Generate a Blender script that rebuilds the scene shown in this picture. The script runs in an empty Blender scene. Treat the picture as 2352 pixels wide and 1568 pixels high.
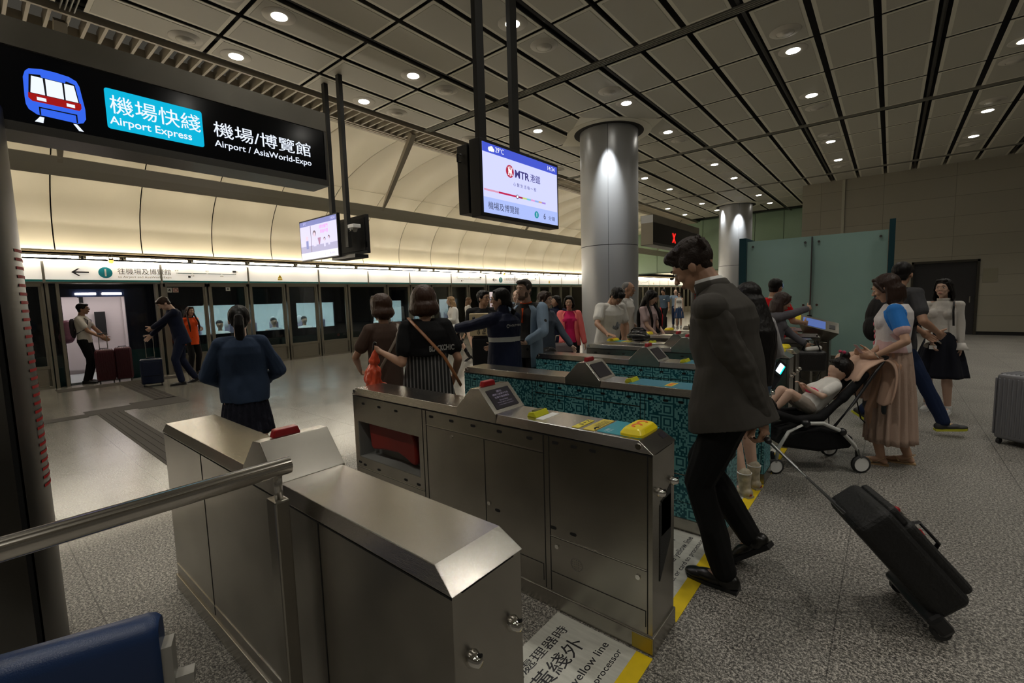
import bpy, bmesh, math, random
from math import sin, cos, pi, radians as R, sqrt, atan2, hypot
from mathutils import Vector as V, Matrix as M, noise
random.seed(7)
sc = bpy.context.scene
COL = sc.collection
D = bpy.data
# ------------------------------------------------------------------ camera, world, exposure
F_ = V((-0.63520, 0.76652, -0.09495))
yaw, pit, rol = -0.692093713, -0.095025833, -0.028344275
Fw = V((sin(yaw)*cos(pit), cos(yaw)*cos(pit), sin(pit)))
r_ = V((cos(yaw), -sin(yaw), 0)); u_ = r_.cross(Fw)
Rt = r_*cos(rol)+u_*sin(rol); Up = -r_*sin(rol)+u_*cos(rol)
cam = D.objects.new('camera', D.cameras.new('camera')); COL.objects.link(cam)
cam.data.sensor_width = 36; cam.data.lens = 1048.94/2352*36
cam.data.clip_start = .05; cam.data.clip_end = 300
m = M.Identity(4)
for i in range(3): m[i][0], m[i][1], m[i][2] = Rt[i], Up[i], -Fw[i]
m[2][3] = 1.55
cam.matrix_world = m
sc.camera = cam
sc.view_settings.view_transform = 'Standard'; sc.view_settings.look = 'None'
sc.view_settings.gamma = 1; sc.view_settings.use_curve_mapping = False
sc.view_settings.exposure = 0.3
w = D.worlds.new('world'); sc.world = w; w.use_nodes = True
w.node_tree.nodes['Background'].inputs[0].default_value = (.75, .68, .55, 1)
w.node_tree.nodes['Background'].inputs[1].default_value = .05
CEIL = 5.33
LAMPS = [(x, y) for x in (-7.82, -6.35, -4.18, -1.34, 1.48, 4.3) for y in (-3.0, -.6, 3.05, 5.25, 8.8, 11.0, 14.7, 16.9)] + [(x, y) for x in (-7.82, -6.35, -4.18) for y in (20.6, 22.8)]
LAMPS = [(x, y) for x, y in LAMPS if not (y < -2 and x not in (-4.18, 1.48)) and not (-3 < x < 0 and abs(y-5.25) < .1)]
for x, y in LAMPS:
    l = D.lights.new('downlight_beam', 'SPOT'); l.energy = 100; l.spot_size = R(112); l.spot_blend = .8
    l.color = (1, .95, .85); l.shadow_soft_size = .07
    o = D.objects.new('downlight_beam', l); COL.objects.link(o); o.location = (x, y, CEIL-.03)
# wall washers that graze the round pillars
for x, y, e in ((-4.80, 9.20, 650), (-5.0, 21.45, 520), (-5.95, 21.75, 420)):
    l = D.lights.new('pillar_spot', 'SPOT'); l.energy = e; l.spot_size = R(34); l.spot_blend = 1; l.color = (.93, .97, 1)
    l.shadow_soft_size = .04
    o = D.objects.new('pillar_spot', l); COL.objects.link(o); o.location = (x, y, CEIL-.03)
    tgt = V((-4.97, 9.55, 3.9)) if y < 15 else V((-5.45, 22.3, 3.2))
    o.rotation_euler = (tgt-o.location).to_track_quat('-Z', 'Y').to_euler()

# ------------------------------------------------------------------ materials
MT = {}
def N(nt, t, **k):
    n = nt.nodes.new(t)
    for a, b in k.items():
        if a.startswith('i_'): n.inputs[a[2:].replace('_', ' ')].default_value = b
        else: setattr(n, a, b)
    return n
def mat(name, col, rough=.6, metal=0, emit=0, ecol=None, bump=None, spec=None, alpha=None, trans=0, vary=None, coat=0):
    """bump=(strength, scale, (sx,sy,sz)); vary=(amount, scale, stretch)"""
    if name in MT: return MT[name]
    mt = D.materials.new(name); mt.use_nodes = True; nt = mt.node_tree
    b = nt.nodes['Principled BSDF']
    b.inputs['Base Color'].default_value = (*col, 1); b.inputs['Roughness'].default_value = rough
    b.inputs['Metallic'].default_value = metal
    if spec is not None: b.inputs['Specular IOR Level'].default_value = spec
    if trans: b.inputs['Transmission Weight'].default_value = trans
    if coat: b.inputs['Coat Weight'].default_value = coat
    if alpha is not None: b.inputs['Alpha'].default_value = alpha
    if emit:
        b.inputs['Emission Color'].default_value = (*(ecol or col), 1); b.inputs['Emission Strength'].default_value = emit
    if bump or vary:
        tc = N(nt, 'ShaderNodeTexCoord')
    if bump:
        mp = N(nt, 'ShaderNodeMapping'); nt.links.new(tc.outputs['Object'], mp.inputs[0])
        mp.inputs['Scale'].default_value = bump[2] if len(bump) > 2 else (1, 1, 1)
        nz = N(nt, 'ShaderNodeTexNoise'); nz.inputs['Scale'].default_value = bump[1]; nz.inputs['Detail'].default_value = 3
        nt.links.new(mp.outputs[0], nz.inputs['Vector'])
        bp = N(nt, 'ShaderNodeBump'); bp.inputs['Strength'].default_value = bump[0]; bp.inputs['Distance'].default_value = .01
        nt.links.new(nz.outputs[0], bp.inputs['Height']); nt.links.new(bp.outputs[0], b.inputs['Normal'])
    if vary:
        mp = N(nt, 'ShaderNodeMapping'); nt.links.new(tc.outputs['Object'], mp.inputs[0])
        mp.inputs['Scale'].default_value = vary[2] if len(vary) > 2 else (1, 1, 1)
        nz = N(nt, 'ShaderNodeTexNoise'); nz.inputs['Scale'].default_value = vary[1]; nz.inputs['Detail'].default_value = 4
        nt.links.new(mp.outputs[0], nz.inputs['Vector'])
        mr = N(nt, 'ShaderNodeMapRange'); mr.inputs[1].default_value = .3; mr.inputs[2].default_value = .7
        mr.inputs[3].default_value = 1-vary[0]; mr.inputs[4].default_value = 1+vary[0]
        nt.links.new(nz.outputs[0], mr.inputs[0])
        mx = N(nt, 'ShaderNodeMix', data_type='RGBA', blend_type='MULTIPLY'); mx.inputs[0].default_value = 1
        mx.inputs[6].default_value = (*col, 1); nt.links.new(mr.outputs[0], mx.inputs[7]); nt.links.new(mx.outputs[2], b.inputs['Base Color'])
    MT[name] = mt
    return mt
steel = mat('brushed_steel', (.37, .35, .31), .26, 1, bump=(.05, 60, (1, 1, 14)), vary=(.12, 4))  # sides' dim reflection of the floor put into a darker colour than the tops
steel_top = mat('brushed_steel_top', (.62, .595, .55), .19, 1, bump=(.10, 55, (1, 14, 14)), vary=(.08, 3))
steel_dk = mat('dark_steel', (.20, .195, .185), .30, 1, bump=(.03, 50, (1, 1, 10)))
steel_grey = mat('grey_painted_steel', (.30, .29, .25), .45, .3)
chrome = mat('chrome', (.8, .78, .74), .12, 1)
black = mat('black_plastic', (.012, .012, .013), .35)
blackm = mat('black_matt', (.006, .006, .006), .8)
rubber = mat('black_rubber', (.02, .02, .02), .7)
white_p = mat('white_plastic', (.8, .8, .78), .4)
red_pl = mat('red_plastic', (.30, .008, .012), .3)
yellow = mat('yellow_plastic', (.85, .68, .01), .3)
ylucent = mat('yellow_clear_plastic', (.55, .55, .02), .3)
orange = mat('orange_red_print', (.75, .16, .02), .5)
ink = mat('black_ink', (.015, .015, .02), .6)
teal_st = mat('teal_sticker', (.01, .26, .33), .35)
white_pt = mat('white_print', (.75, .76, .73), .5)
dirty_white = mat('floor_sticker_white', (.50, .50, .45), .5, vary=(.10, 8, (1, 6, 1)))
yel_floor = mat('yellow_floor_tape', (.72, .52, .01), .45, vary=(.1, 8))
glass_pane = mat('clear_glass', (.85, .95, .93), .02, trans=1, alpha=None)
def emis(name, col, s):
    if name in MT: return MT[name]
    return mat(name, (0, 0, 0), .5, 0, s, col)
# thin glass that lets light straight through
def thin_glass(name, tint, refl_rough=.03):
    mt = D.materials.new(name); mt.use_nodes = True; nt = mt.node_tree; nt.nodes.clear()
    o = N(nt, 'ShaderNodeOutputMaterial'); t = N(nt, 'ShaderNodeBsdfTransparent'); g = N(nt, 'ShaderNodeBsdfGlossy')
    t.inputs[0].default_value = (*tint, 1); g.inputs['Roughness'].default_value = refl_rough
    f = N(nt, 'ShaderNodeFresnel'); f.inputs[0].default_value = 1.45; x = N(nt, 'ShaderNodeMixShader')
    nt.links.new(f.outputs[0], x.inputs[0]); nt.links.new(t.outputs[0], x.inputs[1]); nt.links.new(g.outputs[0], x.inputs[2])
    nt.links.new(x.outputs[0], o.inputs[0]); MT[name] = mt
    return mt
psd_glass = thin_glass('screen_door_glass', (.78, .81, .80))
train_glass = thin_glass('train_window_glass', (.72, .80, .80))
frost = mat('frosted_green_glass', (.36, .56, .52), .22, spec=.5, vary=(.05, 1.5))
green_wall = mat('green_wall_glass', (.28, .40, .27), .3, spec=.5, vary=(.06, .6))
vault_m = mat('cream_vault_panel', (.86, .80, .65), .5, vary=(.02, .5))
beam_m = mat('grey_olive_paint', (.46, .43, .34), .5)
strut_m = mat('beige_paint', (.42, .37, .28), .5)
void_m = mat('ceiling_void', (.012, .011, .010), .9)
rim_m = mat('ceiling_fitting', (.50, .47, .40), .5)
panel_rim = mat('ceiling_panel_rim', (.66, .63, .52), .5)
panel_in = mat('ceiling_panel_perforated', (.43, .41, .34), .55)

def floor_mat():
    mt = D.materials.new('granite_floor'); mt.use_nodes = True; nt = mt.node_tree; b = nt.nodes['Principled BSDF']; L = nt.links.new
    tc = N(nt, 'ShaderNodeTexCoord'); P = tc.outputs['Object']
    sx = N(nt, 'ShaderNodeSeparateXYZ'); L(P, sx.inputs[0])
    n1 = N(nt, 'ShaderNodeTexNoise'); n1.inputs['Scale'].default_value = 170; n1.inputs['Detail'].default_value = 2; L(P, n1.inputs['Vector'])
    n2 = N(nt, 'ShaderNodeTexNoise'); n2.inputs['Scale'].default_value = 75; n2.inputs['Detail'].default_value = 3; L(P, n2.inputs['Vector'])
    n3 = N(nt, 'ShaderNodeTexNoise'); n3.inputs['Scale'].default_value = 1.1; n3.inputs['Detail'].default_value = 3; L(P, n3.inputs['Vector'])
    ad = N(nt, 'ShaderNodeMath', operation='ADD'); L(n1.outputs[0], ad.inputs[0]); L(n2.outputs[0], ad.inputs[1])
    cr = N(nt, 'ShaderNodeValToRGB'); e = cr.color_ramp.elements
    hf = N(nt, 'ShaderNodeMath', operation='MULTIPLY'); hf.inputs[1].default_value = .5; L(ad.outputs[0], hf.inputs[0]); L(hf.outputs[0], cr.inputs[0])
    e[0].position = .40; e[0].color = (.030, .028, .027, 1); e[1].position = .60; e[1].color = (.50, .47, .42, 1)
    k = e.new(.5); k.color = (.165, .157, .14, 1)
    # polished platform side
    c2 = N(nt, 'ShaderNodeValToRGB'); L(hf.outputs[0], c2.inputs[0]); e = c2.color_ramp.elements
    e[0].position = .36; e[0].color = (.085, .079, .068, 1); e[1].position = .64; e[1].color = (.25, .235, .20, 1)
    mr = N(nt, 'ShaderNodeMapRange'); mr.inputs[1].default_value = -3.9; mr.inputs[2].default_value = -4.3; L(sx.outputs[0], mr.inputs[0])
    mx = N(nt, 'ShaderNodeMix', data_type='RGBA'); L(mr.outputs[0], mx.inputs[0]); L(cr.outputs[0], mx.inputs[6]); L(c2.outputs[0], mx.inputs[7])
    # joints
    br = N(nt, 'ShaderNodeTexBrick', offset=0, squash=1); mp = N(nt, 'ShaderNodeMapping'); L(P, mp.inputs[0])
    mp.inputs['Location'].default_value = (.14, -.33, 0); L(mp.outputs[0], br.inputs['Vector'])
    br.inputs['Scale'].default_value = 1; br.inputs['Brick Width'].default_value = .96; br.inputs['Row Height'].default_value = .68
    br.inputs['Mortar Size'].default_value = .003; br.inputs['Mortar Smooth'].default_value = 0
    j = N(nt, 'ShaderNodeMix', data_type='RGBA', blend_type='MULTIPLY'); L(br.outputs['Fac'], j.inputs[0]); L(mx.outputs[2], j.inputs[6]); j.inputs[7].default_value = (.42, .42, .42, 1)
    v = N(nt, 'ShaderNodeMapRange'); v.inputs[1].default_value = .35; v.inputs[2].default_value = .65; v.inputs[3].default_value = .86; v.inputs[4].default_value = 1.1; L(n3.outputs[0], v.inputs[0])
    f = N(nt, 'ShaderNodeMix', data_type='RGBA', blend_type='MULTIPLY'); f.inputs[0].default_value = 1; L(j.outputs[2], f.inputs[6]); L(v.outputs[0], f.inputs[7])
    L(f.outputs[2], b.inputs['Base Color'])
    rr = N(nt, 'ShaderNodeMapRange'); rr.inputs[3].default_value = .48; rr.inputs[4].default_value = .22; L(mr.outputs[0], rr.inputs[0]); L(rr.outputs[0], b.inputs['Roughness'])
    return mt
def wall_tile(name, col, bw, bh, joint=.5, rough=.5, axis='XZ', loc=(0, 0, 0), offset=0):
    mt = D.materials.new(name); mt.use_nodes = True; nt = mt.node_tree; b = nt.nodes['Principled BSDF']; L = nt.links.new
    tc = N(nt, 'ShaderNodeTexCoord'); sx = N(nt, 'ShaderNodeSeparateXYZ'); L(tc.outputs['Object'], sx.inputs[0])
    cb = N(nt, 'ShaderNodeCombineXYZ'); L(sx.outputs[0 if axis[0] == 'X' else 1], cb.inputs[0]); L(sx.outputs[2], cb.inputs[1])
    mp = N(nt, 'ShaderNodeMapping'); mp.inputs['Location'].default_value = loc; L(cb.outputs[0], mp.inputs[0])
    br = N(nt, 'ShaderNodeTexBrick', offset=offset, squash=1); L(mp.outputs[0], br.inputs['Vector'])
    for k, v in (('Scale', 1), ('Brick Width', bw), ('Row Height', bh), ('Mortar Size', .006), ('Mortar Smooth', 0)): br.inputs[k].default_value = v
    br.inputs['Color1'].default_value = (*[c*.96 for c in col], 1); br.inputs['Color2'].default_value = (*[c*1.04 for c in col], 1)
    br.inputs['Mortar'].default_value = (*[c*joint for c in col], 1)
    L(br.outputs[0], b.inputs['Base Color']); b.inputs['Roughness'].default_value = rough
    return mt
def mosaic(name):
    """two-tone teal vinyl wrap: square pixels with nested square rings on a coarse grid"""
    mt = D.materials.new(name); mt.use_nodes = True; nt = mt.node_tree; b = nt.nodes['Principled BSDF']; L = nt.links.new
    tc = N(nt, 'ShaderNodeTexCoord'); sx = N(nt, 'ShaderNodeSeparateXYZ'); L(tc.outputs['Object'], sx.inputs[0])
    def mth(op, a, b_=None, c=None):
        n = N(nt, 'ShaderNodeMath', operation=op)
        for i, q in enumerate((a, b_, c)):
            if q is None: continue
            if isinstance(q, (int, float)): n.inputs[i].default_value = q
            else: L(q, n.inputs[i])
        return n.outputs[0]
    px = .0105
    u = mth('DIVIDE', mth('ADD', sx.outputs[0], sx.outputs[1]), px); v = mth('DIVIDE', sx.outputs[2], px)
    iu, iv = mth('FLOOR', u), mth('FLOOR', v)
    S = 8
    cu, cv = mth('FLOOR', mth('DIVIDE', iu, S)), mth('FLOOR', mth('DIVIDE', iv, S))
    wn = N(nt, 'ShaderNodeTexWhiteNoise', noise_dimensions='2D'); cb = N(nt, 'ShaderNodeCombineXYZ'); L(iu, cb.inputs[0]); L(iv, cb.inputs[1]); L(cb.outputs[0], wn.inputs[0])
    wc = N(nt, 'ShaderNodeTexWhiteNoise', noise_dimensions='2D'); cc = N(nt, 'ShaderNodeCombineXYZ'); L(cu, cc.inputs[0]); L(cv, cc.inputs[1]); L(cc.outputs[0], wc.inputs[0])
    lu = mth('ABSOLUTE', mth('SUBTRACT', mth('SUBTRACT', iu, mth('MULTIPLY', cu, S)), 3)); lv = mth('ABSOLUTE', mth('SUBTRACT', mth('SUBTRACT', iv, mth('MULTIPLY', cv, S)), 3))
    r = mth('MAXIMUM', lu, lv)
    ring = mth('MAXIMUM', mth('COMPARE', r, 3, .1), mth('LESS_THAN', r, 1.5))
    rnd = mth('GREATER_THAN', wn.outputs[0], .5)
    sel = mth('LESS_THAN', wc.outputs[0], .42)
    f = mth('ADD', mth('MULTIPLY', ring, sel), mth('MULTIPLY', rnd, mth('SUBTRACT', 1, sel)))
    mx = N(nt, 'ShaderNodeMix', data_type='RGBA'); L(f, mx.inputs[0]); mx.inputs[6].default_value = (.005, .10, .13, 1); mx.inputs[7].default_value = (.16, .43, .45, 1)
    L(mx.outputs[2], b.inputs['Base Color']); b.inputs['Roughness'].default_value = .35
    return mt
wrap_m = mosaic('teal_square_pattern_wrap')
wrap2_m = wrap_m

# ------------------------------------------------------------------ mesh building
def frame_of(d, up=V((0, 0, 1))):
    d = d.normalized()
    if abs(d.dot(up)) > .99: up = V((1, 0, 0))
    s = d.cross(up).normalized(); return s, s.cross(d).normalized(), d
class MB:
    def __init__(s): s.v = []; s.f = []; s.mi = []; s.c = 0
    def mat(s, i): s.c = i; return s
    def add(s, vs, fs, xf=None):
        n = len(s.v)
        s.v += [tuple(xf @ V(a)) if xf else tuple(a) for a in vs]
        s.f += [tuple(i+n for i in f) for f in fs]; s.mi += [s.c]*len(fs); return s
    def box(s, a, b, xf=None):
        x0, y0, z0 = a; x1, y1, z1 = b
        x0, x1 = min(x0, x1), max(x0, x1); y0, y1 = min(y0, y1), max(y0, y1); z0, z1 = min(z0, z1), max(z0, z1)
        return s.add([(x0,y0,z0),(x1,y0,z0),(x1,y1,z0),(x0,y1,z0),(x0,y0,z1),(x1,y0,z1),(x1,y1,z1),(x0,y1,z1)],
            [(0,3,2,1),(4,5,6,7),(0,1,5,4),(1,2,6,5),(2,3,7,6),(3,0,4,7)], xf)
    def cbox(s, c, h, xf=None): return s.box([c[i]-h[i] for i in range(3)], [c[i]+h[i] for i in range(3)], xf)
    def quad(s, a, b, c, d): return s.add([a, b, c, d], [(0, 1, 2, 3)])
    def rings(s, rs, cap=True, closed=True):
        n = len(rs[0]); vs = [p for r in rs for p in r]; fs = []
        for i in range(len(rs)-1):
            for j in range(n if closed else n-1):
                k = (j+1) % n; fs.append((i*n+j, i*n+k, (i+1)*n+k, (i+1)*n+j))
        if cap: fs.append(tuple(range(n-1, -1, -1))); fs.append(tuple((len(rs)-1)*n+j for j in range(n)))
        return s.add(vs, fs)
    def cyl(s, a, b, r, r2=None, n=16, cap=True):
        a, b = V(a), V(b); x, y, d = frame_of(b-a); r2 = r if r2 is None else r2
        return s.rings([[p+x*cos(t)*q+y*sin(t)*q for t in [2*pi*k/n for k in range(n)]] for p, q in ((a, r), (b, r2))], cap)
    def tube(s, pts, r, n=10, cap=True, flat=1):
        pts = [V(p) for p in pts]; rs = []; up = V((0, 0, 1)); X = None
        for i, p in enumerate(pts):
            d = (pts[min(i+1, len(pts)-1)]-pts[max(i-1, 0)]).normalized()
            if X is None: X, Y, _ = frame_of(d)
            else: X = (X-d*X.dot(d)).normalized(); Y = X.cross(d) if False else d.cross(X).normalized()
            q = r[i] if isinstance(r, (list, tuple)) else r
            rs.append([p+X*cos(t)*q+Y*sin(t)*q*flat for t in [2*pi*k/n for k in range(n)]])
        return s.rings(rs, cap)
    def cap(s, a, b, r, r2=None, n=12):
        """tapered capsule"""
        a, b = V(a), V(b); r2 = r if r2 is None else r2
        if (b-a).length < 1e-5: b = a+V((0, 0, 1e-4))
        x, y, d = frame_of(b-a); rs = []
        for p, q, sg in ((a, r, -1), (b, r2, 1)):
            ks = (-80, -50, -22) if sg < 0 else (22, 50, 80)
            mid = [0]
            for k in (list(ks)+mid if sg < 0 else mid+list(ks)):
                t = R(k); c = p+d*sin(t)*q; q2 = cos(t)*q
                rs.append([c+x*cos(u)*q2+y*sin(u)*q2 for u in [2*pi*j/n for j in range(n)]])
        return s.rings(rs)
    def ell(s, c, h, xf=None, n=16, m_=10):
        """ellipsoid, xf is a 3x3 rotation"""
        c = V(c); xf = xf or M.Identity(3); rs = []
        for i in range(1, m_):
            t = pi*i/m_ ; z = -cos(t); q = sin(t)
            rs.append([c+xf @ V((cos(u)*q*h[0], sin(u)*q*h[1], z*h[2])) for u in [2*pi*j/n for j in range(n)]])
        return s.rings(rs)
    def lathe(s, prof, c=(0, 0, 0), n=32, xf=None, cap=True):
        c = V(c); rs = [[c+(xf @ V((r*cos(u), r*sin(u), z)) if xf else V((r*cos(u), r*sin(u), z))) for u in [2*pi*j/n for j in range(n)]] for r, z in prof]
        return s.rings(rs, cap)
    def prism(s, poly, fn, a, b):
        """poly 2-D points; fn(p, t) -> 3-D; from t=a to t=b"""
        return s.rings([[V(fn(p, t)) for p in poly] for t in (a, b)])
    def mesh(s, name, mats, smooth=False):
        me = D.meshes.new(name); me.from_pydata([tuple(v) for v in s.v], [], s.f)
        for mt in (mats if isinstance(mats, (list, tuple)) else [mats]): me.materials.append(mt)
        me.polygons.foreach_set('material_index', s.mi)
        bm = bmesh.new(); bm.from_mesh(me); bmesh.ops.recalc_face_normals(bm, faces=bm.faces); bm.to_mesh(me); bm.free()
        if smooth: me.polygons.foreach_set('use_smooth', [True]*len(me.polygons))
        me.update(); return me
    def build(s, name, mats, parent=None, smooth=False, bevel=0, auto=False, solid=0):
        o = D.objects.new(name, s.mesh(name, mats, smooth or auto)); return link(o, parent, bevel, auto, solid)
def wm(o):
    mm = o.matrix_basis.copy()
    if o.parent: mm = wm(o.parent) @ o.matrix_parent_inverse @ mm
    return mm
def link(o, parent=None, bevel=0, auto=False, solid=0):
    COL.objects.link(o)
    if parent is not None:
        o.parent = parent; o.matrix_parent_inverse = wm(parent).inverted()
    if solid:
        md = o.modifiers.new('s', 'SOLIDIFY'); md.thickness = solid; md.offset = 0
    if bevel:
        md = o.modifiers.new('b', 'BEVEL'); md.width = bevel; md.segments = 2; md.limit_method = 'ANGLE'; md.angle_limit = R(35)
    if auto:
        bm = bmesh.new(); bm.from_mesh(o.data)
        for e in bm.edges: e.smooth = not (len(e.link_faces) == 2 and e.calc_face_angle(0) > R(38))
        bm.to_mesh(o.data); bm.free()
    return o
def tag(o, label, cat, group=None):
    o['label'] = label; o['category'] = cat
    if group: o['group'] = group
    return o
def thing(name, label, cat, loc=(0, 0, 0), group=None, rz=0):
    o = D.objects.new(name, None); COL.objects.link(o); o.location = loc; o.rotation_euler = (0, 0, rz); o.empty_display_size = .1
    return tag(o, label, cat, group)
def struct(o): o['kind'] = 'structure'; return o
def copy_tree(o, loc, label=None, group=None, parent=None):
    c = o.copy(); COL.objects.link(c)
    if parent is None:
        c.location = loc
        if label: c['label'] = label
        if group: c['group'] = group
    else: c.parent = parent; c.matrix_parent_inverse = o.matrix_parent_inverse.copy()
    for ch in list(o.children): copy_tree(ch, None, parent=c)
    return c
# writing: a text becomes one flat mesh standing on a plane
def text(parent, name, s, org, xd, yd, h, mt, width=None, align='L', bold=0, italic=0, label=None, sp=1.0, ext=0):
    cu = D.curves.new('t', 'FONT'); cu.body = s; cu.size = 1; cu.space_character = sp; cu.offset = bold; cu.shear = italic; cu.resolution_u = 3
    cu.extrude = ext
    to = D.objects.new('t', cu); COL.objects.link(to)
    dg = bpy.context.evaluated_depsgraph_get(); me = D.meshes.new_from_object(to.evaluated_get(dg)); D.objects.remove(to)
    xs = [v.co.x for v in me.vertices]; ys = [v.co.y for v in me.vertices]
    if not xs: return None
    x0, x1, y0, y1 = min(xs), max(xs), min(ys), max(ys)
    ky = h/(y1-y0); kx = ky if width is None else width/(x1-x0)
    wd = (x1-x0)*kx; off = {'L': 0, 'C': -wd/2, 'R': -wd}[align]
    org, xd, yd = V(org), V(xd).normalized(), V(yd).normalized()
    nd = xd.cross(yd)
    for v in me.vertices: v.co = org+xd*((v.co.x-x0)*kx+off)+yd*((v.co.y-y0)*ky)+nd*v.co.z
    me.materials.clear(); me.materials.append(mt)
    o = D.objects.new(name, me); me.name = name; link(o, parent)
    if label: o['label'] = label
    return o
def plate(parent, name, org, xd, yd, w_, h_, mt, t=.002, r=0, label=None):
    """thin rectangular plate (optionally rounded) with its lower-left corner at org"""
    org, xd, yd = V(org), V(xd).normalized(), V(yd).normalized(); nd = xd.cross(yd)
    if r:
        pl = []
        for cx, cy, a0 in ((w_-r, r, -90), (w_-r, h_-r, 0), (r, h_-r, 90), (r, r, 180)):
            for k in range(5): a = R(a0+k*22.5); pl.append((cx+r*cos(a), cy+r*sin(a)))
    else: pl = [(0, 0), (w_, 0), (w_, h_), (0, h_)]
    mb = MB().prism(pl, lambda p, q: org+xd*p[0]+yd*p[1]+nd*q, 0, t)
    o = mb.build(name, mt, parent)
    if label: o['label'] = label
    return o
def poly(parent, name, pts, org, xd, yd, mt, t=.002, z0=0):
    org, xd, yd = V(org), V(xd).normalized(), V(yd).normalized(); nd = xd.cross(yd)
    return MB().prism(pts, lambda p, q: org+xd*p[0]+yd*p[1]+nd*q, z0, z0+t).build(name, mt, parent)
# ================================================================== SETTING
X0, X1, Y0, Y1 = -12.9, 9.0, -9.0, 62.0
struct(MB().box((X0-.1, Y0, -.12), (X1, Y1, 0)).build('floor', floor_mat()))
GY = [1.24+5.86*k for k in range(-2, 5)]     # wide cross joints of the ceiling
def pl_x(k): return .714*k-.286
# ceiling: perforated panels hung under a dark void
mb = MB()
kx = range(-11, 14)
for gi in range(-2, 4):
    gy = 1.24+5.86*gi
    for q in range(4):
        y0 = gy+1.465*q+(.13 if q == 0 else .028); y1 = gy+1.465*(q+1)-(.13 if q == 3 else .028)
        if y0 > 26: continue
        for k in kx:
            x0, x1 = pl_x(k), pl_x(k+1)
            if k % 3 == 1: x0 += .075
            else: x0 += .043
            x1 -= .075 if (k+1) % 3 == 1 else .043
            if y0 > 20 and x0 > -2.6: continue
            c = ((x0+x1)/2, (y0+y1)/2)
            b = .05; z = CEIL
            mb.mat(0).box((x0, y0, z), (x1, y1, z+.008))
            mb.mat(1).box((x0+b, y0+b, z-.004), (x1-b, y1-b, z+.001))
cl = struct(mb.build('ceiling', [panel_rim, panel_in]))
struct(MB().box((-8.6, Y0, CEIL+.16), (X1, 26.2, CEIL+.3)).build('ceiling_void', void_m))
mb = MB()
for gi in range(-2, 4):                      # double slats in the wide joints
    gy = 1.24+5.86*gi
    for dy in (-.075, -.03, .015, .06):
        mb.box((-8.2, gy+dy-.006, CEIL), (X1, gy+dy+.006, CEIL+.03))
struct(mb.build('trim_1', mat('slat_grey', (.24, .23, .19), .5)))
mb = MB()
for k in kx:
    if k % 3 == 1: mb.cyl((pl_x(k), Y0, CEIL+.06), (pl_x(k), 26, CEIL+.06), .035, n=8)
struct(mb.build('trim_2', mat('dark_track', (.04, .038, .035), .4, .3)))
# edge grille over the platform edge and its rail
mb = MB(); y = Y0
while y < 26:
    mb.box((-8.85, y, CEIL-.02), (-8.28, y+.035, CEIL+.14)); y += .183
struct(mb.build('trim_3', strut_m))
mb = MB()
for x, z in ((-8.26, CEIL-.02), (-8.86, CEIL-.03), (-8.95, CEIL-.03), (-9.04, CEIL-.02), (-9.13, CEIL+.0)): mb.box((x-.022, Y0, z), (x+.022, 26, z+.13))
struct(mb.build('trim_4', strut_m))
# vault
prof = [(-13.42, 2.78), (-13.47, 3.0), (-13.45, 3.3), (-13.38, 3.55), (-13.27, 3.78), (-13.05, 4.08), (-12.78, 4.33), (-12.42, 4.60), (-12.05, 4.82), (-11.6, 5.02), (-11.1, 5.17), (-10.5, 5.31), (-9.9, 5.40), (-9.4, 5.45), (-9.1, 5.47)]
def spl(p, n=3):
    out = []
    for i in range(len(p)-1):
        a, b, c, d = [V(p[min(max(i+k, 0), len(p)-1)]) for k in (-1, 0, 1, 2)]
        for j in range(n):
            t = j/n; out.append(.5*((2*b)+(c-a)*t+(2*a-5*b+4*c-d)*t*t+(3*b-a-3*c+d)*t**3))
    return out+[V(p[-1])]
PR = spl(prof); YS = [1.41+1.45*k for k in range(-7, 17)]
mb = MB()
for y0, y1 in zip(YS, YS[1:]+[26.0]):
    rs = [[(p.x, y, p.y) for p in PR] for y in (y0+.012, y1-.012)]
    mb.rings(rs, cap=False, closed=False)
va = struct(mb.build('ceiling_vault', vault_m, smooth=True, solid=.02))
mb = MB(); rs = [[(p.x-.05, y, p.y+.05) for p in PR] for y in (Y0, 26)]
mb.rings(rs, cap=False, closed=False); struct(mb.build('ceiling_vault_back', void_m, solid=.02))
struct(MB().tube([(-12.03, Y0, 4.795), (-12.03, 26, 4.795)], .006, 4).build('trim_5', strut_m))
# blade beam with raking struts
BX, BZ = -9.86, 3.78
bp = [(-9.74, 3.86), (-9.80, 3.88), (-9.90, 3.84), (-9.99, 3.76), (-10.05, 3.66), (-10.02, 3.63), (-9.95, 3.67), (-9.85, 3.74)]
struct(MB().prism(bp, lambda p, t: (p[0], t, p[1]), Y0, 25.9).build('beam', beam_m, smooth=False))
for y in [6.95+5.75*k for k in range(-2, 4)]:
    mb = MB(); a, b = V((-8.5, y, 5.32)), V((-9.82, y, 3.80)); d = (b-a).normalized(); n_ = V((d.z, 0, -d.x))
    rs = []
    for t, hw, ht in ((0, .065, .05), (.06, .065, .05), (.8, .05, .03), (.95, .03, .02), (1, .03, .02)):
        c = a.lerp(b, t); rs.append([c+n_*ht+V((0, hw, 0)), c-n_*ht+V((0, hw, 0)), c-n_*ht-V((0, hw, 0)), c+n_*ht-V((0, hw, 0))])
    mb.rings(rs)
    struct(mb.build('beam_strut', strut_m))
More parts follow.
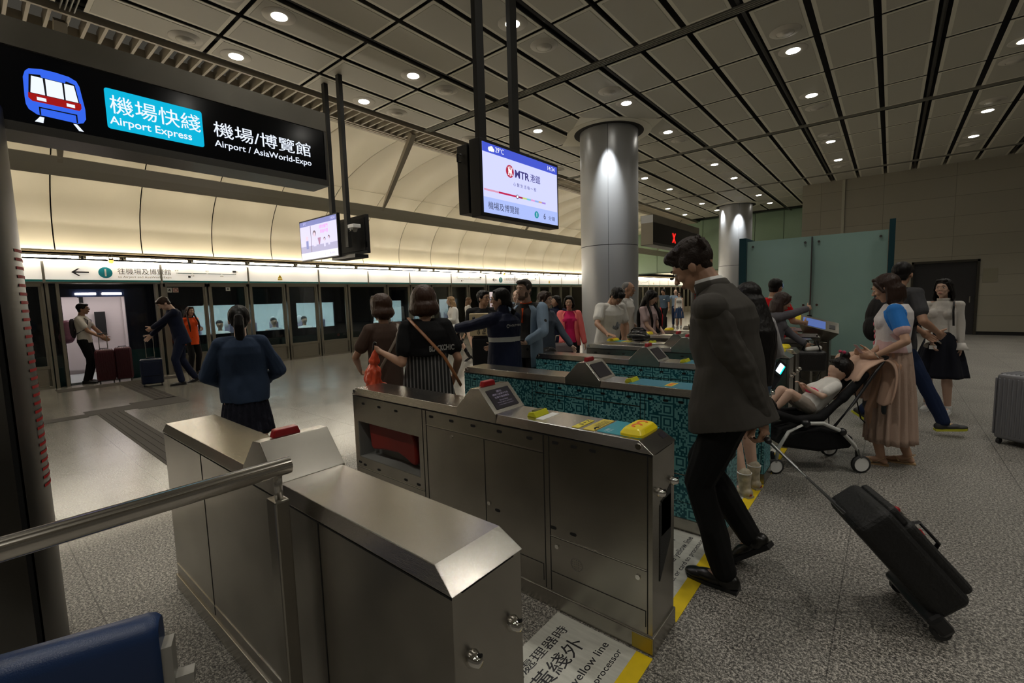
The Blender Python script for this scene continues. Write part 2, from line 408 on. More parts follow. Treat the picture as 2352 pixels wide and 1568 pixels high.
# walls
tile_w = wall_tile('stone_wall_tiles', (.28, .255, .20), 1.75, .62, .55, .45, 'XZ', (.3, .02, 0))
W = 20.1
mb = MB().box((-2.62, W, .11), (.53, W+.3, CEIL+.2)).box((.53, W, 2.3), (2.06, W+.3, CEIL+.2)).box((2.06, W, .11), (X1, W+.3, CEIL+.2))
struct(mb.build('wall_back', tile_w))
struct(MB().box((-2.60, W+.02, 0), (.5, W+.3, .11)).box((2.09, W+.02, 0), (X1, W+.3, .11)).build('baseboard_back', blackm))
struct(MB().box((-2.62, W+.3, 0), (-2.4, 26, CEIL+.2)).build('wall_return', tile_w))
struct(MB().box((-1.44, W-.05, 0), (-1.36, W, CEIL+.1)).build('trim_6', mat('wall_pipe_paint', (.36, .34, .27), .5)))
dr = struct(MB().box((.55, W+.12, .0), (2.04, W+.16, 2.28)).build('door_1', mat('dark_door', (.045, .043, .045), .28, .4)))
MB().box((.50, W-.02, 0), (.56, W+.2, 2.34)).box((2.03, W-.02, 0), (2.09, W+.2, 2.34)).box((.5, W-.02, 2.27), (2.09, W+.2, 2.34)).build('door_frame', mat('dark_bronze', (.05, .045, .035), .4, .5), dr)
MB().box((1.9, W+.08, 1.0), (1.93, W+.12, 1.2)).build('door_handle', steel, dr)
plate(None, 'panel_cover', (2.16, W-.004, 1.62), (1, 0, 0), (0, 0, 1), .32, .42, mat('pale_cover', (.23, .21, .15), .5), .012)
tag(bpy.context.scene.objects['panel_cover'], 'small square access cover on the stone wall beside the dark door', 'access cover')
# green glass end wall and its lintel over the far platform
mb = MB()
def gw(x0, x1, z0, z1): mb.box((x0+.012, 26.0, z0+.012), (x1-.012, 26.06, z1-.012))
x = -14.3
while x < -2.7:
    x1 = min(x+1.27, -2.6)
    if x >= -6.8: gw(x, x1, 0, 2.75)
    gw(x, x1, 2.75, CEIL+.1); x = x1
struct(mb.build('wall_end', green_wall))
struct(MB().box((-14.3, 26.07, 2.72), (-2.4, 26.3, 5.7)).box((-6.78, 26.07, 0), (-2.4, 26.3, 2.75)).build('wall_end_backing', mat('green_backing', (.10, .16, .11), .7)))
struct(MB().box((-13.4, 26.3, 2.98), (-6, Y1, 3.1)).build('ceiling_far', mat('bright_far_ceiling', (.75, .7, .58), .6)))
struct(MB().box((-6.1, 26.3, 0), (-6, Y1, 3)).build('wall_far_side', mat('beige_far_wall', (.22, .2, .15), .5)))
struct(MB().box((-17, Y1, -.2), (-5.9, Y1+.1, 6)).build('wall_far_end', mat('far_end_wall', (.25, .23, .18), .6)))
struct(MB().box((-17.2, Y0, -1.2), (-17, Y1, 6.2)).build('wall_trackside', mat('tunnel_dark', (.02, .02, .02), .9)))
struct(MB().box((-17, Y0, -1.25), (-13.0, Y1, -1.1)).box((-13.05, Y0, -1.1), (-12.98, Y1, -.01)).build('floor_track_bed', void_m))
# pillars
pil_m = mat('pillar_metallic_paint', (.36, .365, .37), .36, .45)
for px, py, lab in ((-5.25, 10.1, 'n'), (-5.45, 22.4, 'f')):
    r = .67; mb = MB()
    for z0, z1 in ((0, .12), (.125, 2.685), (2.7, CEIL+.1)):
        for a0, a1 in ((-64, 57), (57.6, 176), (176.6, 295.4)):
            n = 14; out = [(px+r*cos(R(a0+(a1-a0)*i/n)), py+r*sin(R(a0+(a1-a0)*i/n))) for i in range(n+1)]
            mb.add([(x, y, z) for z in (z0, z1) for x, y in out], [(i, i+1, n+2+i, n+1+i) for i in range(n)])
    struct(mb.build('column', pil_m, smooth=True))
    struct(MB().cyl((px, py, 0), (px, py, CEIL), r-.012, n=48).build('column_core', blackm, smooth=True))
    mb = MB().lathe([(.80, CEIL-.012), (.97, CEIL-.012), (.97, CEIL+.02), (.80, CEIL+.02), (.80, CEIL-.012)], (px, py, 0), 48, cap=False)
    mb.lathe([(.97, CEIL-.006), (1.3, CEIL-.006)], (px, py, 0), 4, cap=False)
    struct(mb.build('trim_7', panel_rim))
    struct(MB().cyl((px, py, CEIL-.011), (px, py, CEIL+.01), .80, n=48).build('pillar_gap_dark', void_m))  # dark disc painted in for the shaded opening round the pillar
# ------------------------------------------------------------------ ceiling fittings
lamp_e = emis('lamp_white', (1, .95, .85), 22)
ls = None
for x, y in LAMPS:
    if ls is None:
        t = thing('ceiling_downlight', 'round recessed ceiling downlight, switched on', 'ceiling light', (x, y, CEIL), 'recessed downlights in the ceiling')
        MB().lathe([(.10, -.012), (.20, -.008), (.215, .0), (.20, .004), (.10, .004), (.10, -.012)], (x, y, CEIL), 24, cap=False).build('trim_ring', rim_m, t, smooth=True)
        MB().cyl((x, y, CEIL-.016), (x, y, CEIL-.008), .095, n=24).build('lamp', lamp_e, t)
        ls = t
    else: copy_tree(ls, (x, y, CEIL))
spk = None
for x in (-7.82, -6.35, -4.18, -1.34, 1.48):
    for y in (2.4, 6.0, 8.1, 11.8, 14.0, 17.8):
        if abs(y-8.1) < .1 and x < -6 and x > -7: continue
        if spk is None:
            t = thing('ceiling_speaker', 'round grey ceiling fitting without a lamp', 'ceiling speaker', (x, y, CEIL), 'unlit round fittings in the ceiling')
            MB().lathe([(.12, -.03), (.2, -.008), (.215, .0), (.2, .004), (.12, .004), (.12, -.03)], (x, y, CEIL), 24, cap=False).build('trim_ring', rim_m, t, smooth=True)
            MB().lathe([(.0, -.04), (.045, -.04), (.05, -.032), (.115, -.03), (.12, -.01)], (x, y, CEIL), 20, cap=False).build('cover', rim_m, t, smooth=True)
            spk = t
        else: copy_tree(spk, (x, y, CEIL))
# ------------------------------------------------------------------ platform edge: screens, headers, tubes
PX = -12.9
hdr_w = mat('header_white_glow', (.80, .77, .70), .45, emit=.38, ecol=(1, .93, .82))  # added glow lifts the panels to an even bright white
hdr_t = mat('header_teal', (.01, .19, .19), .4)
psd_fr = mat('screen_door_frame', (.30, .28, .23), .4, .6)
kick = mat('ribbed_kick_plate', (.40, .37, .31), .35, .7)
joints0 = [1.14, 3.03, 4.87, 6.77, 8.41, 10.05, 11.99]
posts0 = [3.0, 3.93, 4.86, 5.81, 6.73, 7.68, 9.1, 10.07, 11.01, 11.95, 12.92, 14.03]
PER = 12.78
panel_first = {}
def psd_panel(y0, y1, label=None, copyof=None):
    key = round(y1-y0, 2)
    lab = label or 'full-height glass platform screen panel with ribbed steel kick plate'
    g = None if label else 'glass platform screen panels along the platform edge'
    if key in panel_first and not label:
        src, sy = panel_first[key]; copy_tree(src, (PX, y0, 0)); return
    t = thing('platform_screen_panel', lab, 'platform screen door', (PX, y0, 0), g)
    f = .035
    MB().box((PX-.05, y0, .0), (PX+.05, y0+f, 2.1)).box((PX-.05, y1-f, 0), (PX+.05, y1, 2.1)).box((PX-.05, y0, 2.03), (PX+.05, y1, 2.1)) \
        .box((PX-.03, y0+f, .40), (PX+.04, y1-f, .46)).box((PX-.03, y0+f, 0), (PX+.05, y1-f, .05)).box((PX-.02, y0+f, 0), (PX+.03, y0+f+.04, 2.06)).box((PX-.02, y1-f-.04, 0), (PX+.03, y1-f, 2.06)).build('frame', psd_fr, t)
    mb = MB(); z = .06
    while z < .39: mb.box((PX-.02, y0+f, z), (PX+.03, y1-f, z+.018)); z += .026
    mb.box((PX-.02, y0+f, .05), (PX+.015, y1-f, .40)); mb.build('kick_plate', kick, t)
    MB().box((PX-.006, y0+f, .44), (PX+.006, y1-f, 2.04)).build('glass', psd_glass, t)
    if not label: panel_first[key] = (t, y0)
    return t
for p in range(-1, 5):
    o = PER*p
    for a, b in zip(posts0, posts0[1:]):
        a, b = a+o, b+o
        if p == -1 and b < -3: continue
        if a > 61: continue
        if abs(b-14.03-o) < .01: b = 13.92+o
        b = round(b, 3); a = round(a, 3)
        if p == 0 and abs(a-3.0) < .01:
            t = psd_panel(a+.05, b-.02, 'glass screen panel beside the open doorway with small 4 and no-entry stickers')
            plate(t, 'number_sticker', (PX+.012, 3.12, 1.90), (0, 1, 0), (0, 0, 1), .10, .11, white_pt, .003)
            text(t, 'number', '4', (PX+.017, 3.17, 1.915), (0, 1, 0), (0, 0, 1), .075, ink, align='C', bold=.01)
            plate(t, 'door_sticker', (PX+.012, 3.235, 1.90), (0, 1, 0), (0, 0, 1), .11, .11, mat('pale_pink_sticker', (.7, .52, .46), .5), .003)
            MB().lathe([(.030, 0), (.040, 0), (.040, .002), (.030, .002), (.030, 0)], (PX+.016, 3.29, 1.955), 20, M(((0, 0, 1), (0, 1, 0), (1, 0, 0))), cap=False).build('sign_ring', red_pl, t)
            MB().cyl((PX+.012, 3.72, 1.02), (PX+.016, 3.72, 1.02), .055, n=24).build('round_sticker', white_pt, t)
            MB().lathe([(.035, 0), (.048, 0), (.048, .002), (.035, .002), (.035, 0)], (PX+.017, 3.72, 1.02), 20, M(((0, 0, 1), (0, 1, 0), (1, 0, 0))), cap=False).build('sign_ring', red_pl, t)
        elif p == 0 and abs(a-3.93) < .01:
            t = psd_panel(a+.02, b-.02, 'glass screen panel with one small square white sticker high up')
            plate(t, 'arrow_sticker', (PX+.012, 4.34, 1.93), (0, 1, 0), (0, 0, 1), .1, .09, white_pt, .003)
            poly(t, 'arrow_sign', [(.05, .02), (.08, .045), (.06, .045), (.06, .07), (.04, .07), (.04, .045), (.02, .045)], (PX+.015, 4.34, 1.93), (0, 1, 0), (0, 0, 1), ink)
        else: psd_panel(round(a+.02, 3), round(b-.02, 3))
    # jambs of the doorway
    for y in (1.2, 1.34): 
        if p > -1: pass
    if o+1.2 < 61:
        for s_ in ((1.14, 1.34), (2.9, 3.05)):
            struct(MB().box((PX-.1, s_[0]+o, 0), (PX+.05, s_[0]+o+.05, 2.1)).box((PX-.1, s_[1]+o-.05, 0), (PX+.05, s_[1]+o, 2.1)).build('doorway_jamb', psd_fr))
        struct(MB().box((PX-.09, 1.19+o, .40), (PX-.07, 1.29+o, 2.06)).build('doorway_sidelight', psd_glass))
# header panels, their even brightness set by a glow in the white
def header(y0, y1, kind):
    z0, z1 = 2.13, 2.52
    lab = {'sign': 'white header sign with arrow and teal number 1 over the open platform doorway', 'map': 'white header panel with a teal route line above the screen doors',
           'warn': 'white header panel with a small yellow warning triangle', 'plain': 'plain white header panel with a teal stripe above the screen doors'}[kind]
    t = thing('header_sign', lab, 'sign', (PX+.06, y0, z0), {'sign': 'direction signs above the doorways', 'map': 'route map header panels', 'warn': 'warning header panels', 'plain': 'plain header panels'}[kind])
    x = PX+.06
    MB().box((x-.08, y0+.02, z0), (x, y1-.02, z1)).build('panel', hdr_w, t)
    MB().box((x-.02, y0+.02, z0), (x+.003, y1-.02, z0+.042)).build('teal_stripe', hdr_t, t)
    MB().box((x-.09, y0-.02, z0-.03), (x+.008, y0+.02, z1+.01)).build('end_strip', psd_fr, t)
    x += .004; w_ = y1-y0; xd, yd = (0, 1, 0), (0, 0, 1)
    if kind == 'sign':
        s = y0+.40
        poly(t, 'arrow', [(0, .09), (.10, .165), (.135, .165), (.065, .105), (.27, .105), (.27, .075), (.065, .075), (.135, .015), (.10, .015)], (x, s, 2.235), xd, yd, ink)
        MB().cyl((x, y0+.93, 2.325), (x+.003, y0+.93, 2.325), .115, n=28).build('number_disc', teal_st, t)
        text(t, 'number', '1', (x+.005, y0+.93, 2.25), xd, yd, .15, white_pt, align='C', bold=.02)
        text(t, 'lettering', '往機場及博覽館', (x+.002, y0+1.13, 2.295), xd, yd, .13, ink, width=.95*(w_/1.89))
        text(t, 'lettering', 'to Airport and AsiaWorld-Expo', (x+.002, y0+1.13, 2.205), xd, yd, .06, ink, width=.95*(w_/1.89))
    elif kind == 'map':
        MB().box((x, y0+.3, 2.335), (x+.003, y1-.3, 2.35)).build('route_line', mat('route_dark', (.02, .09, .1), .5), t)
        for k in range(5):
            yy = y0+.3+(w_-.6)*k/4
            MB().cyl((x, yy, 2.343), (x+.005, yy, 2.343), .017, n=12).build('station_dot', white_pt, t)
        for k, s in enumerate(('香港', '九龍', '青衣', '機場', '博覽館')):
            yy = y0+.3+(w_-.6)*k/4
            text(t, 'lettering', s, (x+.003, yy, 2.27 if k % 2 else 2.385), xd, yd, .035, ink, align='C')
        plate(t, 'station_box', (x+.001, y0+.52, 2.24), xd, yd, .05, .05, ink)
        plate(t, 'station_box', (x+.001, y1-.36, 2.385), xd, yd, .08, .045, ink)
    elif kind == 'warn':
        c = (y0+y1)/2-.15
        MB().prism([(-.06, 0), (.06, 0), (0, .1)], lambda p, q: (x+q, c+p[0], 2.255+p[1]), 0, .003).build('warning_triangle', mat('sign_yellow', (.8, .55, .02), .5), t)
        MB().prism([(-.012, .02), (.02, .05), (.0, .05), (.01, .075), (-.02, .045), (0, .045)], lambda p, q: (x+.003+q, c+p[0], 2.255+p[1]), 0, .002).build('bolt_mark', ink, t)
        plate(t, 'caption_strip', (x, c-.06, 2.21), xd, yd, .12, .035, MT['sign_yellow'])
    return t
hf = {}
for p in range(-1, 5):
    js = [j+PER*p for j in joints0]+[joints0[0]+PER*(p+1)]
    for i, (a, b) in enumerate(zip(js, js[1:])):
        if b < -5 or a > 61: continue
        kind = ('sign', 'map', 'warn', 'plain', 'plain', 'plain', 'map')[i]
        k = (kind, round(b-a, 2))
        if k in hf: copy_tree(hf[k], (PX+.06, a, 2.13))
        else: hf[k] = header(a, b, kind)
struct(MB().box((PX-.1, Y0, 2.095), (PX+.045, Y1, 2.135)).box((PX-.15, Y0, 2.13), (PX-.02, Y1, 2.55)).box((PX-.02, Y0, 2.115), (PX+.062, Y1, 2.128)).build('trim_8', psd_fr))
# light trough: cable ladder, tubes
struct(MB().box((-13.40, Y0, 2.70), (-13.0, Y1, 2.73)).box((-13.02, Y0, 2.70), (-13.0, Y1, 2.78)).box((-12.98, Y0, 2.745), (-12.93, Y1, 2.76)).build('trim_9', mat('tray_bronze', (.22, .18, .11), .4, .6)))
tube_e = emis('fluorescent_warm', (1, .91, .76), 42)
tube_e2 = emis('fluorescent_warm_low', (1, .90, .70), 12)
tube = None; y = -2.62
lens_ = [1.22, 1.22, 1.22, 1.22, 1.22, 1.22, .58]
i = 0
while y < 25.5:
    ln = 1.22 if i % 4 else .62
    key = ln
    if tube is None: tube = {}
    if key not in tube:
        t = thing('fluorescent_tube', 'long warm fluorescent tube above the header signs' if ln > 1 else 'short warm fluorescent tube between the long ones', 'light tube', (-12.80, y, 2.62), 'long tubes over the platform edge' if ln > 1 else 'short tubes over the platform edge')
        MB().cyl((-12.80, y+.05, 2.625), (-12.80, y+ln-.05, 2.625), .024, n=10).build('glass_tube', tube_e, t, smooth=True)
        MB().cyl((-12.80, y+.01, 2.625), (-12.80, y+.05, 2.625), .026, n=10).cyl((-12.80, y+ln-.05, 2.625), (-12.80, y+ln-.01, 2.625), .026, n=10).box((-12.83, y+.02, 2.645), (-12.77, y+ln-.02, 2.665)).build('end_caps', psd_fr, t)
        tube[key] = t
    else: copy_tree(tube[key], (-12.80, y, 2.62))
    y += ln+.02; i += 1
struct(MB().box((-13.39, Y0, 2.735), (-13.3, 25.9, 2.80)).build('cove_light_strip', emis('cove_warm', (1, .88, .68), 10)))
struct(MB().cyl((-12.885, -3, 2.555), (-12.885, Y1, 2.555), .016, n=8).build('light_strip', tube_e2))
struct(MB().box((-12.83, 26.4, 2.6), (-12.77, Y1, 2.66)).box((-11.2, 26.6, 2.93), (-11.1, 50, 2.97)).box((-8.5, 26.6, 2.93), (-8.4, 50, 2.97)).build('far_light_strip', emis('far_strip', (1, .88, .66), 10)))
amb = emis('amber_glow', (1, .30, .03), 6)
for p, y in enumerate((2.16, 14.95)):
    t = thing('amber_beacon', 'small glowing amber lamp above the nearer doorway' if p == 0 else 'small glowing amber lamp above the farther doorway', 'signal lamp', (-12.72, y, 2.56))
    MB().lathe([(.0, -.045), (.035, -.035), (.05, -.01), (.05, .01), (.03, .02), (0, .02)], (-12.72, y, 2.56), 16, cap=False).build('lens', amb, t, smooth=True)
    MB().box((-12.76, y-.04, 2.575), (-12.68, y+.04, 2.62)).cyl((-12.72, y-.03, 2.62), (-12.72, y-.03, 2.72), .008).cyl((-12.72, y+.03, 2.62), (-12.72, y+.03, 2.72), .008).build('bracket', psd_fr, t)
# tactile guide strips let into the platform floor
gs = mat('guide_strip_brown', (.045, .040, .034), .75, spec=.15)
mb = MB(); mb.box((-12.55, 1.08, 0), (-12.1, 3.05, .004))
for a, b in (((-12.1, 2.0), (-9.55, 2.3)), ((-9.6, 1.66), (-8.9, 2.32)), ((-9.42, 1.08), (-9.0, 1.66)), ((-9.2, -1.4), (-8.92, 1.08)), ((-9.0, 1.18), (-4.2, 1.48))): mb.box((*a, 0), (*b, .004))
for a, b in (((-12.1, 2.0), (-9.6, 2.3)), ((-9.0, 1.18), (-4.2, 1.48))):
    for k in range(4): yy = a[1]+.03+k*.07; mb.box((a[0], yy, .004), (b[0], yy+.035, .008))
tag(mb.build('tactile_guide_strip', gs), 'dark ribbed guide strip stepping across the pale platform floor to the doorway', 'floor guide strip')

# ------------------------------------------------------------------ train
navy = mat('train_navy_paint', (.006, .011, .03), .25, coat=.3)
tteal = mat('train_teal_paint', (.003, .05, .055), .3, coat=.3)
tr_in = mat('train_interior_white', (.62, .60, .58), .5)
tr = thing('train', 'navy and teal express train standing behind the glass screen doors', 'train', (-13.35, 6, -.9))
TX = -13.35
wins = []
doors = []
for p in range(-1, 5):
    o = PER*p
    doors.append((1.40+o, 2.43+o))
    for a, b in ((3.62, 4.70), (4.98, 6.02), (6.30, 7.47), (8.85, 10.05), (10.4, 11.45), (11.8, 12.95)): wins.append((a+o, b+o))
mb = MB()
ys = sorted([(a, b, 0) for a, b in wins]+[(a, b, 1) for a, b in doors]); y = -8.9
for a, b, k in ys:
    if a < -8.9 or a > 50: continue
    mb.mat(0).box((TX-.06, y, .62), (TX, a, 2.0)); mb.mat(1).box((TX-.06, y, -.05), (TX, a, .62))
    if k == 0: mb.mat(0).box((TX-.06, a, .62), (TX, b, .84)).box((TX-.06, a, 1.575), (TX, b, 2.0)); mb.mat(1).box((TX-.06, a, -.05), (TX, b, .62))
    else: mb.mat(0).box((TX-.06, a, 1.83), (TX, b, 2.0))
    y = b
mb.mat(0).box((TX-.06, y, -.05), (TX, 61, 2.0))
mb.mat(0).box((TX-.25, -8.9, 2.0), (TX-.05, 61, 2.25)).box((TX-.06, -8.9, -.9), (TX-.02, 61, -.05))
mb.mat(0).box((-16.2, -8.9, 2.2), (TX-.2, 61, 2.3))
mb.build('body_side', [navy, tteal], tr)
mb = MB()
for a, b in wins:
    if -8.9 < a < 50: mb.box((TX-.04, a, .84), (TX-.03, b, 1.575))
mb.build('window_glass', train_glass, tr)
mb = MB().box((-16.2, -8.9, -.05), (TX-.06, 61, 0)).box((-16.2, -8.9, 2.0), (TX-.3, 61, 2.05)).box((-16.2, -8.9, 0), (-16.1, 61, 2.1))
mb.build('cabin_lining', mat('cabin_lining_grey', (.52, .56, .56), .6), tr)
mb = MB()
for p in range(-1, 4):
    o = PER*p; mb.mat(0).box((-15.3, .55+o, 0), (-15.25, 3.3+o, 2.0)).box((-16, .5+o, 0), (TX-.07, .56+o, 2.0)).box((-16, 3.3+o, 0), (TX-.07, 3.36+o, 2.0))
    mb.mat(0).box((-15.22, 1.12+o, .1), (-15.18, 1.9+o, 1.85)).box((-15.22, 2.7+o, .1), (-15.18, 3.2+o, 1.85))
    mb.mat(1).box((-15.24, 1.88+o, 0), (-15.2, 1.98+o, 2.0)).box((-15.19, .9+o, .3), (-15.16, 1.2+o, 1.45)).box((-15.18, 2.15+o, .9), (-15.15, 2.35+o, 1.5))
    mb.mat(2).box((-15.2, 3.22+o, .3), (-14.6, 3.29+o, .34)).box((-15.2, 3.22+o, .6), (-14.6, 3.29+o, .64)).box((-15.2, 3.22+o, .9), (-14.6, 3.29+o, .94))
mb.build('vestibule_lining', [mat('vestibule_pinkish_white', (.66, .58, .57), .45), blackm, steel], tr)
mb = MB()
for p in range(-1, 4):
    o = PER*p; mb.box((-14.6, 1.0+o, 1.97), (-14.4, 3.1+o, 1.99))
mb.build('vestibule_light', emis('vestibule_light', (1, .93, .92), 8), tr)
mb = MB()
mb.box((-13.75, 3.5, 1.97), (-13.6, 13.1, 1.99)).box((-13.75, 16.3, 1.97), (-13.6, 26, 1.99)).box((-14.9, 3.5, 1.97), (-14.7, 13.1, 1.99)).box((-14.9, 16.3, 1.97), (-14.7, 26, 1.99)).box((-14.9, 29, 1.97), (-14.7, 50, 1.99))  # window-side strips added to brighten the near side of the seats
mb.build('cabin_light_and_fill', emis('cabin_light_and_fill', (.90, .96, 1), 20), tr)
MB().cyl((TX+.03, 1.62, 1.895), (TX+.03, 1.95, 1.895), .022, n=10).cyl((TX+.03, 2.05, 1.895), (TX+.03, 2.38, 1.895), .022, n=10).build('door_lamp', emis('door_lamp', (1, .86, .80), 14), tr)
MB().box((TX-.1, 2.44, .0), (TX-.07, 3.4, 1.83)).box((TX-.12, 2.46, .62), (TX-.06, 3.38, .66)).build('door_leaf', mat('door_leaf_navy', (.012, .02, .045), .3), tr)
text(tr, 'fleet_number', 'H211', (TX+.003, 7.72, .52), (0, 1, 0), (0, 0, 1), .075, mat('silver_print', (.35, .38, .38), .4))
MB().cyl((TX, 7.56, .555), (TX+.003, 7.56, .555), .045, n=20).build('emblem', mat('emblem_red', (.35, .03, .03), .4), tr)
# seats seen through the train windows are fixed parts of the train
seat_m = mat('lilac_seat_cloth', (.26, .22, .30), .8); head_m = mat('seat_headrest_white', (.50, .49, .50), .7)
for i, (x, y) in enumerate([(-14.1, 3.75), (-14.1, 4.55), (-14.1, 5.15), (-14.1, 5.75), (-14.1, 6.55), (-14.1, 7.2), (-15.2, 4.1), (-15.2, 5.4), (-15.2, 6.9), (-14.1, 9.0), (-14.1, 9.7), (-15.2, 9.3), (-14.1, 10.8), (-14.1, 12.1), (-14.1, 12.7), (-15.2, 12.3), (-14.1, 16.7), (-14.1, 17.5), (-14.1, 18.3), (-14.1, 19.5)]):
    s_ = MB().cbox((x, y+.2, .68), (.21, .055, .38)).cbox((x, y, .3), (.22, .2, .08)).box((x-.2, y-.05, 0), (x+.2, y+.05, .24)).build('train_seat', seat_m, tr, bevel=.03)
    MB().ell((x, y+.18, 1.07), (.16, .075, .14)).build('headrest', head_m, s_, smooth=True)
# ================================================================== TICKET GATES
GX0, GX1, GW = -2.98, -.73, .245
pl_red = mat('red_flap_vinyl', (.22, .012, .008), .5)
grey_pt = mat('recess_grey_paint', (.22, .22, .21), .6)
lcd = mat('lcd_panel', (.035, .032, .04), .18, spec=.6)
lcd_t = emis('lcd_text', (.5, .42, .55), .25)
yell_st = mat('yellow_sticker', (.68, .58, .04), .45)
gold_st = mat('gold_sticker', (.60, .48, .05), .45)
def gate(y, label, wrap=False, screen=True, flip=False, reader=True, flap=False, detail=2, blank=False, txt=False):
    """one cabinet of the ticket barrier; y is its near face. Built facing +x, mirrored when flip."""
    t = thing('ticket_gate', label, 'ticket gate', (GX0, y, 0), 'ticket gates in the barrier line')
    sm = wrap_m if wrap else steel
    y1 = y+GW; ym = y+GW/2; e = .003
    fx = (lambda x: GX0+GX1-x) if flip else (lambda x: x)
    def B(mb, a, b): return mb.box((fx(a[0]), a[1], a[2]), (fx(b[0]), b[1], b[2]))
    # body
    mb = MB()
    if flap:
        B(mb, (GX0, y, .08), (-2.93, y1, .885)); B(mb, (-2.93, y, .70), (-2.245, y1, .885)); B(mb, (-2.93, y, .08), (-2.245, y1, .437)); B(mb, (-2.245, y, .08), (GX1, y1, .885)); B(mb, (-2.93, y+.13, .43), (-2.245, y1, .71))
    else: B(mb, (GX0, y, .08), (GX1, y1, .885))
    mb.build('body', sm, t)
    mb = MB(); B(mb, (GX0-.012, y-.008, 0), (GX1+.008, y1+.008, .085)); mb.build('plinth', steel, t, bevel=.004)
    # panel seams: dark grooves, and folded-edge highlights laid on in brighter steel
    g = MB(); h = MB()
    for yy, s_ in ((y, -1), (y1, 1)):
        def seam(xa, za, xb, zb, bright=False):
            (h if bright else g).box((fx(xa), yy, za), (fx(xb), yy+s_*(.0015 if not bright else .003), zb))
        if not blank:
            for x in (-2.205, -2.17, -1.285, -1.253, -.752): seam(x-.002, .09, x+.002, .88)
            seam(-2.168, .786, -1.287, .790); seam(-2.168, .790, -1.287, .794, True)
            seam(-1.687, .20, -1.683, .786)
            seam(GX0+.02, .355, -2.21, .359); seam(GX0+.02, .359, -2.21, .363, True)
            if not wrap or detail > 1:
                seam(-1.25, .372, -.755, .376); seam(-1.25, .376, -.755, .380, True); seam(-1.25, .190, -.762, .193); seam(-.762, .12, -.759, .193)
                seam(-1.62, .21, -1.3, .213); seam(-1.30, .125, -1.297, .213)
        else:
            for x in (-2.40, -1.33): seam(x-.002, .10, x+.002, .88)
            seam(GX0+.01, .150, GX1-.01, .153, True)
        seam(GX0, .880, GX1, .885)
    g.box((fx(GX1), y+.03, .882), (fx(GX1+.0015), y1-.03, .886))
    g.build('panel_seams', blackm, t); h.build('folded_edge_highlights', steel_top, t)
    # top cover
    zt = .937
    pf = [(GX0-.008, .889), (GX0+.03, zt), (-1.886, zt), (-1.886, .889)]
    pf2 = [(-1.59, .889), (-1.59, zt), (GX1-.065, zt), (GX1+.006, .889)]
    mb = MB()
    for pp in (pf, pf2):
        rs = []
        for p in pp: pass
        lo = [(fx(p[0]), p[1]) for p in pp]
        mb.rings([[V((x, y-.004+(.012 if z > .9 else 0), z)) for x, z in lo], [V((x, y1+.004-(.012 if z > .9 else 0), z)) for x, z in lo]])
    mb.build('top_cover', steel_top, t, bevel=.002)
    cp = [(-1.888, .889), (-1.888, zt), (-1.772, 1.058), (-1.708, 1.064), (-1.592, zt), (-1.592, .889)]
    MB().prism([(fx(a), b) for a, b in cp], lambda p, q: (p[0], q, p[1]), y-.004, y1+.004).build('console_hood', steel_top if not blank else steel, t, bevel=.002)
    # red indicator
    MB().prism([(-.035, 0), (.035, 0), (.028, .03), (-.028, .03)], lambda p, q: (fx(-1.735)+q, ym-.025+p[0]*1.5, 1.062+p[1]), -.017, .017).build('indicator_light', red_pl, t, bevel=.005)
    # the console screen on the slope
    a, b = V((fx(-1.703), 0, 1.060)), V((fx(-1.598), 0, .945)); dn = (b-a).normalized(); nr = V((-dn.z, 0, dn.x)); nr = nr if nr.z > 0 else -nr
    if screen and not blank:
        def sc_(p, q, o): return a+dn*p+V((0, y+q, 0))+nr*o
        L = (b-a).length
        mb = MB(); mb.rings([[sc_(p, q, o) for p, q in ((.02, .03), (.02, GW-.03), (L-.012, GW-.03), (L-.012, .03))] for o in (0, .002)]); mb.build('screen', lcd, t)
        if txt:
            up = -dn; xd = V((0, 1, 0)); org = lambda p: sc_(p, GW/2, .003)
            for p, s, hh, ww in ((.045, '請勿', .014, .04), (.062, '請將八達通卡平放', .012, .13), (.080, '在讀卡器感應區', .012, .12), (.098, 'Do not block', .009, .07), (.112, 'Please place card flat', .008, .12), (.126, 'on the reader to proceed', .008, .12)):
                text(t, 'screen_text', s, org(p), xd, up, hh, lcd_t, width=ww, align='C')
    if reader and not blank:
        x0 = -.905
        pr_ = []
        for z, ex in ((0, 0), (.012, .0), (.03, .016), (.034, .022)):
            w_, l_ = .056-ex*.8, .098-ex
            pr_.append([V((fx(x0+.06)+cx*w_*1.0, ym+.005+cy*l_, zt+z)) for cx, cy in [(sg(cos(u), .35), sg(sin(u), .35)) for u in [2*pi*k/24 for k in range(24)]]])
        MB().rings(pr_).build('card_reader', yellow, t, smooth=False, bevel=.002)
        # printed octopus-style loop symbol on the reader
        mb = MB(); cx = fx(x0+.06)
        for a0 in (-60, 60): mb.tube([(cx+.018*cos(R(u)), ym+.01+(.028 if a0 > 0 else -.028)*1+.026*sin(R(u)), zt+.0345) for u in range(30, 271, 30)], .006, 6, flat=.4)
        mb.build('reader_symbol', orange, t)
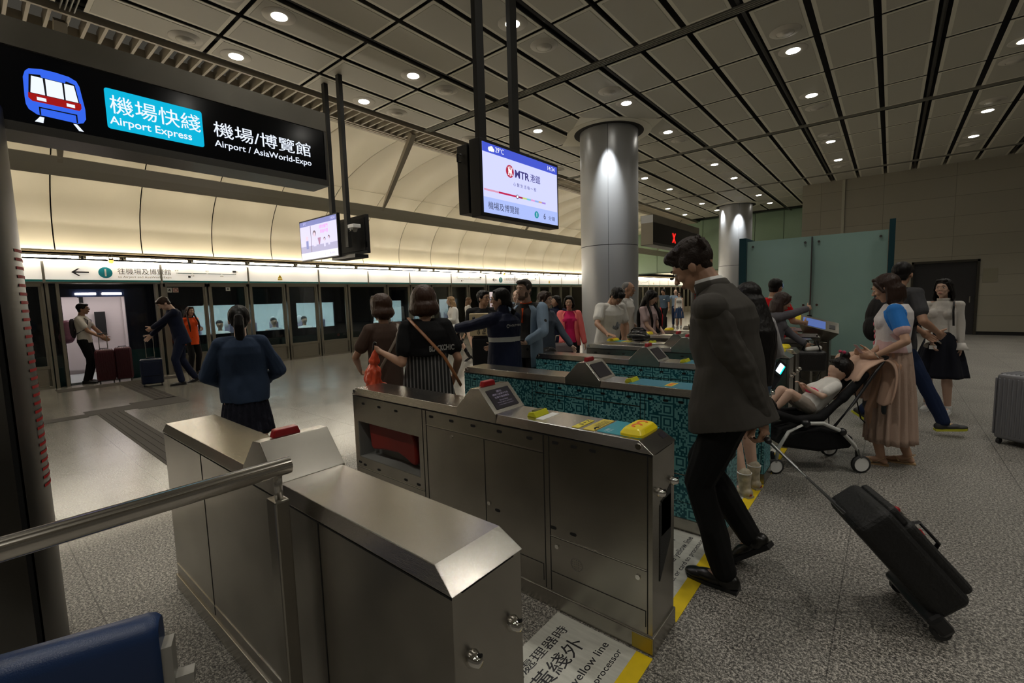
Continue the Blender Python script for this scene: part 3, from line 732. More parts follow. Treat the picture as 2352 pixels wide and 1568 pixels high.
        if detail > 1:
            MB().box((fx(-1.005), y+.03, zt), (fx(-.795), y1-.008, zt+.0015)).build('teal_label', teal_st, t)
            plate(t, 'yellow_label', (fx(-1.075) if not flip else fx(-1.005), y+.025, zt), (1, 0, 0), (0, 1, 0), .058, .20, gold_st, .002)
            plate(t, 'yellow_label', (fx(-1.135) if not flip else fx(-1.085), y+.025, zt), (1, 0, 0), (0, 1, 0), .036, .15, yell_st, .002)
            if not flip and detail > 2:
                text(t, 'label_print', '2023 3622', (-1.022, y+.09, zt+.0026), (0, 1, 0), (-1, 0, 0), .02, ink, width=.11)
                text(t, 'label_print', 'CUSTOMER HOTLINE', (-1.046, y+.09, zt+.0026), (0, 1, 0), (-1, 0, 0), .010, ink, width=.11)
                text(t, 'label_print', '$ + Z', (-1.105, y+.075, zt+.0026), (0, 1, 0), (-1, 0, 0), .024, ink, width=.09, bold=.02)
                MB().tube([(-1.022, y+.045, zt+.003), (-1.03, y+.055, zt+.003), (-1.03, y+.07, zt+.003), (-1.022, y+.08, zt+.003)], .004, 6).build('phone_mark', ink, t)
                text(t, 'label_print', '八達通', (-.965, y+.04, zt+.0026), (0, 1, 0), (-1, 0, 0), .016, white_pt)
                text(t, 'label_print', 'OCTOPUS', (-.95, y+.04, zt+.0026), (0, 1, 0), (-1, 0, 0), .008, white_pt)
    elif not blank:
        MB().box((fx(-1.38), y+.012, zt), (fx(-.80), y1-.012, zt+.0015)).build('teal_label', mat('blue_teal_label', (.03, .19, .27), .4), t)
        plate(t, 'yellow_label', (fx(-1.14), y+.05, zt+.001), (1, 0, 0), (0, 1, 0), .05, .13, yell_st, .002)
        poly(t, 'label_print', [(.01, .02), (.04, .02), (.04, .05), (.025, .06), (.04, .075), (.04, .11), (.02, .11), (.01, .07)], (fx(-1.14), y+.05, zt+.003), (1, 0, 0), (0, 1, 0), orange, .001)
    if not blank:     # magnetic ticket slot
        x = fx(-1.43); s_ = -1 if flip else 1
        MB().prism([(0, 0), (.012*s_, .022), (.045*s_, .028), (.062*s_, 0)], lambda p, q: (x+p[0], q, zt+p[1]), y+.06, y+.175).build('ticket_slot', ylucent, t, bevel=.003)
        MB().box((x+.018*s_, y+.08, zt+.02), (x+.042*s_, y+.155, zt+.0295)).build('slot_window', mat('slot_green_glass', (.05, .06, .01), .2), t)
        MB().box((x+.066*s_, y+.05, zt), (x+.11*s_, y+.2, zt+.001)).build('white_label', white_pt, t)
    # vent slots, locks
    if detail > 0 and not blank:
        n = MB()
        for x, z in [(-2.85, .835), (-2.66, .835), (-2.47, .835), (-2.12, .848), (-1.94, .848), (-1.765, .848), (-1.57, .848), (-1.37, .848), (-1.215, .852), (-1.11, .852), (-1.01, .852), (-1.235, .421), (-1.121, .422), (-2.93, .395), (-2.87, .385), (-2.7, .385), (-2.4, .385), (-2.27, .385), (-1.60, .405)]:
            for k in range(1):
                c = []
                for u in range(16):
                    a_ = 2*pi*u/16; c.append((x+(.009 if cos(a_) > 0 else -.009)+.009*cos(a_), z+.008*sin(a_)))
                MB().prism([(fx(p[0]), p[1]) for p in c], lambda p, q: (p[0], q, p[1]), y-.0015, y+.001).build('vent_slot', blackm, t)
        for x, z in ((-1.945, .751), (-1.66, .43), (-1.214, .33), (-.795, .335)):
            MB().cyl((fx(x), y-.006, z), (fx(x), y+.001, z), .011, n=14).build('lock', chrome, t, smooth=False)
        for x in (GX1-.062, GX0+.028): MB().cyl((fx(x), y-.006, .914), (fx(x), y+.004, .914), .013, n=12).build('cap_screw', chrome, t)
        if detail > 1 and not flip:
            MB().box((GX1, y+.09, .50), (GX1+.003, y+.20, .66)).build('end_grille', blackm, t)
    if not flip or detail > 1:
        ex = GX1 if not flip else GX1
        for yy, z in ((y+.07, .705), (y+.222, .708)) if not blank else ((y+.055, .705), (y+.205, .703)):
            mb = MB(); mb.lathe([(0, .030), (.010, .028), (.017, .012), (.021, .001), (.021, 0), (0, 0)], (GX1, yy, z), 16, M(((0, 0, 1), (0, 1, 0), (-1, 0, 0))), cap=False)
            mb.build('end_bolt', chrome, t, smooth=True)
            MB().cyl((GX1+.016, yy+.004, z+.012), (GX1+.026, yy+.006, z+.016), .0045, n=10).build('bolt_hole', blackm, t)
    if detail > 2:
        nd = (0, 0, 1)
        a2 = V((GX1-.065, 0, zt)); b2 = V((GX1+.006, 0, .889)); d2 = (b2-a2).normalized(); n2 = V((-d2.z, 0, d2.x))
        mb = MB(); mb.rings([[a2+d2*p+V((0, y+q, 0))+n2*o for p, q in ((.018, GW-.07), (.018, GW-.02), (.05, GW-.02), (.05, GW-.07))] for o in (-.001, .002)]); mb.build('end_display', lcd, t)
        mb = MB(); mb.prism([(.075, .645), (.2, .70), (.2, .45), (.075, .30)], lambda p, q: (GX1+q, y+p[0], p[1]), 0, .003); mb.build('speaker_mesh', mat('speaker_mesh', (.03, .03, .028), .8, bump=(.8, 300)), t)
        mb = MB()
        for k in range(5):
            for j in range(5):
                if (k-2)**2+(j-2)**2 < 6: mb.cyl((-1.105+(k-2)*.011, y-.001, .275+(j-2)*.011), (-1.105+(k-2)*.011, y+.001, .275+(j-2)*.011), .002, n=6)
        mb.lathe([(.030, 0), (.032, 0), (.032, .0012), (.030, .0012), (.030, 0)], (-1.105, y, .275), 24, M(((1, 0, 0), (0, 0, -1), (0, 1, 0))), cap=False)
        mb.build('round_vent', mat('vent_dark_grey', (.12, .11, .1), .6), t)  # dark grey for the vent holes and their ring
        MB().box((GX1-.09, y-.0095, .01), (GX1+.0, y-.0082, .075)).build('yellow_patch', mat('patch_yellow', (.36, .27, .04), .4, .6), t)  # metallic yellow patch on the plinth near its end
    if flap:
        MB().box((-2.93, y+.12, .437), (-2.245, y+.135, .70)).box((-2.93, y+.002, .437), (-2.925, y+.13, .70)).box((-2.25, y+.002, .437), (-2.245, y+.13, .70)).box((-2.93, y+.002, .437), (-2.245, y+.13, .442)).build('flap_recess', grey_pt, t)
        pp = [(-2.87, .67), (-2.86, .69), (-2.66, .695), (-2.40, .70), (-2.375, .69), (-2.345, .63), (-2.34, .49), (-2.36, .472), (-2.39, .475), (-2.45, .50), (-2.53, .525), (-2.70, .515), (-2.82, .495), (-2.85, .51)]
        MB().prism(pp, lambda p, q: (p[0], q, p[1]), y+.045, y+.115).build('flap', pl_red, t, bevel=.02, smooth=False)
    return t
def sg(c, p): return math.copysign(abs(c)**p, c)
gate(.645, 'plain brushed-steel end gate cabinet nearest the camera, beside the handrail', blank=True)
gate(1.768, 'bare steel ticket gate with yellow card reader and red flap in its side recess', flap=True, detail=3, txt=True)
gate(2.90, 'nearer of the two teal-wrapped ticket gates', wrap=True, reader=False, detail=2)
gate(4.0, 'farther teal-wrapped ticket gate, behind the other teal one', wrap=True, reader=False, detail=1)
gate(5.09, 'bare steel ticket gate just behind the farther teal-wrapped one', detail=1)
gate(5.47, 'steel ticket gate whose reader the man in white tee touches', flip=True, detail=2)
gate(6.62, 'steel ticket gate behind the black bag, reader at its platform end', flip=True, detail=1)
gate(7.50, 'far steel ticket gate with a bright yellow reader at its platform end', flip=True, detail=1)
gate(8.62, 'farthest steel gate cabinet, plain pale top without reader', blank=True)
# second reader on the walk-in end of the double cabinet
t = thing('card_reader', 'yellow card reader on the steel gate end behind the long-haired girl', 'card reader', (-.86, 5.6, .937))
pr_ = []
for z, ex in ((0, 0), (.012, .0), (.03, .016), (.034, .022)):
    pr_.append([V((-.86+sg(cos(u), .35)*(.056-ex*.8), 5.60+sg(sin(u), .35)*(.098-ex), .937+z)) for u in [2*pi*k/24 for k in range(24)]])
MB().rings(pr_).build('housing', yellow, t, bevel=.002)
MB().box((-.92, 5.5, .9372), (-.80, 5.70, .9385)).build('mount_plate', steel_dk, t)

# floor notices with yellow edge
def floor_notice(y0, y1, lab, ful):
    t = thing('floor_notice', lab, 'floor sign', (-1.0, (y0+y1)/2, 0), 'floor notices between the gates')
    MB().box((-1.205, y0, 0), (-.795, y1, .003)).build('white_field', dirty_white, t)
    MB().box((-.795, y0, 0), (-.722, y1, .003)).build('yellow_line', yel_floor, t)
    z = .0036; xd, yd = (0, 1, 0), (-1, 0, 0); e = y1-.04
    text(t, 'lettering', '手持車票或八達通輕觸處理器時' if 0 else '持票輕觸處理器時', (-1.095, e-.03, z), xd, yd, .055, ink, width=.66, align='R', bold=.004)
    text(t, 'lettering', '請企在黃綫外', (-.985, e-.06, z), xd, yd, .085, ink, width=.66, align='R', bold=.004)
    text(t, 'lettering', 'Please stand behind the yellow line', (-.893, e-.0, z), xd, yd, .048, ink, width=.90, align='R', bold=.008)
    text(t, 'lettering', 'when touching ticket or card to processor', (-.833, e-.0, z), xd, yd, .038, ink, width=.93, align='R', bold=.008)
floor_notice(.90, 1.75, 'white floor notice with yellow edge between the plain gate and bare steel gate', 1)
floor_notice(2.03, 2.88, 'white floor notice with yellow edge under the suited man, beside the nearer teal gate', 1)
floor_notice(3.16, 3.98, 'white floor notice with yellow edge between the two teal gates, by the pale boots', 1)
floor_notice(4.26, 5.06, 'white floor notice with yellow edge near the pushchair front wheel', 1)

# handrail in the foreground
t = thing('handrail', 'ribbed stainless handrail running to a square post beside the plain gate', 'handrail', (-1.43, .58, 0))
rs = []
for y in (-1.6, .612):
    ring = []
    for k in range(72):
        a = 2*pi*k/72; r = .0265-(.0022 if k in (6, 10, 14, 18, 22, 26) else 0)
        ring.append(V((-1.42+r*cos(a), y, 1.055+r*sin(a))))
    rs.append(ring)
MB().rings(rs).build('rail', chrome if 0 else mat('polished_steel', (.68, .64, .58), .18, 1), t, auto=True)
MB().box((-1.47, .555, 0), (-1.405, .60, .955)).build('post', steel, t, bevel=.006)
MB().cyl((-1.43, .578, .955), (-1.425, .578, 1.03), .012, n=14).build('stem', steel_top, t, smooth=True)
MB().cyl((-1.475, .585, .93), (-1.482, .585, .93), .010, n=12).build('screw', chrome, t)
# blue padded bar seat back, bottom left
t = thing('padded_bench_back', 'blue padded rounded bench back on a grey metal frame', 'bench', (-1.62, .14, 0))
dv = V((-.12, -.306, 0)).normalized(); e0 = V((-1.555, .285, .645))
bl = mat('blue_vinyl', (.012, .035, .11), .35, bump=(.15, 300))
pf = [(0, .05), (.028, .045), (.045, .028), (.05, 0), (.05, -.22), (.035, -.25), (-.035, -.25), (-.05, -.22), (-.05, 0), (-.045, .028), (-.028, .045)]
sd = V((dv.y, -dv.x, 0))
MB().rings([[e0+dv*s_+sd*p[0]*k+V((0, 0, p[1]*(k if p[1] > 0 else 1))) for p in pf] for s_, k in ((0, .72), (.012, .93), (.03, 1), (1.25, 1))]).build('pad', bl, t, auto=True)
fr = mat('pale_grey_frame', (.35, .34, .31), .45, .3)
q = e0+sd*.0+dv*(-.012)
MB().box((-1, -1, -1), (-.99, -.99, -.99)) if 0 else None
def obox(mb, c, d, s, h, u=V((0, 0, 1))):
    """oriented box: c centre, d/s/u axes, h half sizes"""
    vs = [c+d*a*h[0]+s*b*h[1]+u*k*h[2] for k in (-1, 1) for a, b in ((-1, -1), (1, -1), (1, 1), (-1, 1))]
    return mb.add(vs, [(3, 2, 1, 0), (4, 5, 6, 7), (0, 1, 5, 4), (1, 2, 6, 5), (2, 3, 7, 6), (3, 0, 4, 7)])
mb = MB(); obox(mb, q+V((0, 0, -.10)), dv, sd, (.012, .03, .06)); obox(mb, q+V((0, 0, -.16))-dv*.02, dv, sd, (.035, .02, .015)); obox(mb, q-dv*.03+V((0, 0, -.41)), dv, sd, (.014, .02, .235))
obox(mb, q-dv*.01+V((0, 0, -.635)), dv, sd, (.05, .12, .01)); obox(mb, e0+dv*1.2+V((0, 0, -.44)), dv, sd, (.014, .02, .21)); obox(mb, e0+dv*.6+V((0, 0, -.3)), dv, sd, (.62, .02, .02)); mb.build('frame', fr, t)
MB().tube([e0+dv*(-.03)+sd*.035+V((0, 0, -.16)), e0+sd*.045+V((0, 0, -.2)), e0+dv*.02+sd*.05+V((0, 0, -.32))], .006, 6).build('buckle_strap', fr, t)

# ================================================================== GANTRY SIGNS ON RED-RIBBED COLUMNS (x = -3)
def rib_column(y, label, k_=1.0, turn=0):
    t = thing('sign_column', label, 'column', (-3.0, y, 0), 'red-ribbed sign columns')
    cx, cy, rx, ry = -3.0, y, .27*k_, .32*k_
    def el(a0, a1, z0, z1, k=1.0, n=24, mb=None):
        a0 += turn; a1 += turn; out = [(cx+rx*k*cos(R(a0+(a1-a0)*i/n)), cy+ry*k*sin(R(a0+(a1-a0)*i/n))) for i in range(n+1)]
        mb.add([(x, yy, z) for z in (z0, z1) for x, yy in out], [(i, i+1, n+2+i, n+1+i) for i in range(n)])
    mb = MB(); el(-230, 40, 0, 2.42, 1, 40, mb); mb.build('shell', steel_dk, t, smooth=True)
    mb = MB(); el(46, 130, 0, 2.42, 1, 24, mb)
    mb.build('ribbed_shell', mat('rib_steel', (.15, .145, .135), .4, 1), t, smooth=True)
    mb = MB()
    for k in range(29): el(66, 118, .765+.0372*k, .778+.0372*k, 1.006, 10, mb)
    mb.build('red_slot_lights', mat('dark_red_lens', (.40, .005, .005), .6, spec=.2), t, smooth=True)
    mb = MB(); el(40, 46, 0, 2.42, .97, 4, mb); mb.build('black_joint', blackm, t)
    MB().lathe([(.0, 0), (.30*k_, 0), (.30*k_, .02), (0, .02)], (cx, cy, 0), 32, cap=False).build('base_ring', steel_dk, t)
    return t
rib_column(-.115, 'tall dark steel column with red ribbed edge carrying the large train sign')
rib_column(9.42, 'distant slim column with red ribbed edge behind the suited man', .36, -150)
def sign_box(y0, y1, label, grp=None):
    t = thing('overhead_sign', label, 'sign', (-3.06, (y0+y1)/2, 2.35))
    MB().box((-3.20, y0, 2.35), (-3.005, y1, 2.70)).box((-3.005, y0, 2.35), (-3.0, y0+.01, 2.70)).build('housing', steel_dk, t)
    MB().box((-3.21, y0-.002, 2.705), (-2.992, y1+.004, 2.825)).build('top_fascia', steel, t)
    MB().box((-3.21, y0, 2.345), (-2.994, y1+.004, 2.385)).box((-3.21, y1-.012, 2.38), (-2.994, y1+.004, 2.70)).build('edge_frame', steel_dk, t)
    MB().box((-3.01, y0+.003, 2.386), (-2.9985, y1-.012, 2.702)).build('black_face', mat('sign_black_glass', (.004, .005, .008), .12), t)
    return t
t = sign_box(-1.2, 1.695, 'large black illuminated overhead sign with blue train symbol and Airport Express lettering')
xx = -2.9975; xd, yd = (0, 1, 0), (0, 0, 1)
bl_e = emis('sign_blue', (.03, .12, .78), .9); wh_e = emis('sign_white', (.80, .86, 1), .92); rd_e = emis('sign_red', (.28, .004, .004), 1); cy_e = emis('sign_cyan', (.0, .40, .62), .95); bk = blackm
sg_t = lambda n, pts, m_, z0=0, t_=.001: poly(t, n, pts, (xx, 0, 0), xd, yd, m_, t_, z0)
sg_t('train_symbol_body', [(.277, 2.50), (.279, 2.585), (.287, 2.612), (.30, 2.627), (.34, 2.637), (.385, 2.638), (.43, 2.634), (.455, 2.622), (.464, 2.60), (.476, 2.50), (.475, 2.455), (.464, 2.435), (.445, 2.428), (.31, 2.433), (.285, 2.45), (.278, 2.47)], bl_e)
sg_t('train_symbol_windows', [(.291, 2.53), (.298, 2.603), (.335, 2.61), (.337, 2.60), (.415, 2.60), (.418, 2.61), (.448, 2.603), (.461, 2.50), (.29, 2.50)], bk, .001)
sg_t('train_symbol_band', [(.289, 2.522), (.463, 2.522), (.463, 2.500), (.455, 2.488), (.30, 2.488), (.288, 2.50)], rd_e, .002)
for a, b in (((.297, .30), (.340, .343)), ((.348, .349), (.405, .404)), ((.412, .411), (.455, .447))):
    pass
for q in ([(.297, 2.524), (.305, 2.597), (.341, 2.597), (.343, 2.524)], [(.349, 2.524), (.349, 2.597), (.404, 2.597), (.405, 2.524)], [(.411, 2.524), (.411, 2.597), (.444, 2.597), (.454, 2.524)]): sg_t('train_symbol_pane', q, wh_e, .003)
for q in ([(.315, 2.496), (.315, 2.510), (.345, 2.510), (.345, 2.496)], [(.412, 2.496), (.412, 2.510), (.440, 2.510), (.440, 2.496)]): sg_t('train_symbol_lamp', q, wh_e, .003)
sg_t('train_symbol_apron', [(.318, 2.433), (.318, 2.468), (.445, 2.468), (.445, 2.430), (.440, 2.430), (.440, 2.463), (.323, 2.463), (.323, 2.433)], bk, .002)
for q in ([(.300, 2.400), (.318, 2.425), (.332, 2.425), (.327, 2.400)], [(.428, 2.423), (.441, 2.423), (.462, 2.395), (.446, 2.395)]): sg_t('train_symbol_track', q, wh_e, .001)
plate(t, 'cyan_field', (xx, .553, 2.437), xd, yd, .412, .192, cy_e, .001, r=.012)
text(t, 'lettering', '機場快綫', (xx+.002, .569, 2.513), xd, yd, .088, wh_e, width=.385, bold=.003)
text(t, 'lettering', 'Airport Express', (xx+.002, .563, 2.449), xd, yd, .050, wh_e, width=.345, bold=.012)
text(t, 'lettering', '機場/博覽館', (xx+.002, 1.018, 2.513), xd, yd, .084, wh_e, width=.565, bold=.003)
text(t, 'lettering', 'Airport / AsiaWorld-Expo', (xx+.002, 1.018, 2.447), xd, yd, .047, wh_e, width=.565, bold=.007)
t = sign_box(7.27, 9.55, 'far overhead sign showing a small red X on black')
MB().box((-3.2, 7.262, 2.35), (-3.0, 7.27, 2.70)).build('end_cap', strut_m, t); MB().box((-3.2, 7.262, 2.70), (-3.0, 7.27, 2.82)).build('end_light', white_p, t)
mb = MB()
for a, b in (((8.13, 2.44), (8.25, 2.60)), ((8.25, 2.44), (8.13, 2.60))): mb.cyl((xx+.002, a[0], a[1]), (xx+.002, b[0], b[1]), .010, n=8)
mb.build('red_cross', emis('led_red', (1, .015, .01), 1.6), t)

# ================================================================== SCREENS ON POLES
ctv = black
def tv_text(t, org, xd, yd, w_, h_, nrm):
    o = V(org); X, Z = V(xd), V(yd)
    def at(u, v): return o+X*u*w_+Z*v*h_+nrm*.002
    return at
pale = emis('screen_lavender', (.56, .58, .98), 1.0); blue_b = emis('screen_blue_bar', (.05, .08, .52), 1.0); lav = emis('screen_pale_bar', (.42, .52, .95), .85)
t = thing('information_screen', 'large hanging information screen showing the red station emblem and blue top bar', 'screen', (-2.58, 3.29, 2.22))
MB().box((-2.66, 2.735, 2.212), (-2.545, 3.845, 2.822)).build('housing', ctv, t, bevel=.006)
MB().box((-2.80, 2.735, 2.25), (-2.68, 3.845, 2.80)).build('rear_screen_back', ctv, t, bevel=.006)
MB().tube([(-2.74, 2.72, 2.72), (-2.75, 2.69, 2.72), (-2.75, 2.69, 2.66), (-2.74, 2.72, 2.66)], .008, 8).build('grab_handle', ctv, t)
xx = -2.5445
def S(n, y0, z0, y1, z1, m_, d=.001): return MB().box((xx, y0, z0), (xx+d, y1, z1)).build(n, m_, t)
S('picture', 2.765, 2.243, 3.822, 2.795, pale); S('top_bar', 2.765, 2.722, 3.822, 2.795, blue_b, .002); S('bottom_bar', 2.765, 2.243, 3.822, 2.368, lav, .002)
wht = emis('screen_white_ink', (.95, .95, 1), 1); dk = emis('screen_dark_ink', (.03, .03, .08), .6); mar = emis('screen_maroon', (.42, .02, .05), .9)
X_ = xx+.003; xd, yd = (0, 1, 0), (0, 0, 1)
text(t, 'temperature', '29°C', (X_, 2.922, 2.742), xd, yd, .042, wht, width=.105); text(t, 'clock', '14:34', (X_, 3.665, 2.742), xd, yd, .038, wht, width=.115)
MB().cyl((X_-.001, 2.852, 2.752), (X_, 2.852, 2.752), .018, n=16).cyl((X_-.001, 2.875, 2.757), (X_, 2.875, 2.757), .022, n=16).cyl((X_-.001, 2.895, 2.750), (X_, 2.895, 2.750), .014, n=16).build('cloud_symbol', wht, t)
MB().cyl((X_-.002, 3.104, 2.623), (X_, 3.104, 2.623), .052, n=32).build('emblem_disc', mar, t)
mb = MB(); c = (3.104, 2.623)
for s_ in (-1, 1):
    mb.tube([(X_+.001, c[0]-.026, c[1]+s_*.034), (X_+.001, c[0]-.020, c[1]+s_*.012), (X_+.001, c[0], c[1]+s_*.006), (X_+.001, c[0]+.020, c[1]+s_*.012), (X_+.001, c[0]+.026, c[1]+s_*.034)], .0045, 6, flat=1)
mb.box((X_-.001, c[0]-.004, c[1]-.042), (X_+.001, c[0]+.004, c[1]+.042)); mb.box((X_-.001, c[0]-.024, c[1]-.004), (X_+.001, c[0]+.024, c[1]+.004)); mb.build('emblem_mark', wht, t)
text(t, 'lettering', 'MTR', (X_, 3.17, 2.585), xd, yd, .066, emis('screen_navy_ink', (.06, .05, .22), .7), width=.205, bold=.03)
text(t, 'lettering', '港鐵', (X_, 3.39, 2.585), xd, yd, .072, MT['screen_navy_ink'], width=.15, bold=.004)
text(t, 'lettering', '心繫生活每一程', (X_, 3.145, 2.510), xd, yd, .032, dk, width=.33, sp=1.5)
for i, (a, b, cc) in enumerate(((2.77, 2.95, (.75, .35, .5)), (2.95, 3.20, (.55, .02, .08)), (3.20, 3.27, (.42, .02, .06)), (3.27, 3.33, (.6, .7, .2)), (3.33, 3.39, (.2, .6, .7)), (3.39, 3.45, (.8, .35, .7)), (3.45, 3.51, (.3, .45, .85)), (3.51, 3.56, (.7, .45, .25)), (3.56, 3.62, (.4, .25, .75)))):
    MB().box((X_-.001, a, 2.418), (X_, b, 2.433)).build('line_bar', emis('bar_%d' % i, cc, .8), t)
MB().cyl((X_, 3.196, 2.4255), (X_+.001, 3.196, 2.4255), .018, n=20).build('stop_ring', dk, t); MB().cyl((X_, 3.196, 2.4255), (X_+.0015, 3.196, 2.4255), .012, n=20).build('stop_dot', wht, t)
text(t, 'lettering', '機場及博覽館', (X_, 2.815, 2.275), xd, yd, .062, dk, width=.40)
MB().cyl((X_-.001, 3.475, 2.305), (X_, 3.475, 2.305), .032, n=24).build('platform_disc', teal_e := emis('screen_teal', (.02, .30, .36), .8), t)
text(t, 'lettering', '1', (X_+.001, 3.475, 2.287), xd, yd, .037, wht, align='C'); text(t, 'lettering', '6', (X_, 3.585, 2.278), xd, yd, .055, dk); text(t, 'lettering', '分鐘', (X_, 3.665, 2.278), xd, yd, .040, dk, width=.105)
t2 = thing('hanging_pole', 'pair of black square hanger poles above the emblem screen', 'hanger poles', (-2.67, 3.15, CEIL))
for y in (2.90, 3.345): MB().box((-2.70, y-.045, 2.6), (-2.655, y+.045, CEIL)).build('pole', mat('pole_black', (.012, .012, .011), .45), t2)
# second pair, back to back
t = thing('information_screen', 'smaller distant hanging screen showing a pale cartoon picture with pink writing', 'screen', (-8.1, 4.3, 2.35))
MB().box((-8.76, 4.302, 2.352), (-7.40, 4.36, 3.10)).build('housing', ctv, t, bevel=.005)
yy = 4.3015
def S2(n, x0, z0, x1, z1, m_, d=.002): return MB().box((x0, yy-d, z0), (x1, yy, z1)).build(n, m_, t)
pa2 = emis('screen2_pale', (.70, .66, .95), .95)
S2('picture', -8.735, 2.375, -7.425, 3.075, pa2); S2('top_bar', -8.735, 2.985, -7.425, 3.075, emis('screen2_bar', (.22, .24, .52), .9), .003); S2('lower_band', -8.735, 2.50, -7.425, 2.62, emis('screen2_grey', (.46, .43, .62), .9), .003); S2('bottom_bar', -8.735, 2.375, -7.425, 2.50, emis('screen2_white', (.85, .82, .98), 1), .003)
text(t, 'clock', '14:34', (-7.62, yy-.004, 3.01), (1, 0, 0), (0, 0, 1), .045, pa2, width=.15); text(t, 'temperature', '29°C', (-8.60, yy-.004, 3.01), (1, 0, 0), (0, 0, 1), .045, pa2, width=.11)
pk = emis('screen2_pink', (.85, .25, .75), .9); brn = emis('screen2_brown', (.22, .15, .18), .8); sk = emis('screen2_face', (.80, .62, .75), .9); nv = emis('screen2_navy', (.28, .30, .62), .8)
text(t, 'lettering', '請勿衝門', (-8.02, yy-.004, 2.895), (1, 0, 0), (0, 0, 1), .065, pk, width=.30, bold=.004); text(t, 'lettering', '車廂中間', (-7.99, yy-.004, 2.81), (1, 0, 0), (0, 0, 1), .065, pk, width=.27, bold=.004)
for x, z, r in ((-8.20, 2.83, .055), (-7.85, 2.70, .032), (-7.70, 2.72, .032), (-8.48, 2.76, .045)):
    MB().cyl((x, yy-.006, z), (x, yy-.003, z), r, n=20).build('cartoon_hair', brn if r != .045 else sk, t); MB().cyl((x, yy-.008, z-r*.35), (x, yy-.006, z-r*.35), r*.72, n=20).build('cartoon_face', sk, t)
    MB().box((x-r*.9, yy-.005, z-r*4.2), (x+r*.9, yy-.003, z-r*.95)).build('cartoon_body', nv if x < -8.4 else pa2, t)
MB().prism([(-8.09, 2.74), (-7.98, 2.74), (-8.02, 2.62), (-8.05, 2.62)], lambda p, q: (p[0], yy-.003-q, p[1]), 0, .002).build('cartoon_child', emis('screen2_rose', (.5, .25, .4), .8), t)
MB().box((-8.34, yy-.004, 2.5), (-8.325, yy-.003, 2.98)).build('divider', brn, t)
text(t, 'lettering', '1', (-7.86, yy-.004, 2.415), (1, 0, 0), (0, 0, 1), .05, MT['screen2_grey']); text(t, 'lettering', '6 min', (-7.68, yy-.004, 2.415), (1, 0, 0), (0, 0, 1), .05, MT['screen2_grey'])
t = thing('information_screen', 'black back of the second hanging screen, turned away behind the camera dome', 'screen', (-7.1, 4.55, 2.4))
MB().box((-8.0, 4.62, 2.40), (-7.02, 4.68, 3.06)).build('housing', ctv, t, bevel=.005)
MB().box((-7.95, 4.605, 2.45), (-7.06, 4.62, 3.01)).build('back_cover', black, t, bevel=.004)
mb = MB()
for k in range(5): mb.box((-7.86, 4.6, 2.62+k*.022), (-7.8, 4.606, 2.627+k*.022))
mb.build('vent_slots', steel_grey, t)
t2 = thing('hanging_pole', 'pair of black square hanger poles with cross bracket above the cartoon screen', 'hanger poles', (-7.5, 4.4, CEIL))
for x, y in ((-7.70, 4.40), (-7.24, 4.40)): MB().box((x-.045, y-.035, 2.5), (x+.045, y+.035, CEIL)).build('pole', MT['pole_black'], t2)
MB().box((-7.75, 4.36, 2.31), (-7.0, 4.62, 2.37)).build('cross_bracket', black, t2)
t = thing('security_camera', 'small white dome security camera on an arm beside the black screen back', 'security camera', (-7.0, 4.42, 2.8))
MB().box((-7.13, 4.33, 2.80), (-6.95, 4.47, 2.86)).build('housing', white_p, t, bevel=.006)
MB().lathe([(.045, 0), (.045, -.03), (.03, -.06), (0, -.07)], (-7.03, 4.40, 2.80), 16, cap=False).build('dome', mat('grey_dome', (.35, .35, .33), .3), t, smooth=True)
MB().ell((-7.03, 4.345, 2.765), (.016, .012, .016)).build('lens', black, t, smooth=True)
MB().tube([(-7.22, 4.40, 2.79), (-7.16, 4.40, 2.795), (-7.11, 4.40, 2.81)], .012, 8).tube([(-7.22, 4.40, 2.76), (-7.15, 4.40, 2.775), (-7.08, 4.40, 2.79)], .008, 8).build('arm', white_p, t)
t = thing('security_camera', 'tiny black camera on a rod under the far bright ceiling', 'security camera', (-8.8, 24, 2.4))
MB().cyl((-8.8, 24, 2.35), (-8.8, 24, 5.4), .02, n=8).build('rod', blackm, t); MB().ell((-8.86, 23.95, 2.3), (.10, .16, .07)).build('head', blackm, t, smooth=True)

# ================================================================== GREEN GLASS SCREEN BEHIND THE GATES
t = thing('glass_partition', 'tall frosted green glass partition in two panes between dark teal posts', 'partition', (-1.05, 9.2, 0))
for x0, x1 in ((-2.03, -1.052), (-1.040, -.06)):
    g_ = MB().box((x0, 9.2, .45), (x1, 9.215, 2.435)).build('glass_pane', frost, t)
    for x in (x0+.09, x1-.09):
        for z in (2.34, 1.29): MB().cyl((x, 9.192, z), (x, 9.2, z), .019, n=14).build('glass_bolt', steel_dk, g_)
tp = mat('dark_teal_paint', (.006, .055, .075), .4)
MB().box((-2.155, 9.15, 0), (-2.04, 9.85, 2.50)).build('post', tp, t)
MB().box((-.052, 9.15, 0), (.022, 9.85, 2.585)).build('post', tp, t)
MB().box((-2.04, 9.19, .34), (-.052, 9.23, .445)).build('base_rail', steel_top, t); MB().box((-2.04, 9.2, .0), (-.052, 9.25, .33)).build('base_rail', steel_top, t)
MB().box((-1.052, 9.16, .9), (-1.035, 9.2, 2.42)).build('joint_post', steel_dk, t)
MB().box((-1.075, 9.12, .98), (-1.015, 9.19, 1.12)).build('joint_bracket', blackm, t)
plate(t, 'note', (-1.62, 9.197, 1.60), (1, 0, 0), (0, 0, 1), .17, .06, emis('bluish_note_glow', (.30, .38, .75), .5), .002)  # brightness of the note put in as a faint blue glow
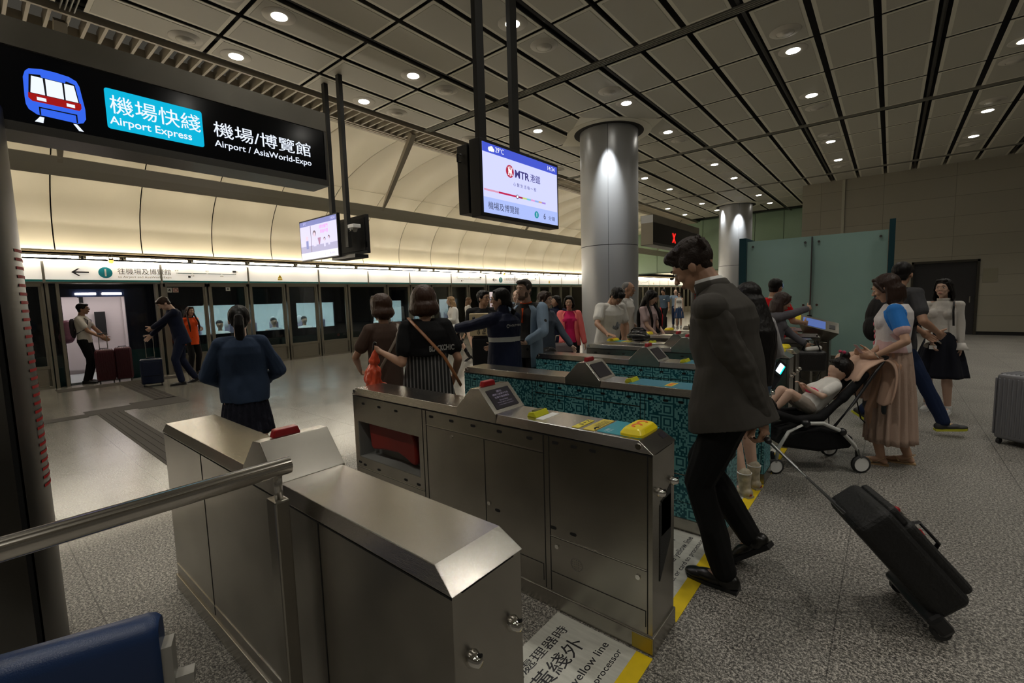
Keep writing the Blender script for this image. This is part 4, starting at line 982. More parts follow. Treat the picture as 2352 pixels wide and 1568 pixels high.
# slanted touch-screen post in front of it
t = thing('enquiry_post', 'steel enquiry post with a slanted tray holding a blue touch screen', 'information post', (-.78, 7.93, 0))
MB().box((-.94, 7.80, 0), (-.66, 8.06, .80)).build('pedestal', steel, t, bevel=.006)
MB().box((-.665, 7.79, .0), (-.64, 8.07, .84)).build('corner_trim', steel_dk, t)
dd = V((.385, .30, -.13)); dd = V((.43, .045, -.12)); u = dd.normalized(); s_ = V((-.10, .995, .50)).normalized()
c0 = V((-1.0, 7.74, 1.12))
top = [c0-s_*.13, c0+dd*1.08-s_*.13, c0+dd*1.08+s_*.16, c0+s_*.16]
bot = [V((-.94, 7.80, .86)), V((-.66, 7.82, .80)), V((-.66, 8.04, .80)), V((-.94, 8.06, .86))]
MB().rings([bot, top]).build('tray', steel, t)
n_ = u.cross(s_); n_ = n_ if n_.z > 0 else -n_
def onp(a, b, o=.004): return c0+dd*a+s_*b+n_*o
MB().rings([[onp(a, b, o) for a, b in ((.10, -.10), (.72, -.10), (.72, .10), (.10, .10))] for o in (.0, .006)]).build('touch_screen', emis('touch_blue', (.10, .20, .62), .45), t)
MB().rings([[onp(a, b, o) for a, b in ((.82, -.05), (.98, -.05), (.98, .05), (.82, .05))] for o in (.0, .006)]).build('card_pad', black, t)
MB().rings([[onp(a, b, o) for a, b in ((-.14, -.09), (.02, -.09), (.02, .06), (-.14, .06))] for o in (-.01, .05)]).build('reader', yellow, t, bevel=.01)
# ================================================================== PEOPLE
skin_l = mat('skin_light', (.50, .30, .20), .5); skin_m = mat('skin_tan', (.42, .235, .15), .5); skin_p = mat('skin_pale', (.60, .39, .29), .5)
hair_k = mat('hair_black', (.007, .0055, .005), .45, bump=(.35, 90, (1, 1, .12)), spec=.25); hair_b = mat('hair_dark_brown', (.026, .012, .007), .45, bump=(.35, 90, (1, 1, .12)), spec=.25)
hair_bl = mat('hair_blonde', (.34, .21, .10), .5, bump=(.5, 90, (1, 1, .12))); hair_g = mat('hair_grey', (.16, .155, .15), .6, bump=(.4, 120))
eye_w = mat('eye_white', (.6, .58, .55), .3); eye_d = mat('eye_dark', (.015, .01, .008), .2); lip_m = mat('lip_colour', (.38, .11, .10), .4); lip_n = mat('lip_natural', (.36, .16, .12), .5)
gold = mat('gold_metal', (.75, .50, .12), .25, 1)
def cloth(name, col, rough=.85, b=.35, sc_=28): return mat(name, col, rough, bump=(b, sc_, (1, 1, .6)), spec=.2)
DG = lambda: bpy.context.evaluated_depsgraph_get()
def blob(mb, name, mats, parent, vox=.008, sm=4, wr=0, wf=9, matfn=None, seed=0, label=None, ws=.5):
    me = mb.mesh('tmp', mats if isinstance(mats, (list, tuple)) else [mats])
    o = D.objects.new('tmp', me); COL.objects.link(o)
    md = o.modifiers.new('r', 'REMESH'); md.mode = 'VOXEL'; md.voxel_size = vox; md.adaptivity = 0
    if sm: md = o.modifiers.new('s', 'SMOOTH'); md.iterations = sm; md.factor = .5
    me2 = D.meshes.new_from_object(o.evaluated_get(DG())); D.objects.remove(o); D.meshes.remove(me)
    ml = mats if isinstance(mats, (list, tuple)) else [mats]
    if wr:
        vs = me2.vertices; off = V((seed*3.1, seed*1.7, seed*.9)); ns = [v.normal.copy() for v in vs]
        for v, n_ in zip(vs, ns):
            c = v.co; q = V((c.x*wf, c.y*wf, c.z*wf*ws))+off
            v.co = c+n_*wr*(noise.noise(q)+.5*noise.noise(q*2.3))
    me2.materials.clear()
    for m_ in ml: me2.materials.append(m_)
    me2.polygons.foreach_set('use_smooth', [True]*len(me2.polygons))
    if matfn:
        me2.polygons.foreach_set('material_index', [matfn(p.center) for p in me2.polygons])
    else: me2.polygons.foreach_set('material_index', [0]*len(me2.polygons))
    me2.name = name; me2.update()
    o = D.objects.new(name, me2); link(o, parent)
    if label: o['label'] = label
    return o
def ik(a, t, l1, l2, pole):
    d = t-a; L = d.length; mx = (l1+l2)*.999
    if L > mx: t = a+d*(mx/L); d = t-a; L = mx
    d.normalize(); p = pole-d*pole.dot(d)
    if p.length < 1e-4: p = V((0, 0, 1))
    p.normalize(); x = (l1*l1-l2*l2+L*L)/(2*L); h = sqrt(max(l1*l1-x*x, 0))
    return a+d*x+p*h, t
class P: pass
def facing(x, y, a):
    v = V((x, y, 0)).normalized(); a = R(a); rr = V((v.y, -v.x, 0))
    return (v*cos(a)+rr*sin(a)).normalized()
def hand(mb, w, d, n_, s, thumb_side, curl=.5, spread=.10, r=.0085):
    """palm + five separate fingers; w wrist, d finger direction, n_ palm normal, thumb_side = +1/-1 along d x n_"""
    d = d.normalized(); n_ = (n_-d*n_.dot(d)).normalized(); sd = d.cross(n_)*thumb_side
    pc = w+d*.052*s
    mb.ell(pc, (.040*s, .016*s, .048*s), M((sd, n_, d)).transposed(), 14, 8)
    mb.cap(w-d*.01*s, w+d*.03*s, .024*s, .026*s, 10)
    for k, (o, L) in enumerate(((.030, .074), (.010, .084), (-.010, .078), (-.029, .060))):
        p = w+d*.088*s+sd*o*s; dd = (d+sd*o*spread*30*.1).normalized(); ang = 0
        for j, fr_ in enumerate((.45, .30, .25)):
            ang += curl*(.55 if j == 0 else .8)
            q = p+(dd*cos(ang)+n_*sin(ang))*L*fr_*s
            mb.cap(p, q, r*s*(1.02-.1*j), r*s*(.94-.1*j), 8); p = q
    p = w+d*.025*s+sd*.030*s; dd = (d*.75+sd*.62+n_*.25).normalized()
    for L, k in ((.036, 0), (.030, .25), (.024, .3)):
        dd = (dd+n_*k*curl+d*.15).normalized(); q = p+dd*L*s; mb.cap(p, q, .0105*s, .009*s, 8); p = q
def make_person(label, x, y, a, H=1.65, male=False, lean=0, twist=0, head=(0, 0), roll=0, lw=None, rw=None, lel=None, rel=None, lf=None, rf=None, pz=None,
                skin=None, vox=.008, fat=1.0, hair=('short', None), face=True, top=None, bottom=None, shoes=None, lh=.5, rh=.5, ldir=None, rdir=None, lpn=None, rpn=None, hx=None, glasses=False, shade=None, build_legs=True, shz=.455):
    p = P(); skin = skin or skin_l; s = H/1.70; p.s = s; p.f = facing(x, y, a); p.r = V((p.f.y, -p.f.x, 0)); p.u = V((0, 0, 1)); p.o = V((x, y, 0))
    t = p.t = thing('person', label, 'person', (x, y, 0))
    def L(v): return v if isinstance(v, V) else p.o+(p.r*v[0]+p.f*v[1]+p.u*v[2])*s
    p.L = L
    hipz = pz or .93
    pel = L((0, 0, hipz)); p.pel = pel
    Q = M.Rotation(R(-lean), 3, p.r) @ M.Rotation(R(-twist), 3, p.u)     # lean>0 leans forward
    Q = M.Rotation(R(roll), 3, p.f) @ Q
    def U(vx, vy, vz): return pel+Q @ ((p.r*vx+p.f*vy+p.u*vz)*s)          # upper body, origin at pelvis
    p.U = U; p.Q = Q
    sw = .185 if male else .148; hw = .080 if male else .085
    ch = fat; p.sh = {-1: U(-sw, -.01, shz), 1: U(sw, -.01, shz)}
    nb = U(0, -.015, .50); nt = U(0, .012, .575)
    Hq = M.Rotation(R(-head[0]), 3, p.u) @ Q; ax = Hq @ p.r; Hq = M.Rotation(R(-head[1]), 3, ax) @ Hq   # head yaw + = to own right, pitch + = down
    hc = nt+Hq @ (V(p.f*.022)+p.u*.085)*s
    def Hd(vx, vy, vz): return hc+Hq @ ((p.r*vx+p.f*vy+p.u*vz)*s)
    p.Hd = Hd; p.Hq = Hq; HM = M((Hq @ p.r, Hq @ p.f, Hq @ p.u)).transposed(); p.HM = HM; p.hc = hc
    UM = M((Q @ p.r, Q @ p.f, Q @ p.u)).transposed(); p.UM = UM
    # limbs
    p.el = {}; p.wr = {}; p.kn = {}; p.an = {}; p.hip = {}; p.ft = {}
    for sd, wt, ep in ((-1, lw, lel), (1, rw, rel)):
        wt = L(wt) if wt is not None else U(sd*(sw+.035), .03, -.095)
        ep = (p.r*ep[0]+p.f*ep[1]+p.u*ep[2]) if ep is not None else (p.r*sd*.4-p.f*1+p.u*-.2)
        p.el[sd], p.wr[sd] = ik(p.sh[sd], wt, .285*s, .245*s, ep)
    for sd, ft in ((-1, lf), (1, rf)):
        ft = ft or (sd*.095, 0, 0, 0, 0)     # x, y, heel height, toe yaw, pitch(deg, heel up)
        h = pel+(p.r*sd*hw-p.u*.03)*s; an = L((ft[0], ft[1]-.02, ft[2]+.085))
        yawd = M.Rotation(R(-ft[3]), 3, p.u) @ p.f
        k, an = ik(h, an, .425*s, .415*s, yawd+p.u*.1); p.hip[sd] = h; p.kn[sd] = k; p.an[sd] = an
        fp = R(ft[4]); p.ft[sd] = (yawd*cos(fp)-p.u*sin(fp)).normalized()
    # ---- body: one continuous skin
    mb = MB(); c = mb.cap
    mb.ell(U(0, 0, .06), (.145*s*ch, .100*s*ch, .14*s), UM); mb.ell(U(0, 0, .20), (.125*s*ch, .090*s*ch, .16*s), UM); mb.ell(U(0, 0, .36), ((.165 if male else .145)*s*ch, .105*s*ch, .15*s), UM)
    c(U(-sw*.8, -.01, shz), U(sw*.8, -.01, shz), .050*s); c(nb, nt+Hq @ p.u*.03*s, (.057 if male else .048)*s, (.054 if male else .045)*s)
    if not male: 
        for sd in (-1, 1): mb.ell(U(sd*.065, .060, .345), (.050*s, .045*s, .050*s), UM)
    fm = 1 if male else .94
    mb.ell(Hd(0, -.012, .022), (.074*s, .092*s, .092*s), HM, 20, 14); mb.ell(Hd(0, .022, -.045), (.056*s*fm, .060*s, .062*s), HM, 16, 12); mb.ell(Hd(0, .052, -.094), (.022*s, .020*s, .018*s), HM)
    mb.ell(Hd(0, .045, .01), (.058*s, .043*s, .075*s), HM, 16, 12)
    c(Hd(0, .084, .014), Hd(0, .104, -.018), .007*s, .0115*s, 10)
    for sd in (-1, 1):
        mb.ell(Hd(sd*.034, .062, -.018), (.022*s, .020*s, .024*s), HM); c(Hd(sd*.014, .083, .034), Hd(sd*.040, .072, .033), .010*s, .008*s, 8)
        mb.ell(Hd(sd*.077, -.008, -.008), (.009*s, .018*s, .030*s), HM); mb.ell(Hd(sd*.010, .098, -.022), (.008*s, .008*s, .007*s), HM)
    mb.ell(Hd(0, .085, -.050), (.022*s, .010*s, .007*s), HM); mb.ell(Hd(0, .083, -.062), (.018*s, .010*s, .007*s), HM)
    af = ch if ch > 1 else 1
    for sd in (-1, 1):
        S_, E_, W_ = p.sh[sd], p.el[sd], p.wr[sd]; m_ = 1 if male else .86
        c(S_, E_, .048*s*m_*af, .038*s*m_*af); c(E_, E_.lerp(W_, .35), .038*s*m_*af, .038*s*m_*af); c(E_.lerp(W_, .35), W_, .037*s*m_*af, .024*s*m_)
        fd = (W_-E_).normalized(); dr, pn = (ldir, lpn) if sd < 0 else (rdir, rpn)
        fd2 = fd if dr is None else (p.r*dr[0]+p.f*dr[1]+p.u*dr[2]).normalized()
        n_ = (-p.r*sd) if pn is None else (p.r*pn[0]+p.f*pn[1]+p.u*pn[2])
        side = 1 if (fd2.cross(n_)).dot(p.f+p.u*.3) > 0 else -1
        hand(mb, W_, fd2, n_, s*m_*1.02, side, lh if sd < 0 else rh); p.__dict__['hand%d' % sd] = W_+fd2*.085*s
        if build_legs:
            h, k, an = p.hip[sd], p.kn[sd], p.an[sd]
            c(h, k, .085*s*ch, .054*s); c(k, k.lerp(an, .3), .052*s, .052*s*(1.05)); c(k.lerp(an, .3), an, .052*s, .034*s)
            ff = p.ft[sd]; uu = (p.u-ff*p.u.dot(ff)).normalized(); c(an-uu*.035*s, an-uu*.058*s+ff*.13*s, .030*s, .020*s); c(an-uu*.02*s, an-uu*.05*s-ff*.025*s, .028*s, .028*s)
    p.body = blob(mb, 'body', skin, t, vox, 3)
    # face details
    if face:
        for sd in (-1, 1):
            e = MB(); e.mat(0).ell(Hd(sd*.031, .0775, .012), (.0150*s, .0100*s, .0062*s), HM, 12, 8); e.mat(1).ell(Hd(sd*.031, .0845, .012), (.0062*s, .0045*s, .0058*s), HM, 10, 6)
            e.build('eye', [eye_w, eye_d], t, smooth=True)
            MB().tube([Hd(sd*.015, .0935, .036), Hd(sd*.030, .090, .0405), Hd(sd*.045, .079, .036)], [.0035*s, .0042*s, .002*s], 6, flat=.6).build('eyebrow', hair_k, t, smooth=True)
        e = MB(); e.ell(Hd(0, .0885, -.0505), (.0215*s, .0085*s, .0048*s), HM, 12, 8); e.ell(Hd(0, .0865, -.0600), (.0175*s, .0085*s, .0055*s), HM, 12, 8)
        e.build('lips', lip_n if male else lip_m, t, smooth=True)
    if glasses:
        e = MB()
        for sd in (-1, 1):
            e.tube([Hd(sd*.033+.022*cos(q), .100-.012*abs(cos(q)) if 0 else .099, .010+.015*sin(q)) for q in [2*pi*k/14 for k in range(15)]], .0016*s, 5); e.cyl(Hd(sd*.055, .098, .014), Hd(sd*.080, .0, .012), .0018*s, n=5)
        e.cyl(Hd(-.012, .101, .012), Hd(.012, .101, .012), .0018*s, n=5); e.build('glasses', black if shade is None else shade, t)
        if shade is not None:
            e = MB()
            for sd in (-1, 1): e.ell(Hd(sd*.033, .098, .010), (.022*s, .004*s, .017*s), HM)
            e.build('lenses', black, t, smooth=True)
    if hair: make_hair(p, *(tuple(hair)+(vox,) if len(hair) == 2 else hair))
    if top: make_top(p, male=male, vox=vox, fat=ch, **top)
    if bottom: make_bottom(p, male=male, vox=vox, fat=ch, **bottom)
    if shoes: make_shoes(p, vox=vox, **shoes)
    return p
def make_hair(p, kind, mt, vox=.008, length=.35, side=0, vol=1.0, seed=1):
    mt = mt or hair_k; s = p.s; Hd, HM = p.Hd, p.HM; mb = MB(); rnd = random.Random(seed)
    top = (.083*vol, .098*vol, .090*vol)
    if kind == 'balding':
        mb.ell(Hd(0, -.030, .040), (.079*s, .085*s, .076*s), HM, 18, 12); mb.ell(Hd(0, -.055, -.02), (.068*s, .048*s, .060*s), HM)
    else:
        mb.ell(Hd(0, -.022, .040), [q*s for q in top], HM, 20, 14)
        if kind == 'spiky': mb.ell(Hd(0, -.048, -.006), (.062*s*vol, .044*s, .055*s), HM)
        else: mb.ell(Hd(0, -.050, -.022), (.066*s*vol, .048*s, .060*s), HM)
    if kind in ('short', 'spiky', 'bowl'):
        for sd in (-1, 1): mb.ell(Hd(sd*.074, .004, .028), (.014*s, .028*s, .036*s), HM)
        mb.ell(Hd(0, .045, .088), (.062*s*vol, .045*s, .030*s*vol), HM)
    if kind == 'spiky': mb.ell(Hd(0, .040, .100), (.066*s, .058*s, .034*s), HM); mb.ell(Hd(0, -.030, .075), (.078*s, .090*s, .070*s), HM)
    if kind == 'bowl': mb.ell(Hd(0, .06, .065), (.066*s, .036*s, .030*s), HM)
    if kind == 'spiky':
        for k in range(150):
            u = rnd.uniform(-1, 1); w_ = rnd.uniform(-1, 1); 
            b = V((u*.066, -.022+w_*.092, .075+.05*(1-u*u*.6-w_*w_*.5))); dr = V((u*.30, .18+w_*.45, .9)).normalized()
            L_ = rnd.uniform(.004, .020); mb.cap(Hd(*(b-dr*.03)), Hd(*(b+dr*L_)), .014*s, .003*s, 7)
        for k in range(26):
            u = rnd.uniform(-1, 1); b = V((u*.06, .062, .088+rnd.uniform(-.02, .02))); dr = V((u*.2, .85, .45)).normalized()
            mb.cap(Hd(*b), Hd(*(b+dr*rnd.uniform(.010, .026))), .016*s, .006*s, 7)
    if kind in ('long', 'bob', 'curly'):
        n = 26
        for k in range(n):
            a = R(-20+ (220)*k/(n-1)) ; a = pi+ (a-R(90)) # spread round the back from temple to temple
            ang = R(195)*(k/(n-1)-.5)
            bx, by = .078*sin(ang)*vol, -.022-.085*cos(ang)*vol
            L_ = length*(1-.10*abs(k/(n-1)-.5)*2)*rnd.uniform(.92, 1.04); pts = []
            st = Hd(bx*.9, by*.9, .06); e1 = Hd(bx*1.05, by*1.04, -.03)
            dn = V((0, 0, -1)); base = e1; outw = (e1-p.hc); outw.z = 0; outw.normalize()
            if kind == 'bob': dn = (dn+outw*-.05)
            pts = [st, e1, e1+dn*L_*.4*s+outw*.010*s, e1+dn*L_*.75*s+outw*(.016 if kind != 'bob' else -.005)*s, e1+dn*L_*s+outw*(.010 if kind != 'bob' else -.02)*s]
            if length > .30:
                ca, sa = cos(ang), sin(ang); fr = ca < .12
                pts = [st, e1, p.U(sa*.10, (.075 if fr else -.05-.075*ca), .50), p.U(sa*.118, (.135 if fr else -.05-.125*ca), .40), p.U(sa*.115, (.165 if fr else -.055-.135*ca), .27), p.U(sa*.10, (.15 if fr else -.05-.13*ca), .50-length)]
                mb.tube(pts, [.020*s, .021*s, .022*s, .023*s, .022*s, .009*s], 8); continue
            if kind == 'curly': pts = [q+V((rnd.uniform(-1, 1), rnd.uniform(-1, 1), 0))*.012*s for q in pts]
            mb.tube(pts, [.020*s, .019*s, .017*s, .015*s, .007*s], 8)
        if kind != 'bob':
            mb.ell(Hd(0, -.05, -.07), (.068*s, .045*s, .075*s), HM)
        else: mb.ell(Hd(0, -.045, -.055), (.074*s*vol, .058*s*vol, .075*s), HM)
        for sd in (-1, 1): mb.cap(Hd(sd*.058, .052, .07), Hd(sd*.082, .02, -.02), .014*s, .014*s, 8)
        mb.cap(Hd(-.045, .05, .098), Hd(.045, .05, .098), .018*s)
    if kind == 'pony':
        mb.ell(Hd(0, -.105, .035), (.030*s, .030*s, .030*s), HM)
        pts = [Hd(0, -.10, .04), Hd(0, -.135, .02), Hd(0, -.145, -.06)]; e = pts[-1]
        pts += [e+V((0, 0, -.08*s)), e+V((0, 0, -length*s))]
        mb.tube(pts, [.020*s, .034*s, .040*s, .038*s, .014*s], 10)
        for sd in (-1, 1): mb.ell(Hd(sd*.070, -.01, .02), (.014*s, .045*s, .045*s), HM)
        mb.cap(Hd(-.04, .05, .095), Hd(.04, .05, .095), .016*s)
    if kind == 'bun':
        mb.ell(Hd(0, -.075, .105), (.038*s, .038*s, .036*s), HM); mb.cap(Hd(-.04, .05, .085), Hd(.04, .05, .085), .020*s)
        for sd in (-1, 1): mb.ell(Hd(sd*.070, .0, .02), (.014*s, .04*s, .045*s), HM)
    if kind == 'lowpony':
        mb.ell(Hd(0, -.10, -.05), (.035*s, .035*s, .035*s), HM); e = Hd(0, -.115, -.07)
        mb.tube([e, e+V((0, 0, -.06))-p.Hq @ p.f*.03, e+V((0, 0, -length*s))-p.Hq @ p.f*.02], [.030*s, .034*s, .012*s], 9)
        for sd in (-1, 1): mb.ell(Hd(sd*.070, -.005, .03), (.014*s, .045*s, .045*s), HM)
        mb.cap(Hd(-.04, .05, .095), Hd(.04, .05, .095), .016*s)
    p.hair = blob(mb, 'hair', mt, p.t, min(vox, .007), 2, wr=.003, wf=55, ws=.15, seed=seed)
def make_top(p, m, male=False, vox=.008, fat=1, sleeve='short', hem=0.0, infl=.014, name='shirt', flare=0, collar=None, m2=None, fn=None, wr=.006, neck=True, cuff=None, label=None, loose=1.0, hips=0):
    s = p.s; U, UM = p.U, p.UM; mb = MB(); i = infl/s; c = mb.cap
    sw = .185 if male else .148; k = fat*loose
    if not male:
        for sd in (-1, 1): mb.ell(U(sd*.065, .064, .345), ((.056+i)*s, (.050+i)*s, (.056+i)*s), UM)
    # torso loft
    rs = []
    lv = [(hem, .150+hips+flare, .112+flare*.8), (hem+.05, .148+hips+flare*.6, .110+flare*.5), (.10, .142+hips*.5, .105), (.20, .132 if not male else .142, .098), (.30, .142 if not male else .158, .108), (.38, .152 if not male else .172, .112 if male else .118), (.44, .150 if not male else .178, .098), (.485, .105, .075), (.51, .062, .062)]
    if not male: lv = [(z, w_*(1 if z < .25 else .97 if z < .35 else .90 if z < .43 else .80), d_) for z, w_, d_ in lv]
    lv = [q for n_, q in enumerate(lv) if q[0] >= hem+.05 or n_ == 0]
    if hem+.05 < .08: lv.insert(1, (hem+.05, .148+hips+flare*.6, .110+flare*.5))
    for z, w_, d_ in lv:
        kk = k if z < .45 else 1
        rs.append([U((w_*kk+i)*cos(a), (d_*kk+i)*sin(a)-(.0 if z < .4 else .012), z) for a in [2*pi*q/28 for q in range(28)]])
    mb.rings(rs)
    for sd in (-1, 1):
        S_, E_, W_ = p.sh[sd], p.el[sd], p.wr[sd]; m_ = (1 if male else .88)*k
        if sleeve == 'none': continue
        j = i*.5; mb.ell(S_, ((.056*m_+j)*s,)*3)
        c(U(sd*sw*.4, -.01, .455), S_, (.060*m_+j)*s, (.056*m_+j)*s)
        if sleeve == 'short': c(S_, S_.lerp(E_, .62), (.054*m_+j)*s, (.056*m_+j)*s)
        else:
            c(S_, E_, (.054*m_+j)*s, (.045*m_+j)*s); q = .93 if sleeve == 'long' else .15
            c(E_, E_.lerp(W_, q), (.045*m_+j)*s, (.034*m_+j+(.0 if sleeve == 'long' else .01))*s)
            if cuff: 
                d_ = (W_-E_).normalized(); x_, y_, _ = frame_of(d_); a0 = E_.lerp(W_, .78)
                MB().rings([[a0+d_*z*s+(x_*cos(t)+y_*sin(t))*r*s for t in [2*pi*j/24 for j in range(24)]] for z, r in ((0, .042), (.04, .055), (.09, .085))], cap=False).build('flared_cuff', m, p.t, smooth=True, solid=.004)
    if collar == 'high': c(U(0, -.015, .49), U(0, .0, .555), .070*s, .066*s)
    p.top = blob(mb, name, [m]+(m2 if isinstance(m2, list) else [m2] if m2 else []), p.t, vox, 3, wr=wr, wf=8, matfn=fn, seed=int(p.o.x*7), label=label)
    if collar == 'polo':
        MB().tube([U(.058*cos(a), .060*sin(a)+.0, .515+.012*sin(a)*-1) for a in [2*pi*q/20 for q in range(21)]], .011*s, 8).build('collar', (m2[0] if isinstance(m2, list) else m2) or m, p.t, smooth=True)
def make_bottom(p, m, kind='trousers', male=False, vox=.008, fat=1, hem=.45, wid=.24, folds=9, fa=.018, name=None, wr=.006, leg=1.0, waist=.115, label=None, m2=None, fn=None, hemjit=0, depth=.85):
    s = p.s; mb = MB(); c = mb.cap
    if kind in ('trousers', 'shorts', 'leggings'):
        g = {'trousers': 1.0, 'shorts': 1.1, 'leggings': .86}[kind]*leg
        mb.ell(p.pel+V((0, 0, .0)), (.158*s*fat, .158*s*fat*.78, .13*s), M((p.r, p.f, p.u)).transposed())
        for sd in (-1, 1):
            h, k, an = p.hip[sd], p.kn[sd], p.an[sd]
            if kind == 'shorts': c(h, h.lerp(k, .5), .098*s*fat, .090*s*fat); continue
            c(h, k, .098*s*fat*g, .068*s*g); c(k, an+p.u*.0, .066*s*g, (.056 if kind == 'trousers' else .043)*s*g)
        blob(mb, name or kind, m, p.t, vox, 3, wr=wr, wf=8, seed=3, label=label)
    else:
        rs = []; n = 96; rnd = random.Random(int(abs(p.o.x)*31)); ph = [rnd.uniform(0, 6.28) for _ in range(4)]
        ctr = (p.an[-1]+p.an[1])/2; top = p.pel+V((0, 0, waist*s))
        for j in range(17):
            t_ = j/16; z = top.z+(hem*s-top.z)*t_; cx = top.lerp(V((p.pel.x*.7+ctr.x*.3, p.pel.y*.7+ctr.y*.3, 0)), t_)
            w_ = .128*fat+(wid-.128*fat)*(t_**.75); ring = []
            for q in range(n):
                a = 2*pi*q/n; f_ = fa*min(1, t_*1.6+.15)*(sin(folds*a+ph[0]+t_*.6)+.45*sin(folds*1.73*a+ph[1])) 
                rr = w_+f_; z2 = z+(hemjit*(noise.noise(V((a*3, j, 0))))*t_ if hemjit else 0)
                ring.append(V((cx.x, cx.y, z2))+(p.r*cos(a)*rr+p.f*sin(a)*rr*depth)*s)
            rs.append(ring)
        mb.rings(rs, cap=False); o = mb.build(name or 'skirt', [m]+([m2] if m2 else []), p.t, smooth=True, solid=.004)
        if fn: o.data.polygons.foreach_set('material_index', [fn(q.center) for q in o.data.polygons])
        if label: o['label'] = label
def make_shoes(p, m, kind='shoe', vox=.008, sole=None, heel=0, label=None, trim=None):
    s = p.s
    for sd in (-1, 1):
        an, ff = p.an[sd], p.ft[sd]; up = (p.u-ff*p.u.dot(ff)).normalized(); sdv = ff.cross(up)
        X = M((sdv, ff, up)).transposed()
        def F(x, y, z): return an+(sdv*x+ff*y+up*z)*s
        if kind == 'sandal':
            MB().rings([[F(x*1, y, z) for x, y in ((-.03, -.06), (.03, -.06), (.036, .03), (.042, .11), (.03, .175), (0, .19), (-.03, .175), (-.042, .11), (-.036, .03))] for z in (-.088, -.074)]).build('sandal_sole', m, p.t)
            e = MB(); e.tube([F(-.040, .06, -.06), F(-.02, .075, -.035), F(0, .09, -.03), F(.02, .075, -.035), F(.04, .06, -.06)], .009*s, 6, flat=.4); e.tube([F(0, .09, -.03), F(0, .135, -.06)], .007*s, 6, flat=.5)
            e.tube([F(-.036, .03, -.055), F(-.036, -.03, -.01), F(0, -.052, .005), F(.036, -.03, -.01), F(.036, .03, -.055)], .006*s, 6, flat=.5); e.build('sandal_strap', m, p.t)
            toe = MB()
            for k in range(5): toe.ell(F(sd*-.028+sd*.014*k, .172-.006*k*k*.5, -.058), (.0075*s, .010*s, .005*s), X)
            toe.build('painted_toenails', mat('red_nail_polish', (.5, .02, .02), .3), p.t, smooth=True)
            continue
        mb = MB()
        mb.ell(F(0, -.02, -.045), (.042*s, .056*s, .044*s), X); mb.ell(F(0, .06, -.055), (.042*s, .085*s, .032*s), X); mb.ell(F(0, .125, -.062), (.042*s, .062*s, .024*s), X); mb.cap(F(0, -.012, -.04), F(0, .0, -.005 if kind != 'boot' else .10), .042*s, .044*s)
        if kind == 'boot': mb.cap(F(0, 0, .0), F(0, -.005, .10), .044*s, .050*s)
        blob(mb, 'shoe' if kind != 'boot' else 'boot', m, p.t, min(vox, .007), 2, label=label)
        zs = -.086-heel; 
        pl = [(-.032, -.068), (.032, -.068), (.036, .02), (.045, .10), (.038, .16), (0, .185), (-.038, .16), (-.045, .10), (-.036, .02)]
        e = MB(); e.rings([[F(x, y, z) for x, y in pl] for z in (-.090, -.068)])
        if heel: e.rings([[F(x*.7, y, z) for x, y in ((-.03, -.065), (.03, -.065), (.03, -.02), (-.03, -.02))] for z in (-.09-heel, -.085)])
        e.build('sole', sole or black, p.t)
        if trim:
            e = MB()
            for k in range(4): e.tube([F(-.022, .045+.018*k, -.028-.006*k), F(0, .048+.018*k, -.018-.006*k), F(.022, .045+.018*k, -.028-.006*k)], .0035*s, 5)
            e.build('laces', trim, p.t)
def sphere_strap(pts, w_, m, parent, name='strap', flat=.3): return MB().tube(pts, w_, 8, flat=flat).build(name, m, parent, smooth=True)

def snap(o, pt, off=.004):
    ok, co, no, _ = o.closest_point_on_mesh(V(pt)); return co+no*off
def conform(to, o, dv=None, off=.004):
    """lay flat lettering on the cloth it is printed on; dv points into the cloth"""
    for v in to.data.vertices:
        ok = False
        if dv is not None:
            ok, co, no, _ = o.ray_cast(v.co-dv*.12, dv)
        v.co = co-dv*off if ok else snap(o, v.co, off)
    return to
